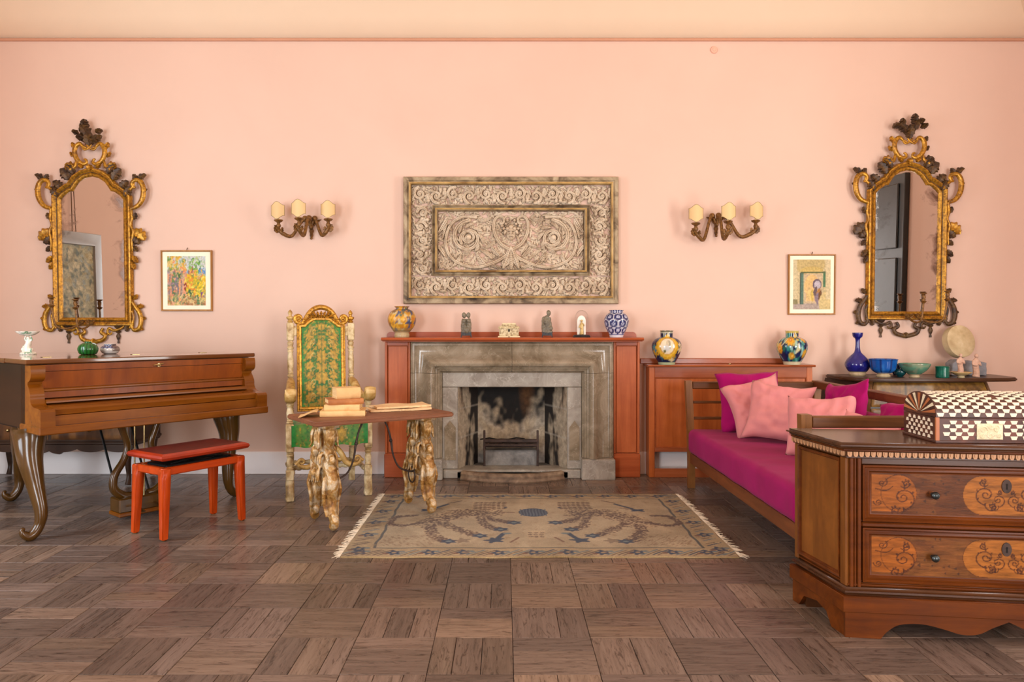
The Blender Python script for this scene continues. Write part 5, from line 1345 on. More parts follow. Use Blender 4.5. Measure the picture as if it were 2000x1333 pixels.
# ================================================================== trestle table with carved gilt pedestals
M_ttop = m_wood('worn_walnut_board', (112, 66, 42), (152, 98, 66), 'x', rough=.5, fine=22, dark=(80, 46, 30), blotch=.4, bmp=.15)
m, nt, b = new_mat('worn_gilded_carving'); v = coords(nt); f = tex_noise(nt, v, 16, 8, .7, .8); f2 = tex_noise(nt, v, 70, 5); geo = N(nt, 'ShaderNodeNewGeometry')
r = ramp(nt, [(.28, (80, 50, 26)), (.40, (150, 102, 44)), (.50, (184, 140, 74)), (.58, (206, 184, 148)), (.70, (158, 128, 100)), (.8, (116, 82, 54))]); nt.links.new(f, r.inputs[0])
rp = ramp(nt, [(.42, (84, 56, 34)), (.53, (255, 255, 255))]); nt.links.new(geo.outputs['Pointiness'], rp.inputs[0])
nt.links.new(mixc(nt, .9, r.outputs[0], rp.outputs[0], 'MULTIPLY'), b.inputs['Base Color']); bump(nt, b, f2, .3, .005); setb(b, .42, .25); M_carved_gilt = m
tt = thing('trestle_table', 'small trestle table with worn wooden top and two carved gilt pedestals', 'table', (-1.080, 4.183, 0), math.radians(34))
TL, TW, TZ = .917, .50, .657
poly = [(.0, .0), (.3, .004), (.62, -.002), (TL - .012, .0), (TL, .012), (TL + .004, .25), (TL - .004, TW - .01), (TL - .02, TW), (.4, TW + .003), (.01, TW), (-.006, TW - .02), (.003, .2)]
mb = MB(); mb.prism(poly, TZ - .028, TZ); bmw = mesh_from(mb, 'table_top', True, 40); bmx = bmesh.new(); bmx.from_mesh(bmw)
bmesh.ops.bevel(bmx, geom=[e_ for e_ in bmx.edges if abs(e_.verts[0].co.z - e_.verts[1].co.z) < 1e-4], offset=.006, segments=2, affect='EDGES'); bmx.to_mesh(bmw); bmx.free()
obj('table_top', bmw, M_ttop, tt)
def pedestal(z0):
    """local: y axis runs from foot to foot, carved on both faces"""
    mb = MB(); rr_ = random.Random(8)
    mb.box(-.055, -.13, .570, .055, .13, .60, .006)
    mb.tube([(0, 0, .59), (0, 0, .55), (0, 0, .50), (0, 0, .44), (0, 0, .38), (0, 0, .32), (0, 0, .26), (0, 0, .22)], [.088, .074, .060, .054, .062, .072, .066, .04], 16, squash=((1, 0, 0), .72))
    for s in (-1, 1):
        # upper console scroll, lower leg with knee and rolled foot
        mb.tube(smooth_path([(0, s * .04, .575), (0, s * .092, .56), (0, s * .10, .51), (0, s * .072, .455), (0, s * .082, .40), (0, s * .108, .365)], 6), [.034, .040, .036, .030, .028, .022], 10)
        mb.tube(smooth_path([(0, s * .035, .38), (0, s * .085, .345), (0, s * .128, .29), (0, s * .145, .225), (0, s * .132, .165), (0, s * .136, .11), (0, s * .156, .06), (0, s * .172, .036)], 6), [.040, .040, .038, .036, .031, .028, .028, .028], 12)
        sp = [(0, s * (.150 + q_[0]), .046 + q_[2]) for q_ in spiral_pts(0, 0, .042, .014, 1.1, -PI / 2, 1)]
        mb.tube(sp, [.028, .022, .015], 10)
        sp = [(0, s * (.118 + q_[0]), .392 + q_[2]) for q_ in spiral_pts(0, 0, .028, .008, 1.1, -PI / 2 - .4, 1)]; mb.tube(sp, [.020, .016, .011], 10)
        mb.ball((0, s * .105, .515), .036, 10, 8); mb.ball((0, s * .125, .33), .03, 10, 8)
        for xx_ in (-1, 1):
            mb.tube(smooth_path([(xx_ * .040, s * .120, .29), (xx_ * .050, s * .132, .22), (xx_ * .040, s * .118, .13), (xx_ * .034, s * .14, .06)], 5), [.010, .014, .012, .008], 6)
    # long drooping leaves on both faces
    for xx_ in (-1, 1):
        for k, y in enumerate(np.linspace(-.06, .06, 5)):
            for (za, zb, o_) in ((.572, .46, .050), (.45, .33, .042), (.36, .25, .048)):
                yo = y + rr_.uniform(-.012, .012); za += rr_.uniform(-.03, .01); zb += rr_.uniform(-.02, .03)
                mb.tube(smooth_path([(xx_ * o_ * .9, yo, za), (xx_ * (o_ + .008), yo * 1.05, (za * .6 + zb * .4)), (xx_ * (o_ + .010), yo * 1.10, zb + .025), (xx_ * (o_ + .016), yo * 1.12 + rr_.uniform(-.014, .014), zb)], 4), [.007, .011, .010, .005], 6)
        mb.ball((xx_ * .055, 0, .43), .028, 10, 8, (1, 1, 1.25)); mb.ball((xx_ * .06, 0, .30), .024, 10, 8)
    mb.ball((0, 0, .25), .05, 10, 8)
    return organic(mb, 'pedestal', .005, .0016, 40, .0012, 95, 2)
PM = pedestal(0)
for (lx, lz, rz) in ((.14, 0, 0), (.79, .010, 0)):
    # feet run across the table; the carving is drawn at its real height
    zm = min(v_.co.z for v_ in PM.vertices); sc_ = (TZ - .028 - lz) / (.60 - zm)      # feet on the floor (or the rug), head under the board
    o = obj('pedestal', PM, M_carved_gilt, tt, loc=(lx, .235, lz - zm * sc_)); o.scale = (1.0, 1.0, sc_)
for (lx, s) in ((.14, 1), (.79, -1)):
    mb = MB()
    mb.tube(smooth_path([(lx + s * .26, .235, TZ - .03), (lx + s * .225, .235, .55), (lx + s * .205, .235, .47), (lx + s * .19, .235, .38), (lx + s * .15, .235, .30), (lx + s * .08, .235, .265), (lx + s * .03, .235, .262)], 7), [.007, .006, .008, .006, .006, .006, .006], 8)
    mb.ball((lx + s * .207, .235, .475), .012, 8, 6)
    st = obj('iron_stay', mb, M_iron, tt, smooth=60)
    mb = MB(); mb.tube([(lx + s * .058 + 0, .235 + .045 * math.cos(t), .24 + .05 * math.sin(t)) for t in np.linspace(0, 2 * PI, 20)[:-1]], .005, 6, closed=True); obj('iron_ring', mb, M_iron, st, smooth=60)

# books and papers on the table (world positions on the board)
ta = math.radians(34)
def tw(x, y): return (-1.080 + x * math.cos(ta) - y * math.sin(ta), 4.183 + x * math.sin(ta) + y * math.cos(ta))
M_page = m_noise('old_page_block', [(.3, (206, 166, 106)), (.7, (232, 200, 146))], scale=3, rough=.9, sc=(2, 2, 120), bmp=.3, bscale=1)
M_vel = m_noise('vellum_cover', [(.3, (214, 170, 108)), (.55, (230, 192, 132)), (.75, (200, 150, 90))], scale=6, rough=.7, bmp=.15)
M_vel2 = m_noise('brown_leather_cover', [(.3, (150, 86, 40)), (.6, (184, 118, 62)), (.75, (206, 150, 92))], scale=7, rough=.6, bmp=.15)
M_paper = m_noise('parchment_sheet', [(.3, (220, 180, 130)), (.6, (236, 204, 156)), (.75, (206, 160, 108))], scale=5, rough=.9, bmp=.2)
def book(label, x, y, z, L, W, H, rot, cover):
    p = tw(x, y); root = thing('old_book', label, 'book', (p[0], p[1], z), rot, group='old books stacked on the trestle table')
    mb = MB(); mb.box(-L / 2 + .004, -W / 2 + .004, .004, L / 2 - .006, W / 2 - .004, H - .004, .002); obj('page_block', mb, M_page, root)
    for z0, z1 in ((0, .004), (H - .004, H)):
        mb = MB(); mb.box(-L / 2, -W / 2, z0, L / 2, W / 2, z1, .001); obj('cover', mb, cover, root)
    mb = MB(); mb.prism([(-W / 2, 0), (-W / 2, H), ] , 0, 0, 'x') if False else mb.tube([(-L / 2, -W / 2 + .002, H / 2), (L / 2, -W / 2 + .002, H / 2)], H / 2 - .0005, 12, squash=((0, 1, 0), .35)); obj('spine', mb, cover, root, smooth=50)
    return root
z = TZ
p = tw(.27, .26)
book('wide flat vellum book at the bottom of the stack on the trestle table', .28, .27, z, .27, .20, .034, math.radians(8), M_vel); z += .034
book('pale vellum book, second from the bottom of the stack on the table', .285, .275, z, .215, .17, .036, math.radians(3), M_vel); z += .036
book('brown leather book under the topmost book of the stack on the table', .285, .28, z, .215, .165, .034, math.radians(22), M_vel2); z += .034
book('small thick pale book lying on top of the stack on the trestle table', .30, .285, z, .15, .12, .066, math.radians(28), M_vel)
# loose open cover beside the stack
mb = MB(); st = mb.grid(14, 10, lambda u, v_: (-.09 + .11 * u, -.08 + .16 * v_, .004 + .030 * math.sin(u * PI * .55) ** 2), None); n0 = len(mb.v)
mb.grid(14, 10, lambda u, v_: (-.09 + .11 * u, -.08 + .16 * v_, .001 + .030 * math.sin(u * PI * .55) ** 2), None)
p = tw(.10, .29); o = obj('loose_cover', mb, M_vel, loc=(p[0], p[1], TZ), rotz=math.radians(10), recalc=False); tag(o, 'curled loose vellum cover lying left of the book stack on the table', 'book cover')
for k, (x, y, L, W, rt, lab) in enumerate(((.68, .33, .40, .20, -12, 'lower rough-edged parchment sheet on the far end of the trestle table'), (.70, .34, .37, .185, -8, 'upper parchment sheet with ragged edges on the far end of the trestle table'))):
    rq = random.Random(30 + k); mb = MB(); nu, nv = 34, 18
    j1 = [rq.uniform(-.006, .006) for _ in range(nu)]; j2 = [rq.uniform(-.006, .006) for _ in range(nu)]
    def sheet(u, v_, dz):
        i = int(round(u * (nu - 1))); w = W + (j1[i] if v_ > .5 else 0)
        return ((u - .5) * L, (v_ - .5) * w + (j2[i] if v_ <= .5 else 0), dz + .004 * math.sin(u * 9 + k) * math.sin(v_ * 5) + .012 * max(0, u - .75) * (1 - k * .4) + .006)
    th_ = .008
    mb.grid(nu, nv, lambda u, v_: sheet(u, v_, th_)); a0 = nu * nv; mb.grid(nu, nv, lambda u, v_: sheet(u, v_, 0)[:2] + (max(0.0005, sheet(u, v_, 0)[2] - .004),))
    b_ = [i for i in range(nu)] + [j * nu + nu - 1 for j in range(1, nv)] + [(nv - 1) * nu + i for i in range(nu - 2, -1, -1)] + [j * nu for j in range(nv - 2, 0, -1)]
    mb.f += [(b_[i], b_[(i + 1) % len(b_)], a0 + b_[(i + 1) % len(b_)], a0 + b_[i]) for i in range(len(b_))]
    p = tw(x, y); o = obj('parchment_sheet', mb, M_paper, loc=(p[0], p[1], TZ + k * .017), rotz=math.radians(rt + 34), smooth=40); tag(o, lab, 'parchment', 'parchment sheets on the trestle table')
# ================================================================== rug with two spotted lions
RX0, RX1, RY0, RY1 = -.862, 1.232, 3.815, 5.262
rw, rh = RX1 - RX0, RY1 - RY0
W_, H_ = 520, 360
FIELD, EDGE, BLUE, LBLUE, BRN = (200, 180, 144), (196, 172, 128), (46, 60, 88), (120, 134, 138), (110, 82, 58)
cv = Canvas(W_, H_, EDGE); rr_ = random.Random(12)
mx, mz = .078, .112
cv.rect(mx - .006, mz - .010, 1 - mx + .006, 1 - mz + .010, (92, 90, 82)); cv.rect(mx, mz, 1 - mx, 1 - mz, FIELD)
# border: slanting leaf bands and blue blossoms
def border(n, horiz, at_, sg):
    for k in range(n):
        t = (k + .5) / n; x, y = (t, at_) if horiz else (at_, t)
        if k % 3 == 1:
            cv.blob(x, y, .016, .024, BLUE, 5, .25); cv.blob(x, y, .006, .009, (176, 150, 110)); cv.blob(x + .02, y + .012, .008, .010, LBLUE); cv.blob(x - .02, y - .012, .008, .010, (140, 96, 60))
        else:
            c = rr_.choice([BLUE, LBLUE, BRN, LBLUE]); d = .022 * sg
            if horiz: cv.line([(x - .022, y - .030 * sg), (x + .022, y + .030 * sg)], .008, c); cv.line([(x - .010, y - .034 * sg), (x + .030, y + .022 * sg)], .006, BRN)
            else: cv.line([(x - .020, y - .02), (x + .020, y + .02)], .008, c); cv.line([(x - .02, y + .004), (x + .014, y + .03)], .006, BRN)
            cv.blob(x + .012, y - .02 * sg, .006, .008, (214, 190, 140))
border(34, True, .052, 1); border(34, True, .948, -1); border(16, False, .037, 1); border(16, False, .963, -1)
cv.speck(240, (176, 146, 104), .004, .012, rr_, (0, 0, 1, 1), .5)
# lions, mirrored about the blue ball
def lion(sg):
    X = lambda u: .5 + sg * u
    S = (108, 76, 50)
    body = [(.10, .62), (.16, .66), (.21, .64), (.25, .58), (.29, .52), (.31, .47)]
    pale = (206, 182, 142)
    def limb(pts, w):
        P = smooth_path([(X(a), b_) for a, b_ in pts], 6); cv.line(P, w * 1.25, pale, .8)
        for k, (a, b_) in enumerate(P[::1]):
            for _ in range(int(10 + w * 260)):
                ox_, oy_ = rr_.uniform(-w, w) * .5 / cv.asp, rr_.uniform(-w, w) * .5
                cv.blob(a + ox_, b_ + oy_, .0032, .0040, S)
    limb([(.13, .62), (.20, .63), (.27, .55), (.31, .44)], .115)
    limb([(.15, .56), (.11, .50), (.06, .46)], .042); limb([(.16, .55), (.14, .42), (.10, .36)], .042)
    limb([(.27, .46), (.22, .36), (.17, .28)], .048); limb([(.30, .42), (.29, .30), (.25, .20)], .048)
    limb([(.33, .46), (.38, .42), (.42, .46), (.41, .56), (.36, .58)], .028)
    for (a, b_) in ((.06, .46), (.10, .36), (.155, .27), (.235, .19)): cv.blob(X(a), b_, .020, .026, BLUE, 6, .2); cv.blob(X(a), b_, .008, .010, LBLUE)
    # head: square curled mane
    cv.rect(min(X(.08), X(.19)), .68, max(X(.08), X(.19)), .84, pale, .8)
    for i in range(7):
        for j in range(5): cv.spiral(X(.09 + i * .015), .70 + j * .030, .011, .003, 1.2, i, 1, .006, S)
    cv.blob(X(.085), .72, .006, .008, BLUE); cv.blob(X(.30), .70, .02, .02, S, 5, .3, 0, .5)
    cv.line([(X(.27), .78), (X(.31), .70)], .018, BLUE); cv.blob(X(.325), .67, .020, .020, BLUE, 4, .3); cv.line([(X(.23), .85), (X(.27), .80)], .010, S)
    cv.line([(X(.09), .30), (X(.11), .22)], .022, BLUE); cv.blob(X(.115), .21, .022, .028, BLUE, 5, .3); cv.line([(X(.07), .18), (X(.05), .24)], .010, (140, 96, 60)); cv.blob(X(.08), .30, .012, .012, LBLUE)
    cv.blob(X(.20), .20, .018, .026, S, 5, .3, 0, .6)
    # meadow strokes in the corner
    for _ in range(120):
        a, b_ = rr_.uniform(.27, .41), rr_.uniform(.13, .27); cv.line([(X(a), b_), (X(a + .006), b_ + .012)], .004, (150, 116, 78), .7)
lion(-1); lion(1)
cv.blob(.5, .63, .045, .072, BLUE); 
for k in range(9): cv.line([(.462 + k * .0095, .57), (.462 + k * .0095, .69)], .005, (96, 108, 124))
cv.line([(.44, .63), (.40, .64)], .012, (140, 100, 70))
cv.rect(.475, .22, .525, .34, (206, 182, 142)); 
for i in range(3):
    for j in range(3): cv.spiral(.484 + i * .016, .25 + j * .03, .010, .003, 1.1, i + j, 1, .005, BRN)
m, nt, b = new_mat('woven_wool_rug'); a = N(nt, 'ShaderNodeVertexColor', layer_name='Col'); v = coords(nt); f = tex_noise(nt, v, 260, 3, .7); f2 = tex_noise(nt, v, 3.2, 6, .65, .5)
r = ramp(nt, [(.3, (196, 190, 176)), (.7, (255, 255, 255))]); nt.links.new(f2, r.inputs[0]); r3_ = ramp(nt, [(.3, (176, 176, 176)), (.7, (255, 255, 255))]); nt.links.new(f, r3_.inputs[0])
nt.links.new(mixc(nt, 1.0, mixc(nt, 1.0, a.outputs['Color'], r.outputs[0], 'MULTIPLY'), r3_.outputs[0], 'MULTIPLY'), b.inputs['Base Color']); bump(nt, b, f, .5, .004); setb(b, .95, spec=.1, sheen=.15); M_rug = m
mb = MB(); NU, NV = 400, 280
wob = lambda t, s: .004 * math.sin(t * 23 + s) + .003 * math.sin(t * 51 + s * 2)
def rugp(u, v_):
    x = RX0 + rw * u + (wob(v_, 1) * (1 - u) + wob(v_, 5) * u); y = RY0 + rh * v_ + (wob(u, 2) * (1 - v_) + wob(u, 3) * v_)
    z = .0065 + .0012 * mnoise.noise(Vector((x * 5, y * 5, 0)))
    if u in (0, 1) or v_ in (0, 1): z = .0005
    return (x, y, z)
mb.grid(NU, NV, rugp, cv.at)
rug = obj('rug', mb, M_rug, recalc=False, smooth=60); tag(rug, 'worn beige wool rug with two spotted lions and a blue ball before the fireplace', 'rug')
M_fr = m_noise('wool_fringe', [(.3, (206, 190, 164)), (.7, (228, 214, 190))], rough=.95)
for s, xe in ((-1, RX0), (1, RX1)):
    mb = MB()
    for k in range(150):
        y = RY0 + rh * (k + rr_.random()) / 150; L = rr_.uniform(.008, .05); dy = rr_.uniform(-.03, .03)
        mb.tube([(xe - s * .006, y, .005), (xe + s * L * .5, y + dy * .4, .006), (xe + s * L, y + dy, .002)], [.003, .0026, .0012], 4)
    o = obj('fringe', mb, M_fr, rug, smooth=60)

# ================================================================== panelled radiator cabinet
M_cab = m_wood('orange_cherry_wood', (158, 76, 30), (192, 104, 50), 'z', rough=.3, fine=20, dark=(128, 56, 22), blotch=.3, coat=.2, bmp=.02)
M_cabx = m_wood('orange_cherry_lengthwise', (138, 66, 34), (172, 94, 54), 'x', rough=.26, fine=18, dark=(108, 50, 26), blotch=.3, coat=.3, bmp=.02)
M_floss = m_noise('dark_side_grain', [(.3, (96, 50, 30)), (.7, (120, 66, 40))], rough=.5)
CX0, CX1, CYF, CZT = PX(1268, 5.86), PX(1587, 5.86), 5.862, .885
cb = thing('panelled_cabinet', 'low orange wooden cabinet with two recessed panels between fireplace and daybed', 'cabinet', (0, 0, 0))
mb = MB(); mb.prism([(CYF - .03, CZT), (CYF - .036, CZT + .008), (CYF - .03, CZT + .018), (YB - .002, CZT + .018), (YB - .002, CZT)], CX0 - .012, CX1 + .012, 'x'); obj('top', mb, M_cabx, cb)
mb = MB(); mb.box(CX0 - .045, YB - .024, CZT + .018, CX1 - .05, YB - .001, CZT + .062, .006); obj('upstand', mb, M_cabx, cb)
for x0, x1 in ((CX0, CX0 + .045), (CX1 - .045, CX1)):
    mb = MB(); mb.box(x0, CYF, 0, x1, YB - .02, CZT, .003); obj('side', mb, M_cab, cb)
xm = (CX0 + CX1) / 2
mb = MB(); mb.box(CX0 + .045, CYF, .80, CX1 - .045, CYF + .022, CZT, .002); obj('top_rail', mb, M_cabx, cb)
mb = MB(); mb.box(CX0 + .045, CYF, .205, CX1 - .045, CYF + .022, .235, .002); obj('lower_rail', mb, M_cabx, cb)
mb = MB(); mb.box(CX0 + .045, CYF, 0, CX1 - .045, CYF + .022, .072, .002); obj('plinth', mb, M_cabx, cb)
mb = MB(); mb.box(xm - .03, CYF, .235, xm + .03, CYF + .022, .80, .002); obj('middle_stile', mb, M_cab, cb)
for x0, x1 in ((CX0 + .045, xm - .03), (xm + .03, CX1 - .045)):
    mb = MB(); mb.box(x0 + .002, CYF + .012, .237, x1 - .002, CYF + .026, .798, .002); pl = obj('panel', mb, M_cab, cb)
    mb = MB(); mb.sweep2d([(x0, .235), (x1, .235), (x1, .80), (x0, .80)], [(0, .0), (0, .012), (.006, .010), (.010, .0)], True, CYF + .012); obj('bead', mb, M_cabx, pl)
mb = MB(); mb.ball((xm - .01, CYF - .012, CZT + .024), .007, 10, 6); mb.lathe([(.004, 0), (.012, .001), (.012, .004), (.004, .005)], 12, (xm - .01, CYF - .0, CZT + .018)); obj('key_lock', mb, M_brass, cb)

# ================================================================== daybed
M_db = m_wood('brown_oiled_beech', (110, 68, 32), (148, 98, 50), 'z', rough=.4, fine=20, dark=(66, 38, 16), blotch=.3)
M_dbx = m_wood('brown_oiled_beech_x', (84, 48, 22), (118, 72, 36), 'x', rough=.38, fine=20, dark=(60, 34, 16), blotch=.3)
M_dby = m_wood('brown_oiled_beech_y', (96, 50, 26), (130, 74, 40), 'y', rough=.38, fine=20, dark=(66, 34, 18), blotch=.3)
def m_cloth(name, c1, c2, rough=.85, sheen=.3):
    m, nt, b = new_mat(name); v = coords(nt); f = tex_noise(nt, v, 5, 5, .6, .6); f2 = tex_noise(nt, v, 350, 2)
    r = ramp(nt, [(.3, c1), (.7, c2)]); nt.links.new(f, r.inputs[0]); nt.links.new(r.outputs[0], b.inputs['Base Color']); bump(nt, b, f2, .2, .002); setb(b, rough, spec=.2, sheen=sheen); return m
M_mag = m_cloth('magenta_cotton', (142, 4, 80), (156, 8, 92), sheen=.05)
M_magd = m_cloth('deep_magenta_cotton', (150, 0, 86), (164, 2, 96), sheen=.05)
M_pink = m_cloth('salmon_pink_cotton', (208, 130, 130), (218, 142, 140), sheen=.1)
DX0, DX1, DY0, DY1 = 1.40, 2.33, 3.40, 5.50
db = thing('daybed', 'slatted wooden daybed frame carrying a magenta mattress beside the fireplace cabinet', 'daybed', (0, 0, 0))
def post(x, y, zt, outx, outy, nm='post'):
    mb = MB(); P = smooth_path([(x, y, 0), (x, y, .22), (x + outx * .012, y + outy * .012, .5), (x + outx * .03, y + outy * .05, zt)], 5)
    vs = []; 
    for i, p in enumerate(P):
        w, d = .024, .026
        vs += [(p[0] - w, p[1] - d, p[2]), (p[0] + w, p[1] - d, p[2]), (p[0] + w, p[1] + d, p[2]), (p[0] - w, p[1] + d, p[2])]
    n_ = len(P); fs = [(i * 4 + k, i * 4 + (k + 1) % 4, i * 4 + 4 + (k + 1) % 4, i * 4 + 4 + k) for i in range(n_ - 1) for k in range(4)] + [(3, 2, 1, 0), tuple((n_ - 1) * 4 + k for k in range(4))]
    mb.add(vs, fs); obj(nm, mb, M_db, db, smooth=40)
ZR = .80
for y, oy in ((DY1, 1), (DY0, -1)):
    for x, ox_ in ((DX0, -1), (DX1, 1)): post(x, y, ZR, ox_ * .6, oy * .4)
    yy_ = y + oy * .018
    mb = MB(); mb.box(DX0 + .01, yy_ - .02, ZR - .062, DX1 - .0, yy_ + .02, ZR - .008, .006); obj('end_rail', mb, M_dbx, db)
    for z in (.64, .52):
        mb = MB(); mb.box(DX0 + .015, y - .009, z - .010, DX1 - .01, y + .011, z + .010, .004); obj('end_slat', mb, M_dbx, db)
    mb = MB(); mb.box(DX0 + .02, y - .016, .19, DX1 - .02, y + .016, .262, .004); obj('end_beam', mb, M_dbx, db)
for x in (DX0, DX1):
    mb = MB(); mb.box(x - .014, DY0 + .02, .185, x + .014, DY1 - .02, .262, .005); obj('side_rail', mb, M_dby, db)
mb = MB(); mb.box(DX1 - .012, DY0 - .03, ZR - .055, DX1 + .05, DY1 + .01, ZR + .0, .006); obj('back_rail', mb, M_dby, db)
for k in range(1, 6):
    y = DY0 + (DY1 - DY0) * k / 6
    mb = MB(); mb.box(DX1 + .0, y - .02, .25, DX1 + .028, y + .02, ZR - .05, .004); obj('back_slat', mb, M_db, db)
for k in range(8):
    y = DY0 + .12 + k * (DY1 - DY0 - .24) / 7; mb = MB(); mb.box(DX0 + .014, y - .03, .245, DX1 - .014, y + .03, .258, .002); obj('bed_slat', mb, M_dbx, db)

def rounded_slab(x0, y0, z0, x1, y1, z1, rad, wob_amp, seed):
    """soft box: superellipse cross sections"""
    mb = MB(); nx, ny = 60, 100
    cx, cy, cz = (x0 + x1) / 2, (y0 + y1) / 2, (z0 + z1) / 2; hx, hy, hz = (x1 - x0) / 2, (y1 - y0) / 2, (z1 - z0) / 2
    bm = bmesh.new(); bmesh.ops.create_cube(bm, size=2.0)
    bmesh.ops.scale(bm, vec=(hx, hy, hz), verts=bm.verts)
    bmesh.ops.bevel(bm, geom=bm.edges[:], offset=rad, segments=6, affect='EDGES', profile=.5)
    bmesh.ops.subdivide_edges(bm, edges=[e_ for e_ in bm.edges if e_.calc_length() > .3], cuts=28, use_grid_fill=True)
    for v_ in bm.verts:
        p = v_.co
        n1 = mnoise.noise(Vector((p.x * 3 + seed, p.y * 9, p.z * 3))); n2 = mnoise.noise(Vector((p.x * 5, p.y * 26 + seed, 0)))
        top = max(0, p.z / hz)
        v_.co.z += wob_amp * (n1 * .8 + n2 * .5) * top
        v_.co.x += wob_amp * .8 * n1 * (1 - top)
    bmesh.ops.translate(bm, vec=(cx, cy, cz), verts=bm.verts)
    me = bpy.data.meshes.new('slab'); bm.to_mesh(me); bm.free()
    me.polygons.foreach_set('use_smooth', [True] * len(me.polygons)); return me
o = obj('mattress', rounded_slab(DX0 - .035, DY0 + .03, .262, DX1 - .03, DY1 - .03, .448, .045, .008, 1), M_mag); tag(o, 'long magenta mattress lying on the wooden daybed', 'mattress')
o = obj('back_bolster', rounded_slab(DX1 - .135, DY0 + .06, .450, DX1 - .02, DY1 - .06, .675, .04, .006, 7), M_mag); tag(o, 'long magenta back cushion standing along the rear of the daybed', 'cushion', 'cushions on the daybed')

def cushion(label, loc, size, thick, rz, tilt, roll, mat, seed):
    """square cushion: local x right, z up, faces -y"""
    n = 26; vs = []
    def edge(t): return 1 - .085 * math.cos(t * PI / 2) ** 1.2
    for side_ in (-1, 1):
        for j in range(n):
            for i in range(n):
                u, v_ = 2 * i / (n - 1) - 1, 2 * j / (n - 1) - 1
                x = u * edge(v_) * size / 2; z = v_ * edge(u) * size / 2
                h = max(0, (1 - u ** 4)) ** .5 * max(0, (1 - v_ ** 4)) ** .5
                y = side_ * thick / 2 * h ** .9
                wv = mnoise.noise(Vector((u * 1.7 + seed, v_ * 1.7, side_ * .5))) * .030 + .018 * mnoise.noise(Vector((u * 4 + seed, v_ * 4, side_)))
                cr = .012 * math.sin((u + v_ * .6) * 7 + seed) * (u * u * v_ * v_)
                vs.append((x + cr, y + wv * h ** .5 * side_, z + cr))
    fs = []
    for s_ in (0, 1):
        o_ = s_ * n * n
        for j in range(n - 1):
            for i in range(n - 1):
                q_ = (o_ + j * n + i, o_ + j * n + i + 1, o_ + (j + 1) * n + i + 1, o_ + (j + 1) * n + i); fs.append(q_ if s_ == 0 else q_[::-1])
    mb = MB(); mb.add(vs, fs)
    me = mesh_from(mb, 'cushion', False, None); bm = bmesh.new(); bm.from_mesh(me); bmesh.ops.remove_doubles(bm, verts=bm.verts, dist=.0006); bmesh.ops.recalc_face_normals(bm, faces=bm.faces); bm.to_mesh(me); bm.free()
    me.polygons.foreach_set('use_smooth', [True] * len(me.polygons))
    MR = Matrix.Rotation(rz, 4, 'Z') @ Matrix.Rotation(-tilt, 4, 'X') @ Matrix.Rotation(roll, 4, 'Y')
    zmin = min((MR @ v_.co).z for v_ in me.vertices)            # rests on the mattress, sinking in a little
    o = obj('cushion', me, mat); o.matrix_world = Matrix.Translation((loc[0], loc[1], .438 - zmin)) @ MR
    tag(o, label, 'cushion', 'cushions on the daybed'); return o
d_ = math.radians
cushion('magenta cushion leaning on the far slatted end of the daybed', (1.775, 5.30, .655), .45, .13, d_(-4), d_(14), d_(-2), M_magd, 1)
cushion('salmon pink cushion propped on its corner against the magenta cushion at the far end', (1.745, 5.06, .625), .385, .13, d_(-12), d_(24), d_(-16), M_pink, 2)
cushion('salmon pink cushion leaning left, second pink one from the far end', (1.80, 4.82, .615), .395, .14, d_(-26), d_(24), d_(6), M_pink, 3)
cushion('magenta cushion standing on edge against the long back of the daybed', (2.125, 4.60, .625), .39, .10, d_(-80), d_(14), d_(-9), M_magd, 4)
cushion('salmon pink cushion directly behind the brown post of the daybed', (1.865, 4.33, .615), .39, .13, d_(-30), d_(30), d_(-3), M_pink, 5)
cushion('salmon pink cushion half hidden behind the near rail of the daybed', (1.90, 3.90, .60), .31, .11, d_(-40), d_(34), d_(16), M_pink, 6)
cushion('magenta cushion at the near end of the daybed behind the inlaid box', (2.12, 3.92, .615), .36, .10, d_(-80), d_(14), d_(-8), M_magd, 7)

# ================================================================== commode under the right mirror
cvc = Canvas(160, 60, (116, 78, 28)); rq = random.Random(31)
for i in range(260): cvc.blob(rq.random(), rq.random(), rq.uniform(.02, .07), rq.uniform(.04, .13), rq.choice([(146, 104, 36), (92, 56, 22), (164, 122, 50), (112, 74, 24), (130, 92, 40)]), 3, .3, rq.uniform(0, 3), .45)
for x in (.27, .62): cvc.rect(x, .0, x + .005, 1, (50, 30, 16))
M_burr = m_vcol('burr_veneer', rough=.35, var=.4, scale=26)
rc_ = thing('bombe_commode', 'bulging walnut commode with burr veneer front against the wall, under the brown-scrolled mirror', 'commode', (3.22, 5.99, 0))
ZCM = .82
def cm_outline(t):          # t: 0..1 from top to bottom, flare of the body
    return -.05 + .10 * math.sin(PI * (t * .85 + .05)) + .03 * t
fl = np.linspace(0, 1, 18); zt_, zb_ = ZCM - .03, .20
def body_pt(s, t):
    """s 0..1 along plan: left wall -> left corner -> front -> right corner -> right wall"""
    k = .06 * math.sin(PI * min(1, t * 1.1 + .0)) - .05 * t
    P_ = [(-.60 - k, 0), (-.48 - k, -.36 - k), (-.42 - k, -.42 - k), (0, -.46 - k), (.42 + k, -.42 - k), (.48 + k, -.36 - k), (.62 + k, 0)]
    S_ = [0, .22, .27, .5, .73, .78, 1]
    return (np.interp(s, S_, [p[0] for p in P_]), np.interp(s, S_, [p[1] for p in P_]), zt_ + (zb_ - zt_) * t)
mb = MB(); mb.grid(30, 18, lambda u, v_: body_pt(u * .22, v_), lambda u, v_: lin((70, 48, 34))); obj('side_panel', mb, M_burr, rc_, recalc=False, smooth=60)
mb = MB(); mb.grid(30, 18, lambda u, v_: body_pt(.78 + u * .22, v_), lambda u, v_: lin((100, 66, 34))); obj('side_panel', mb, M_burr, rc_, recalc=False, smooth=60)
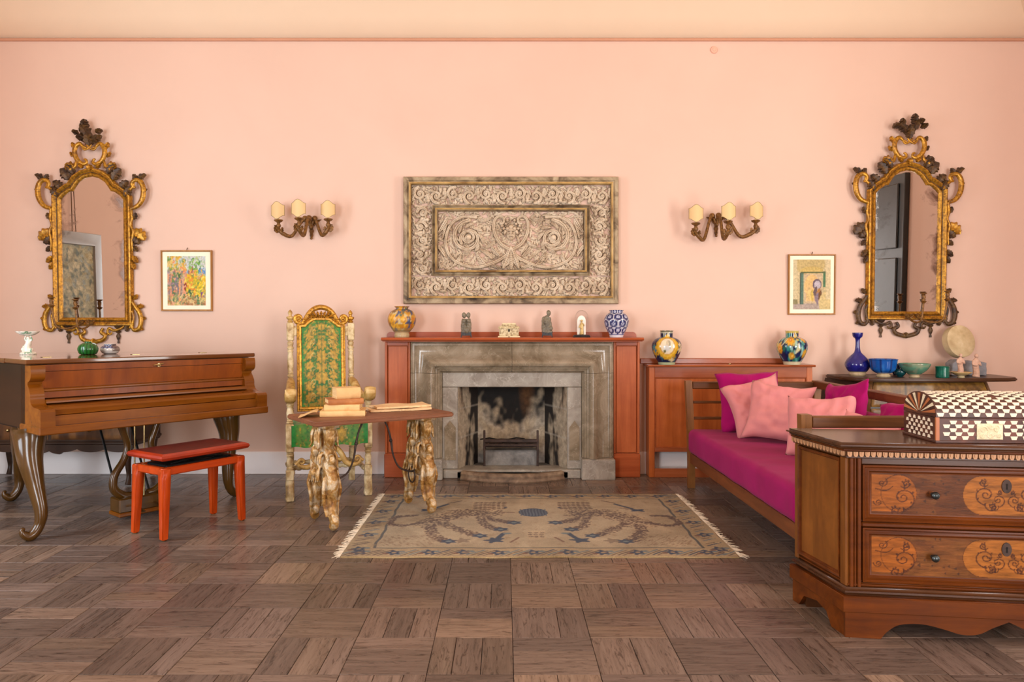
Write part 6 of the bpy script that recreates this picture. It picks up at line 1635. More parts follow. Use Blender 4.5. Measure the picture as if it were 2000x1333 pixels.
for s0, s1 in ((.22, .27), (.73, .78)):
    mb = MB(); mb.grid(6, 18, lambda u, v_: tuple(np.array(body_pt(s0 + (s1 - s0) * u, v_)) + np.array((0, -.006 * math.sin(u * PI), 0))), lambda u, v_: lin((120, 78, 36))); obj('corner_stile', mb, M_burr, rc_, recalc=False, smooth=60)
for k in range(3):
    t0, t1 = k / 3 + .012, (k + 1) / 3 - .012
    mb = MB(); mb.grid(60, 14, lambda u, v_: tuple(np.array(body_pt(.272 + .456 * u, t0 + (t1 - t0) * v_)) + np.array((0, -.008 * (0 < u < 1 and 0 < v_ < 1), 0))), lambda u, v_: cvc.at(u, (v_ + k) / 3)); dr = obj('drawer', mb, M_burr, rc_, recalc=False, smooth=60)
    for u in (.25, .75):
        p = body_pt(.272 + .456 * u, (t0 + t1) / 2); mb = MB(); mb.tube([(p[0] + .045 * math.cos(a), p[1] - .02 - .012 * abs(math.sin(a)), p[2] - .03 * abs(math.sin(a))) for a in np.linspace(0, PI, 12)], .005, 6); obj('drawer_pull', mb, M_bronze, dr, smooth=60)
mb = MB(); mb.grid(60, 18, lambda u, v_: tuple(np.array(body_pt(.27 + .46 * u, v_)) + np.array((0, .012, 0))), lambda u, v_: lin((52, 32, 18))); obj('carcass_front', mb, M_burr, rc_, recalc=False)
M_cmt = m_wood('dark_walnut_top', (58, 34, 20), (86, 54, 32), 'x', rough=.3, fine=20)
tp = [(-.58, 0), (-.605, -.02), (-.60, -.30), (-.555, -.42), (-.48, -.47), (-.2, -.505), (0, -.51), (.25, -.505), (.56, -.48), (.66, -.44), (.705, -.36), (.74, -.02), (.70, 0)]
mb = MB(); mb.prism([(p[0], p[1]) for p in tp][::-1], ZCM - .028, ZCM); bmw = mesh_from(mb, 'top', True, 40); bmx = bmesh.new(); bmx.from_mesh(bmw); bmesh.ops.bevel(bmx, geom=[e_ for e_ in bmx.edges if abs(e_.verts[0].co.z - e_.verts[1].co.z) < 1e-4], offset=.008, segments=2, affect='EDGES'); bmx.to_mesh(bmw); bmx.free()
obj('top', bmw, M_cmt, rc_)
mb = MB(); mb.prism([(-.56, 0), (-.45, -.34), (-.38, -.40), (.38, -.40), (.45, -.34), (.56, 0)], .17, .205); obj('base_frame', mb, M_cmt, rc_)
for (x, y) in ((-.42, -.36), (.42, -.36), (-.52, -.03), (.52, -.03)):
    mb = MB(); mb.tube(smooth_path([(x, y, .18), (x * 1.03, y * 1.03, .12), (x, y, .05), (x * 1.05, y * 1.05, .012)], 5), [.04, .03, .02, .026], 10); obj('leg', mb, M_cmt, rc_, smooth=60)
# ================================================================== chest of drawers in the right foreground
M_ch = m_wood('honey_walnut', (96, 54, 16), (140, 84, 30), 'z', rough=.36, fine=10, long=1.4, dark=(76, 38, 16), blotch=.45, bmp=.08)
M_chx = m_wood('honey_walnut_lengthwise', (76, 35, 9), (118, 60, 17), 'x', spec=.16, rough=.33, fine=18, long=1.6, dark=(70, 34, 18), blotch=.5, bmp=.08)
M_cht = m_wood('dark_walnut_board', (60, 34, 18), (90, 54, 30), 'x', rough=.24, fine=16, long=1.2, dark=(60, 34, 20), blotch=.4, coat=.2, bmp=.03)
M_tone = m_vcol('inlaid_walnut', spec=.18, rough=.4, var=.38, scale=9, sc=(1.2, 1, 7), bmp=.12, bscale=40)
M_steel = m_noise('dark_steel', [(.3, (52, 58, 60)), (.7, (92, 100, 100))], scale=30, rough=.35, metal=.9)
M_dent = m_noise('pale_dentil_wood', [(.3, (160, 112, 76)), (.7, (196, 150, 108))], scale=20, rough=.5)
# local frame: origin at the front left bottom corner of the body, x along the front, y back
cx0, cy0 = 1.345, 2.862
AF = math.radians(-7.5)
cd = thing('chest_of_drawers', 'antique walnut chest of drawers with inlaid roundels in the right foreground', 'chest of drawers', (cx0, cy0, 0), AF)
CW = 1.13; CD = .36
# canted sides: back corners lie further out than the front ones
slx = -.105
def plan(e, b=0.0):   # outline widened by e
    return [(-e, -e), (CW + e, -e), (CW - slx + e, CD + b), (slx - e, CD + b)]
def slab_(nm, e, z0, z1, mat, bev=.004, b=0.0):
    mb = MB(); mb.prism(plan(e, b), z0, z1); me = mesh_from(mb, nm, True, 40)
    if bev:
        bm = bmesh.new(); bm.from_mesh(me); bmesh.ops.bevel(bm, geom=[e_ for e_ in bm.edges if abs(e_.verts[0].co.z - e_.verts[1].co.z) < 1e-4], offset=bev, segments=2, affect='EDGES'); bm.to_mesh(me); bm.free()
    return obj(nm, me, mat, cd, smooth=40)
ZD = .757
slab_('top', .045, ZD - .024, ZD, M_cht, .009)
slab_('top_moulding', .030, ZD - .036, ZD - .0245, M_chx, .004)
slab_('dentil_bed', .014, ZD - .064, ZD - .0365, M_cht, 0)
# dentils: little carved bosses along front and canted side
mb0 = MB(); mb0.prism([(-.0085, 0), (.0085, 0), (.008, -.012), (.0045, -.019), (-.0045, -.019), (-.008, -.012)], -.008, .004, 'y'); mb0.prism([(-.003, -.001), (.003, -.001), (.002, -.012), (-.002, -.012)], -.0105, -.006, 'y')
me0 = mesh_from(mb0, 'dentil', True, 30); me0.materials.append(M_dent)
sd = Vector((slx - .014, CD, 0)) - Vector((-.014, -.014, 0)); sl = sd.length; sa = math.atan2(sd.y, sd.x)
for k in range(54):
    x = -.004 + k * (CW + .008) / 53; obj('dentil', me0, None, cd, loc=(x, -.016, ZD - .0385))
for k in range(16):
    t = (k + .6) / 16; p = Vector((-.014, -.014, 0)) + sd * t
    obj('dentil', me0, None, cd, loc=(p.x - .002, p.y, ZD - .0385), rotz=sa + PI)
slab_('carcass', -.012, .185, ZD - .064, M_ch, 0)
# canted side panel with mouldings
def side_frame(u0, u1, z0, z1, nm, prof, mat, m2=None, depth=0.0):
    pass
ux = sd.normalized(); nx = Vector((-ux.y, ux.x, 0))          # outwards normal of the left side
o0 = Vector((-.012 + .0, -.0, 0))
def onside(mb):     # built in (x along side, y towards -outside, z)
    R = Matrix(((ux.x, -nx.x, 0, 0), (ux.y, -nx.y, 0, 0), (0, 0, 1, 0), (0, 0, 0, 1)))
    mb.xf(0, Matrix.Translation((0, -.0, 0)) @ R); return mb
SL = (Vector((slx, CD, 0)) - Vector((0, 0, 0))).length
mb = MB(); mb.box(.045, -.006, .225, SL - .03, .02, .675, .003); obj('side_panel', onside(mb), M_ch, cd)
for (x0, x1) in ((.0, .040), (SL - .028, SL)):
    mb = MB(); mb.box(x0, -.014, .19, x1, .02, ZD - .064, .004); obj('side_stile', onside(mb), M_ch, cd)
mb = MB(); mb.sweep2d([(.040, .215), (SL - .028, .215), (SL - .028, .685), (.040, .685)], [(0, 0), (0, .016), (.006, .013), (.012, .014), (.018, .004), (.018, 0)], True, 0.0); obj('side_moulding', onside(mb), M_chx, cd)
# fluted front stiles
for (x0, sg) in ((0.0, 1), (CW, -1)):
    for k, (a, b_, h) in enumerate(((0, .014, .012), (.016, .026, .007), (.028, .042, .012))):
        xa, xb = sorted((x0 + sg * a, x0 + sg * b_)); mb = MB(); mb.box(xa, -h, .19, xb, .01, ZD - .064, .003); obj('stile', mb, M_chx, cd)
mb = MB(); mb.box(.043, -.010, .425, CW - .043, .01, .444, .005); obj('divider', mb, M_chx, cd)
mb = MB(); mb.box(.043, -.006, .668, CW - .043, .01, ZD - .064, .003); obj('top_rail', mb, M_cht, cd)
# drawers
rq = random.Random(17)
def scrollset(cv, cx, cy, R_, sg, c, w=.024):
    """inlaid vine: two opposed volutes joined by an S-stem, with small leaves along it"""
    A = [(q_[0], q_[2]) for q_ in spiral_pts(0, 0, R_, R_ * .16, 1.7, -1.2, 1, n=40)][::-1]
    ex_, ey_ = A[-1]; c2 = (ex_ * 1.0 - R_ * .9, ey_ - R_ * .25)
    B = [(c2[0] + q_[0], c2[1] + q_[2]) for q_ in spiral_pts(0, 0, R_ * .62, R_ * .10, 1.6, .5, -1, n=34)]
    C = [(R_ * .2 + q_[0], R_ * 1.22 + q_[2]) for q_ in spiral_pts(0, 0, R_ * .42, R_ * .08, 1.5, -2.6, 1, n=30)]
    to = lambda p: (cx + sg * p[0] / cv.asp, cy + p[1])
    for P in (A, B, C): cv.line([to(p) for p in P], w, c)
    cv.line([to(A[-1]), to(((A[-1][0] + B[0][0]) / 2, A[-1][1] - R_ * .12)), to(B[0])], w, c)
    for P, k0 in ((A, 22), (B, 2), (C, 2)):
        for k in range(k0, len(P) - 10 if P is not A else len(P), 4):
            x, y = to(P[k]); cv.blob(x + rq.uniform(-.02, .02) * R_, y + R_ * .16 * (1 if k % 8 else -1), R_ * .055 / cv.asp * 1.4, R_ * .10, c, 0, 0, rq.uniform(-.6, .6), .9)
def drawer(z0, z1, seed, base):
    cvd = Canvas(430, 80, base); rs = random.Random(seed); LN = (84, 42, 22)
    ORG, ORG2 = (172, 98, 36), (182, 112, 46)
    for k in range(46): cvd.blob(rs.random(), rs.random(), rs.uniform(.02, .09), rs.uniform(.05, .2), rs.choice([(122, 70, 36), (96, 54, 30), (156, 98, 50), (108, 60, 32)]), 3, .3, 0, .35)
    for cx, kind in ((.085, 0), (.915, 0), (.5, 1)):
        if kind == 0:
            s = 1 if cx < .5 else -1
            cvd.rect(min(cx - s * .085, cx + s * .02), .06, max(cx - s * .085, cx + s * .02), .94, ORG); cvd.blob(cx + s * .018, .5, .068, .45, LN); cvd.blob(cx + s * .018, .5, .066, .435, ORG)
            scrollset(cvd, cx + s * .034, .40, .27, s, LN); cvd.spiral(cx - s * .045, .74, .12, .02, 1.5, 1.0, -s, .02, LN); cvd.spiral(cx - s * .06, .28, .10, .02, 1.5, 3.0, s, .02, LN); cvd.line(smooth_path([(cx - s * .07, .60), (cx - s * .03, .56), (cx - s * .005, .66)], 5), .02, LN)
        else:
            cvd.blob(.415, .5, .075, .47, LN); cvd.blob(.585, .5, .075, .47, LN); cvd.blob(.415, .5, .073, .455, ORG2); cvd.blob(.585, .5, .073, .455, ORG2); cvd.rect(.415, .045, .585, .955, ORG2)
            for s in (-1, 1): scrollset(cvd, .5 + s * .075, .52, .23, s, LN); scrollset(cvd, .5 + s * .03, .40, .15, -s, LN, .020)
    for k in range(26):
        x, y = rs.uniform(.17, .33), rs.random(); cvd.blob(x if rs.random() < .5 else 1 - x, y, rs.uniform(.002, .006), rs.uniform(.015, .04), (70, 42, 28), 3, .3, 0, .8)
    x0, x1 = .047, CW - .047
    root_mb = MB(); root_mb.box(x0, -.004, z0, x1, .012, z1, .002)
    dr = obj('drawer', root_mb, M_chx, cd)
    mb = MB(); mb.sweep2d([(x0, z0), (x1, z0), (x1, z1), (x0, z1)], [(0, .002), (0, .012), (.006, .014), (.010, .009), (.016, .012), (.022, .012), (.027, .006), (.036, .004), (.036, .0)], True, 0.0); obj('drawer_moulding', mb, M_chx, dr)
    mb = MB(); mb.grid(400, 76, lambda u, v_: (x0 + .034 + (x1 - x0 - .068) * u, -.0052, z0 + .030 + (z1 - z0 - .056) * v_), cvd.at); obj('inlay_panel', mb, M_tone, dr, recalc=False)
    zc = (z0 + z1) / 2
    for s in (-1, 1):
        mb = MB(); x = CW / 2 + s * .262
        mb.lathe([(.008, 0), (.006, .006), (.005, .012), (.010, .016), (.0145, .022), (.0145, .028), (.010, .034), (.0005, .036)], 18); mb.xf(0, Matrix.Translation((x, -.005, zc + .002)) @ Matrix.Rotation(PI / 2, 4, 'X')); obj('knob', mb, M_steel, dr, smooth=60)
    ex = CW / 2
    mb = MB(); pts_ = [(ex + .017 * math.cos(a), zc + .040 + .026 * math.sin(a)) for a in np.linspace(0, 2 * PI, 29)[:-1]]; mb.prism(pts_, -.009, -.005, 'y'); es = obj('escutcheon', mb, M_iron, dr)
    mb = MB(); kp = [(ex + .004 * math.cos(a), zc + .046 + .004 * math.sin(a)) for a in np.linspace(-.9, PI + .9, 12)] + [(ex - .0035, zc + .028), (ex + .0035, zc + .028)]; mb.prism(kp, -.0098, -.0085, 'y'); obj('keyhole', mb, M_black, es)
drawer(.448, .666, 3, (112, 64, 32)); drawer(.212, .423, 9, (136, 84, 40))
# base mouldings and bracket plinth
slab_('base_moulding', .006, .192, .207, M_chx, .005); slab_('base_roll', .022, .160, .1915, M_cht, .012); slab_('base_board', .030, .098, .1595, M_chx, .003)
def apron(L):
    pts = [(0, 0), (.0, .098), (L, .098), (L, 0), (L - .13, 0)]
    half_ = smooth_path([(.13, .0), (.155, .03), (.20, .058), (.28, .064), (.36, .048), (.42, .032), (.48, .036), (.53, .062), (L / 2, .088)], 5)
    right = [(L - p[0], p[1]) for p in half_]
    return pts + right[0:] + half_[::-1][1:] + []
mb = MB(); L = CW + .044; P_ = [(p[0] - .022, p[1]) for p in apron(L)]; mb.prism(P_, -.024, .0, 'y'); obj('bracket_plinth', mb, M_chx, cd)
mb = MB(); pl_ = [(-.0, .0), (-.0, .098), (SL, .098), (SL, .0), (SL - .05, 0), (SL - .09, .05), (SL * .5, .066), (.12, .05), (.085, 0)]; mb.prism(pl_, -.022, .0, 'y'); obj('side_plinth', onside(mb), M_chx, cd)
mb = MB(); mb.box(CW - .08, .05, 0, CW, .30, .10); obj('rear_foot', mb, M_cht, cd)
mb = MB(); mb.box(slx + .02, CD - .08, 0, slx + .10, CD - .01, .10); obj('rear_foot', mb, M_cht, cd)

# ================================================================== ivory inlaid casket on the chest
M_eb = m_noise('dark_rosewood', [(.3, (56, 32, 24)), (.6, (84, 46, 34)), (.75, (104, 58, 42))], scale=16, rough=.4)
M_iv = m_noise('ivory', [(.3, (232, 214, 184)), (.7, (250, 240, 220))], scale=20, rough=.35)
M_ivc = m_noise('carved_ivory', [(.3, (222, 206, 164)), (.7, (242, 230, 198))], scale=40, rough=.5, bmp=.8, bscale=60)
M_edge = m_noise('copper_brown_edge', [(.3, (166, 96, 56)), (.7, (190, 116, 70))], rough=.4)
bx_ = thing('inlaid_casket', 'domed wooden casket covered in brown and ivory geometric inlay on the chest of drawers', 'casket', (1.655, 2.812, ZD), math.radians(-2))
BWd, BDp, BH, LH = .40, .245, .098, .090
mb = MB(); mb.box(0, 0, .0, BWd, BDp, BH - .002, .002); obj('body', mb, M_eb, bx_)
arcn = 24; arc = [(BDp / 2 - (BDp / 2) * math.cos(PI * k / arcn), BH + LH * math.sin(PI * k / arcn) ** .85) for k in range(arcn + 1)]
mb = MB(); mb.prism(arc, 0, BWd, 'x'); lidb = obj('lid', mb, M_eb, bx_, smooth=40)
for x in (-.002, BWd - .012):
    mb = MB(); mb.box(x, -.0025, 0, x + .014, .006, BH, .001); obj('corner_strip', mb, M_edge, bx_)
mb = MB(); mb.box(-.004, -.004, 0, BWd + .004, BDp + .004, .010, .002); obj('base_strip', mb, M_eb, bx_)
pit, rowh = .0455, .0148
def trap(wt, wb, h): return [(-wb / 2, 0), (wb / 2, 0), (wt / 2, h), (-wt / 2, h)]
mbt = MB(); mbt.prism(trap(.028, .017, rowh - .0012), -.0016, .001, 'y'); me_iv = mesh_from(mbt, 'ivory_inlay', True, None); me_iv.materials.append(M_iv)
mbt = MB(); mbt.prism(trap(.017, .0275, rowh - .0012), -.0012, .001, 'y'); mb_dk = mesh_from(mbt, 'wood_inlay', True, None); mb_dk.materials.append(m_noise('mahogany_inlay', [(.3, (96, 48, 36)), (.7, (124, 66, 48))], scale=12, rough=.4))
# front: five rows
for r_ in range(5):
    for k in range(10):
        x = .016 + (k + (.5 if r_ % 2 else .05)) * pit
        if x - .014 < .012 or x + .014 > BWd - .012: continue
        if abs(x - BWd / 2) < .058 and r_ < 4: continue
        obj('ivory_inlay', me_iv, None, bx_, loc=(x, 0, .013 + r_ * rowh))
        if (k * 7 + r_ * 3) % 3 and x + pit / 2 + .014 < BWd - .012: obj('wood_inlay', mb_dk, None, bx_, loc=(x + pit / 2, 0, .013 + r_ * rowh))
# lid: rows follow the curve of the front half
rows = 9
dens = np.linspace(.02, PI / 2 + .15, 200)
pp = np.array([(BDp / 2 - BDp / 2 * math.cos(a), BH + LH * math.sin(a) ** .85) for a in dens]); sl_ = np.concatenate([[0], np.cumsum(np.hypot(*np.diff(pp, axis=0).T))])
nr = int(sl_[-1] / rowh)
for r_ in range(nr):
    a0 = np.interp(r_ * rowh, sl_, dens); a1 = np.interp((r_ + 1) * rowh, sl_, dens)
    p0 = Vector((0, BDp / 2 - BDp / 2 * math.cos(a0), BH + LH * math.sin(a0) ** .85)); p1 = Vector((0, BDp / 2 - BDp / 2 * math.cos(a1), BH + LH * math.sin(a1) ** .85))
    tl = math.atan2(p1.y - p0.y, p1.z - p0.z)
    for k in range(10):
        x = .014 + (k + (.5 if r_ % 2 else .05)) * pit
        if x - .014 < .002 or x + .014 > BWd - .002: continue
        if r_ == 6 and abs(x - .25) < .03: continue
        obj('ivory_inlay', me_iv, None, lidb, loc=(x, p0.y - .0004, p0.z), rot=(-tl, 0, 0))
# end panels: fan on the lid, small rows below
for k in range(9):
    a = PI * (k + .5) / 9; w = .11
    if k % 1 == 0:
        def ap_(an, f_): return (BDp / 2 - BDp / 2 * f_ * math.cos(an), BH + .006 + (LH - .008) * f_ * math.sin(an) ** .85)
        mb = MB(); poly = [ap_(a - w * .25, .12), ap_(a + w * .25, .12), ap_(min(PI - .02, a + w * .75), .96), ap_(max(.02, a - w * .75), .96)]; mb.prism(poly, -.0016, .001, 'x'); obj('fan_ray', mb, M_ivc if k % 2 else M_edge, lidb)
mbt = MB(); mbt.prism(trap(.012, .021, .0125), -.0014, .001, 'x'); me_ive = mesh_from(mbt, 'ivory_inlay', True, None); me_ive.materials.append(M_iv)
for r_ in range(5):
    for k in range(7):
        y = .014 + (k + (.5 if r_ % 2 else 0)) * .036
        if y - .012 < .006 or y + .012 > BDp - .006: continue
        obj('ivory_inlay', me_ive, None, bx_, loc=(0, y, .014 + r_ * .0158))
# carved plaque
Rf = Relief(-.049, .049, -.031, .031, .0014); rz_ = random.Random(6)
Rf.H[:] = .0022
for e_ in range(3): pass
for (cx_, cz_, R__, sg, st) in ((-.026, .006, .016, 1, 0), (.022, .010, .014, -1, 1), (.0, -.014, .014, 1, 2), (-.032, -.016, .010, -1, 1), (.034, -.014, .011, 1, 2), (.002, .018, .010, -1, 0)): Rf.spiral(cx_, cz_, R__, .003, 1.4, st, sg, .0032, .002, .0062, groove=False)
for k in range(14): Rf.leaf(rz_.uniform(-.04, .04), rz_.uniform(-.024, .024), rz_.uniform(0, 6), .014, .005, .005, 2, .6)
Rf.H[0, :] = Rf.H[-1, :] = 0; Rf.H[:, 0] = Rf.H[:, -1] = 0
obj('carved_plaque', Rf.mesh('plaque', -1), M_ivc, bx_, loc=(BWd / 2, -.0022, .045))

# ================================================================== pottery on the commode
ZP = ZCM
def solid(c): cv_ = Canvas(24, 24, c); return cv_
rv2 = random.Random(44)
def mottled(c, others, n=60, r=.07):
    cv_ = Canvas(96, 60, c)
    for _ in range(n): cv_.blob(rv2.random(), rv2.random(), rv2.uniform(.02, r), rv2.uniform(.03, r * 1.6), rv2.choice(others), 3, .3, 0, .4)
    return cv_
def at(px, py): Y = FPX * (CAM_H - ZP) / (py - VY); return (PX(px, Y), Y, ZP)
cvb_ = mottled((26, 28, 112), [(40, 44, 140), (18, 18, 82), (58, 64, 150)]); cvb_.rect(0, 0, 1, .085, (196, 174, 136)); cvb_.rect(0, .085, 1, .10, (60, 60, 100))
K5 = .0040
vase_obj('bottle_vase', 'deep blue glazed bottle vase with slender neck and flared mouth on the commode', 'vase', at(1675, 733.5), [(.058, 0), (.063, .013), (.058, .025), (.070, .034), (.090, .066), (.093, .094), (.080, .125), (.052, .156), (.028, .180), (.020, .203), (.0165, .232), (.016, .272), (.020, .292), (.033, .304), (.038, .319), (.040, .336), (.037, .336), (.024, .312), (.01, .29)], cvb_, 60)
cvb_ = mottled((20, 84, 164), [(36, 112, 190), (14, 60, 130), (60, 130, 196), (24, 100, 170)]); cvb_.rect(0, 0, 1, .10, (202, 180, 140))
for k in range(8): cvb_.line([(k / 8 + .02, .12), (k / 8 + .02, .62)], .03, (16, 40, 90))
vase_obj('lobed_bowl', 'bright blue lobed bowl on a pale foot beside the blue bottle', 'bowl', at(1725, 736), [(.048, 0), (.05, .010), (.040, .022), (.060, .032), (.084, .052), (.092, .08), (.098, .124), (.104, .134), (.100, .135), (.09, .115), (.08, .06), (.0, .04)], cvb_, 96, ribs=lambda a: 1 + .028 * abs(math.cos(a * 4)))
vase_obj('dark_cup', 'small dark navy cup behind the blue lobed bowl', 'cup', at(1753, 733), [(.03, 0), (.034, .01), (.046, .03), (.05, .06), (.052, .085), (.048, .085), (.042, .05), (.0, .03)], mottled((16, 24, 56), [(24, 36, 80), (12, 16, 40)]), 40)
vase_obj('teal_cup', 'small dark teal cup between the blue and green bowls', 'cup', at(1758, 736.5), [(.018, 0), (.022, .006), (.036, .02), (.042, .04), (.036, .056), (.032, .058), (.03, .04), (.0, .025)], mottled((14, 66, 70), [(20, 84, 86), (10, 44, 52)]), 40)
cvb_ = mottled((92, 142, 116), [(64, 128, 104), (132, 160, 130), (160, 150, 120), (48, 108, 92), (110, 80, 60)], 90); cvb_.rect(0, 0, 1, .12, (186, 166, 130)); cvb_.rect(0, .66, 1, .71, (50, 90, 80))
vase_obj('green_bowl', 'wide pale green mottled bowl on a narrow foot in the row on the commode', 'bowl', at(1786, 737.5), [(.036, 0), (.038, .008), (.034, .016), (.05, .028), (.08, .052), (.102, .080), (.110, .103), (.106, .104), (.095, .08), (.06, .045), (.0, .03)], cvb_, 72)
cvb_ = Canvas(48, 30, (8, 92, 74)); 
for _ in range(60): cvb_.blob(rv2.random(), rv2.random(), .02, .03, (30, 130, 104), 0, 0, 0, .6)
vase_obj('green_mug', 'small emerald green cylindrical mug on the commode', 'mug', at(1840.5, 738), [(.042, 0), (.046, .004), (.047, .04), (.048, .078), (.051, .084), (.047, .085), (.043, .07), (.042, .01), (.0, .008)], cvb_, 48)
# grey stone block, round drum-like stone leaning above it
M_gst = m_noise('grey_stone', [(.3, (112, 112, 118)), (.7, (150, 148, 150))], scale=12, rough=.8, bmp=.4)
M_round = m_noise('pale_hide', [(.3, (176, 150, 108)), (.55, (204, 182, 140)), (.75, (220, 202, 166))], scale=9, rough=.7, bmp=.3)
p = at(1882, 736); Yb = 5.80; x0, x1 = PX(1848, Yb), PX(1918, Yb)
mb = MB(); mb.prism([(x0, ZP), (x1, ZP), (x1, ZP + .105), (x1 - .05, ZP + .112), (x0 + .06, ZP + .13), (x0 + .02, ZP + .10)], Yb - .06, Yb + .05, 'y'); me = organic(mb, 'stone', .007, .004, 30)
o = obj('stone_block', me, M_gst); tag(o, 'rough grey stone block on the commode under the round pale disc', 'stone')
Yd = 5.90; dcx, dcz = PX(1872, Yd), PZ(675, Yd)
mb = MB(); mb.lathe([(.0001, -.034), (.118, -.034), (.129, -.028), (.132, 0), (.129, .028), (.118, .034), (.0001, .034)], 48); mb.xf(0, Matrix.Translation((dcx, Yd, ZP + .135 + .131)) @ Matrix.Rotation(math.radians(12), 4, 'Z') @ Matrix.Rotation(math.radians(80), 4, 'X'))
o = obj('round_disc', mb, M_round, smooth=40); tag(o, 'pale round hide-like disc leaning on the wall above the grey stone', 'disc')
M_terra = m_noise('pale_terracotta', [(.3, (190, 148, 124)), (.7, (216, 180, 158))], scale=18, rough=.85, bmp=.4)
cvd_ = Canvas(40, 20, (206, 176, 120)); cvd_.rect(0, .55, 1, .8, (176, 128, 70)); cvd_.rect(0, 0, 1, .3, (206, 188, 146))
pd = at(1877, 738)
vase_obj('footed_dish', 'small ochre footed dish on the commode carrying a terracotta figurine', 'dish', pd, [(.024, 0), (.026, .006), (.022, .012), (.04, .020), (.066, .034), (.072, .042), (.068, .043), (.05, .036), (.0, .032)], cvd_, 48, mat=M_cer_r)
def figurine(name, label, loc, H, w, lean_=0.0, mat=None, cat='figurine', group=None, hood=True, seed=1, base=None):
    mb = MB(); k = H
    mb.tube(smooth_path([(0, 0, 0), (.02 * k, 0, .2 * k), (-.02 * k, 0, .45 * k), (0, 0, .66 * k), (0, 0, .78 * k)], 6), [w * .95, w * .8, w * .72, w * .8, w * .40], 12, squash=((0, 1, 0), .75))
    mb.ball((lean_ * .3, -.005, .88 * k), w * .46, 12, 8, (1, 1, 1.2))
    mb.tube(smooth_path([(-w * .7, 0, .68 * k), (-w * 1.0, -w * .3, .52 * k), (-w * .2, -w * .8, .50 * k)], 5), [w * .3, w * .27, w * .2], 8)
    mb.tube(smooth_path([(w * .7, 0, .68 * k), (w * 1.0, -w * .3, .50 * k), (w * .2, -w * .8, .56 * k)], 5), [w * .3, w * .27, w * .2], 8)
    for i in range(5):
        a = -1.2 + i * .6; mb.tube([(w * .6 * math.sin(a), -w * .6 * math.cos(a), .02 * k), (w * .5 * math.sin(a), -w * .55 * math.cos(a), .45 * k)], [w * .22, w * .14], 6)
    me = organic(mb, 'figure', max(.0022, H / 55), H * .012, 3 / w * .8, 0, 1, 1)
    o = obj(name, me, mat); o.location = loc; o.rotation_euler = (0, 0, seed * .2); tag(o, label, cat, group); return o
figurine('terracotta_figurine', 'slender pale terracotta figurine standing in the small ochre dish', (pd[0] - .005, pd[1], ZP + .033), .155, .026, mat=M_terra, seed=0)
figurine('terracotta_figurine', 'pale terracotta figurine standing on the commode right of the ochre dish', (*at(1906, 737)[:2], ZP), .185, .032, mat=M_terra, seed=1)

# ================================================================== vases and small things on mantel and cabinet
def onm(px, Y=5.86): return (PX(px, Y), Y, ZS)
rv3 = random.Random(77)
cvm = Canvas(200, 90, (196, 138, 40))
for _ in range(230): cvm.blob(rv3.random(), rv3.uniform(.18, .84), rv3.uniform(.012, .03), rv3.uniform(.02, .06), rv3.choice([(222, 160, 40), (232, 176, 60), (206, 120, 30), (70, 80, 130), (96, 110, 90), (130, 90, 44), (212, 196, 150), (80, 92, 120)]), 3, .4, rv3.uniform(0, 3))
for k in range(18): cvm.spiral(rv3.random(), rv3.uniform(.28, .75), .09, .02, 1.1, rv3.uniform(0, 6), 1, .022, rv3.choice([(60, 70, 110), (236, 180, 60), (90, 70, 40)]))
cvm.rect(0, 0, 1, .15, (186, 164, 120)); cvm.rect(0, .15, 1, .18, (80, 70, 50)); cvm.rect(0, .16, 1, .24, (150, 140, 96), .6); cvm.rect(0, .85, 1, 1, (176, 150, 108)); cvm.rect(0, .84, 1, .855, (80, 70, 50))
vase_obj('majolica_vase', 'round ochre and blue majolica vase at the green chair end of the mantel', 'vase', onm(785), [(.058, 0), (.060, .02), (.056, .036), (.070, .052), (.098, .09), (.112, .13), (.108, .17), (.088, .205), (.062, .222), (.050, .228), (.053, .240), (.062, .246), (.056, .247), (.045, .235), (.04, .2)], cvm, 96, mat=M_cer_r)
cvm = Canvas(200, 90, (222, 222, 230))
NV_ = (28, 38, 96)
for r_ in range(4):
    for k in range(8):
        x, y = (k + (.5 if r_ % 2 else 0)) / 8, .20 + r_ * .19
        cvm.blob(x, y, .056, .105, NV_, 6, .06); cvm.blob(x, y, .024, .046, (206, 210, 228), 6, .12); cvm.blob(x, y, .010, .020, (90, 100, 150), 5, .2)
cvm.rect(0, 0, 1, .07, (226, 226, 232)); cvm.rect(0, .07, 1, .085, (80, 90, 140)); cvm.rect(0, .86, 1, 1, (236, 228, 220)); cvm.rect(0, .85, 1, .865, (70, 80, 130))
vase_obj('blue_white_vase', 'blue and white flower-patterned vase at the cabinet end of the mantel', 'vase', onm(1204), [(.052, 0), (.054, .008), (.062, .03), (.085, .075), (.098, .120), (.096, .150), (.078, .182), (.058, .195), (.052, .200), (.054, .212), (.058, .216), (.053, .217), (.045, .20), (.04, .17)], cvm, 96)
def onc(px, Y=5.885): return (PX(px, Y), Y, CZT + .018)
def albarello(cv_): return [(.064, 0), (.067, .010), (.070, .022), (.092, .060), (.112, .105), (.119, .145), (.110, .180), (.088, .205), (.060, .217), (.050, .221), (.049, .232), (.050, .262), (.054, .270), (.049, .271), (.042, .25), (.04, .2)]
cvm = Canvas(220, 100, (24, 34, 66)); 
for _ in range(90): cvm.blob(rv3.random(), rv3.uniform(.1, .72), rv3.uniform(.015, .04), rv3.uniform(.03, .07), rv3.choice([(60, 130, 140), (206, 156, 44), (40, 96, 110), (150, 150, 110), (30, 50, 100), (216, 196, 150)]), 4, .4, rv3.uniform(0, 3))
c0 = .475
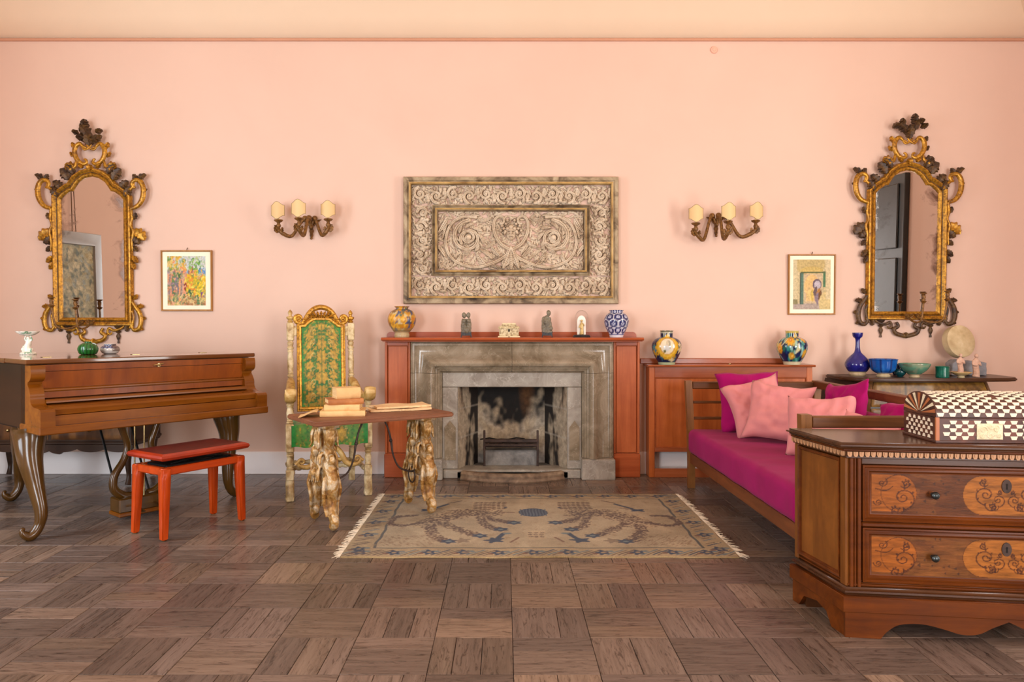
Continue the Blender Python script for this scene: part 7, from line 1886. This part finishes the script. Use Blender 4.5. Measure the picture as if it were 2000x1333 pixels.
cvm.blob(c0, .42, .13, .30, (214, 164, 40), 18, .03); cvm.blob(c0, .42, .105, .245, (232, 186, 70), 14, .05); cvm.blob(c0, .42, .085, .195, (196, 140, 40)); cvm.blob(c0, .42, .075, .175, (236, 222, 190)); cvm.blob(c0 + .012, .47, .028, .07, (206, 190, 160)); cvm.blob(c0 - .01, .36, .035, .06, (214, 214, 206)); cvm.line([(c0 + .03, .36), (c0 + .02, .52)], .02, (120, 130, 110)); cvm.blob(c0 - .03, .30, .015, .03, (110, 110, 70))
cvm.rect(0, 0, 1, .05, (170, 178, 140)); cvm.rect(0, .05, 1, .065, (40, 50, 70)); cvm.rect(0, .765, 1, .78, (206, 200, 170)); cvm.rect(0, .78, 1, .90, (60, 60, 40)); 
for k in range(16): cvm.blob(k / 16, .84, .016, .04, rv3.choice([(216, 206, 170), (206, 150, 50), (90, 120, 90)]), 4, .3)
cvm.rect(0, .90, 1, .94, (214, 160, 50))
vase_obj('portrait_vase', 'majolica vase with a pale portrait in a yellow medallion on the wooden cabinet', 'vase', onc(1302), albarello(cvm), cvm, 110)
cvm = Canvas(220, 100, (18, 30, 72))
fl_ = []
for k in range(200):
    x, y = rv3.random(), rv3.uniform(.1, .72); cvm.blob(x, y, rv3.uniform(.008, .02), rv3.uniform(.04, .09), rv3.choice([(50, 140, 130), (90, 160, 150), (40, 110, 90), (150, 190, 180), (196, 180, 90), (30, 60, 110), (20, 34, 80)]), 0, 0, rv3.uniform(-1.2, 1.2), .9)
for k in range(26):
    x0_, y0_ = rv3.random(), rv3.uniform(.12, .6); cvm.line(smooth_path([(x0_, y0_), (x0_ + rv3.uniform(-.05, .05), y0_ + .1), (x0_ + rv3.uniform(-.06, .06), y0_ + .2)], 4), .022, rv3.choice([(206, 190, 110), (90, 150, 100), (210, 206, 170)]))
for (x, y, s) in ((.42, .55, 1.15), (.60, .58, .9), (.60, .25, .8), (.50, .68, .6), (.30, .35, .9), (.78, .42, 1.0), (.92, .6, 1), (.08, .5, 1.1), (.18, .62, .7), (.44, .2, .6), (.7, .66, .6), (.96, .25, .8), (.2, .2, .8)):
    cvm.blob(x, y, .040 * s, .115 * s, (196, 130, 30), 8, .12); cvm.blob(x, y, .036 * s, .100 * s, (226, 168, 46), 8, .14); cvm.blob(x, y, .018 * s, .05 * s, (206, 120, 30), 5, .1); cvm.blob(x, y, .008, .022, (240, 200, 110))
cvm.rect(0, 0, 1, .07, (206, 190, 156)); cvm.rect(0, .765, 1, .79, (206, 180, 70)); cvm.rect(0, .79, 1, .93, (222, 206, 160))
for k in range(14): cvm.blob(k / 14, .86, .018, .04, (60, 60, 110) if k % 2 else (206, 150, 50), 3, .2)
cvm.rect(0, .93, 1, .95, (190, 140, 50))
vase_obj('flower_vase', 'majolica vase with orange flowers on dark blue, standing behind the daybed on the cabinet', 'vase', onc(1547, 5.88), albarello(cvm), cvm, 110)
# soapstone groups on black stands
M_soap = m_noise('grey_green_soapstone', [(.3, (84, 76, 60)), (.55, (124, 116, 96)), (.75, (150, 142, 120))], scale=14, rough=.45, bmp=.3)
M_stand = m_noise('black_carved_stand', [(.3, (16, 16, 18)), (.7, (36, 36, 38))], scale=30, rough=.4, bmp=.4)
def statue(label, px, two, seed):
    root = thing('soapstone_figure', label, 'statuette', (*onm(px)[:2], ZS), .1 * seed, group='soapstone statuettes on the mantel'); root.scale = (1.08, 1.08, 1.18)
    mb = MB(); mb.prism([(-.040, 0), (-.034, .0), (-.030, .012), (.030, .012), (.034, 0), (.040, 0), (.036, .030), (.042, .034), (-.042, .034), (-.036, .030)], -.026, .026, 'y'); obj('stand', mb, M_stand, root)
    mb = MB()
    if two:
        for s in (-1, 1):
            mb.tube(smooth_path([(s * .014, 0, .03), (s * .018, 0, .08), (s * .014, 0, .125)], 5), [.024, .021, .018], 10); mb.ball((s * .016, -.004, .150), .0165, 10, 8, (1, 1, 1.2)); mb.ball((s * .016, -.01, .11), .016, 8, 6); mb.ball((s * .012, -.014, .075), .014, 8, 6);
        mb.ball((0, -.006, .05), .03, 10, 8)
    else:
        mb.tube(smooth_path([(.004, 0, .03), (0, 0, .07), (-.004, 0, .11), (.008, 0, .14)], 5), [.036, .034, .036, .02], 12, squash=((0, 1, 0), .8)); mb.ball((.010, -.004, .163), .017, 10, 8, (1, 1, 1.25)); mb.ball((-.026, 0, .125), .016, 8, 6); mb.ball((-.014, -.018, .10), .016, 8, 6); mb.ball((.024, -.014, .06), .018, 8, 6); mb.tube([(-.03, 0, .12), (-.03, -.012, .07), (-.026, -.01, .035)], [.012, .013, .014], 8)
    obj('figure', organic(mb, 'soap', .0028, .003, 70, .0015, 160, 1), M_soap, root)
statue('paired soapstone statuette on a black stand, nearer the round ochre vase on the mantel', 910.5, True, 1)
statue('hooded seated soapstone statuette on a black stand, beside the glass dome on the mantel', 1069, False, -1)
# small casket
M_bone = m_noise('bone_and_wood', [(.3, (96, 76, 48)), (.45, (178, 158, 116)), (.6, (214, 200, 160))], scale=70, rough=.5, bmp=.3)
M_bone2 = m_noise('pale_bone', [(.3, (222, 200, 150)), (.7, (240, 224, 184))], rough=.45)
ck = thing('bone_casket', 'small bone-inlaid casket with stepped lid in the middle of the mantel', 'casket', (*onm(994)[:2], ZS))
mb = MB(); mb.box(-.088, -.055, 0, .088, .055, .010, .002); obj('base', mb, M_bone2, ck)
mb = MB(); mb.box(-.078, -.047, .010, .078, .047, .072, .002); obj('body', mb, M_bone, ck)
mb = MB(); mb.add([(-.088, -.055, .070), (.088, -.055, .070), (.088, .055, .070), (-.088, .055, .070), (-.078, -.047, .088), (.078, -.047, .088), (.078, .047, .088), (-.078, .047, .088)], [(0, 3, 2, 1), (4, 5, 6, 7)] + [(i, (i + 1) % 4, 4 + (i + 1) % 4, 4 + i) for i in range(4)]); ld = obj('lid', mb, M_bone, ck)
mb = MB(); mb.box(-.066, -.035, .088, .066, .035, .096, .002); mb.box(-.058, -.028, .096, .058, .028, .104, .002); obj('lid_step', mb, M_bone, ld)
for x in (-.036, 0, .036): mb = MB(); mb.box(x - .017, -.024, .104, x + .017, .024, .114, .002); obj('lid_tile', mb, M_bone2, ld)
mb = MB(); mb.box(-.006, -.052, .045, .006, -.047, .066, .001); mb.box(-.002, -.060, 0, .002, -.055, .010); obj('clasp', mb, M_black, ck)
# glass dome
M_gilt2 = m_noise('gilded_relic', [(.3, (176, 140, 70)), (.7, (226, 200, 140))], scale=40, rough=.4, metal=.3)
M_sat = m_noise('white_satin', [(.3, (240, 232, 214)), (.7, (252, 248, 238))], rough=.5)
dm = thing('glass_dome', 'glass dome on a black oval base sheltering a small gilded figure', 'glass dome', (*onm(1136)[:2], ZS))
mb = MB(); mb.lathe([(.0001, 0), (.068, 0), (.072, .006), (.066, .014), (.064, .020), (.0001, .021)], 40); obj('base', mb, M_stand, dm, smooth=40)
mb = MB(); Rg = .054
prof = [(Rg, .021), (Rg, .155)] + [(Rg * math.cos(a), .155 + Rg * 1.15 * math.sin(a)) for a in np.linspace(.1, PI / 2 - .02, 10)] + [(.0005, .155 + Rg * 1.15)]
inn = [(max(.0004, r_ - .002), z_ - (.002 if z_ > .16 else 0)) for r_, z_ in prof[::-1]]
mb.lathe(prof, 40); mb.f = [f for f in mb.f if len(f) <= 4]; obj('dome', mb, M_glass, dm, smooth=60)
mb = MB(); bp = [(-.034, .022), (.034, .022), (.034, .13)] + [(.034 * math.cos(a), .13 + .045 * math.sin(a)) for a in np.linspace(.2, PI - .2, 9)] + [(-.034, .13)]; mb.prism(bp, .012, .018, 'y'); obj('backing', mb, M_sat, dm)
mb = MB(); mb.tube(smooth_path([(0, 0, .022), (.002, 0, .06), (0, 0, .10), (0, 0, .12)], 5), [.018, .013, .014, .006], 10); mb.ball((0, 0, .132), .010, 10, 8); mb.tube([(-.012, 0, .10), (-.02, -.006, .08), (-.006, -.012, .075)], [.005, .005, .004], 6); mb.tube([(.012, 0, .10), (.02, -.006, .09), (.012, -.012, .11)], [.005, .005, .004], 6)
obj('figure', organic(mb, 'relic', .0026, .0014, 90), M_gilt2, dm)
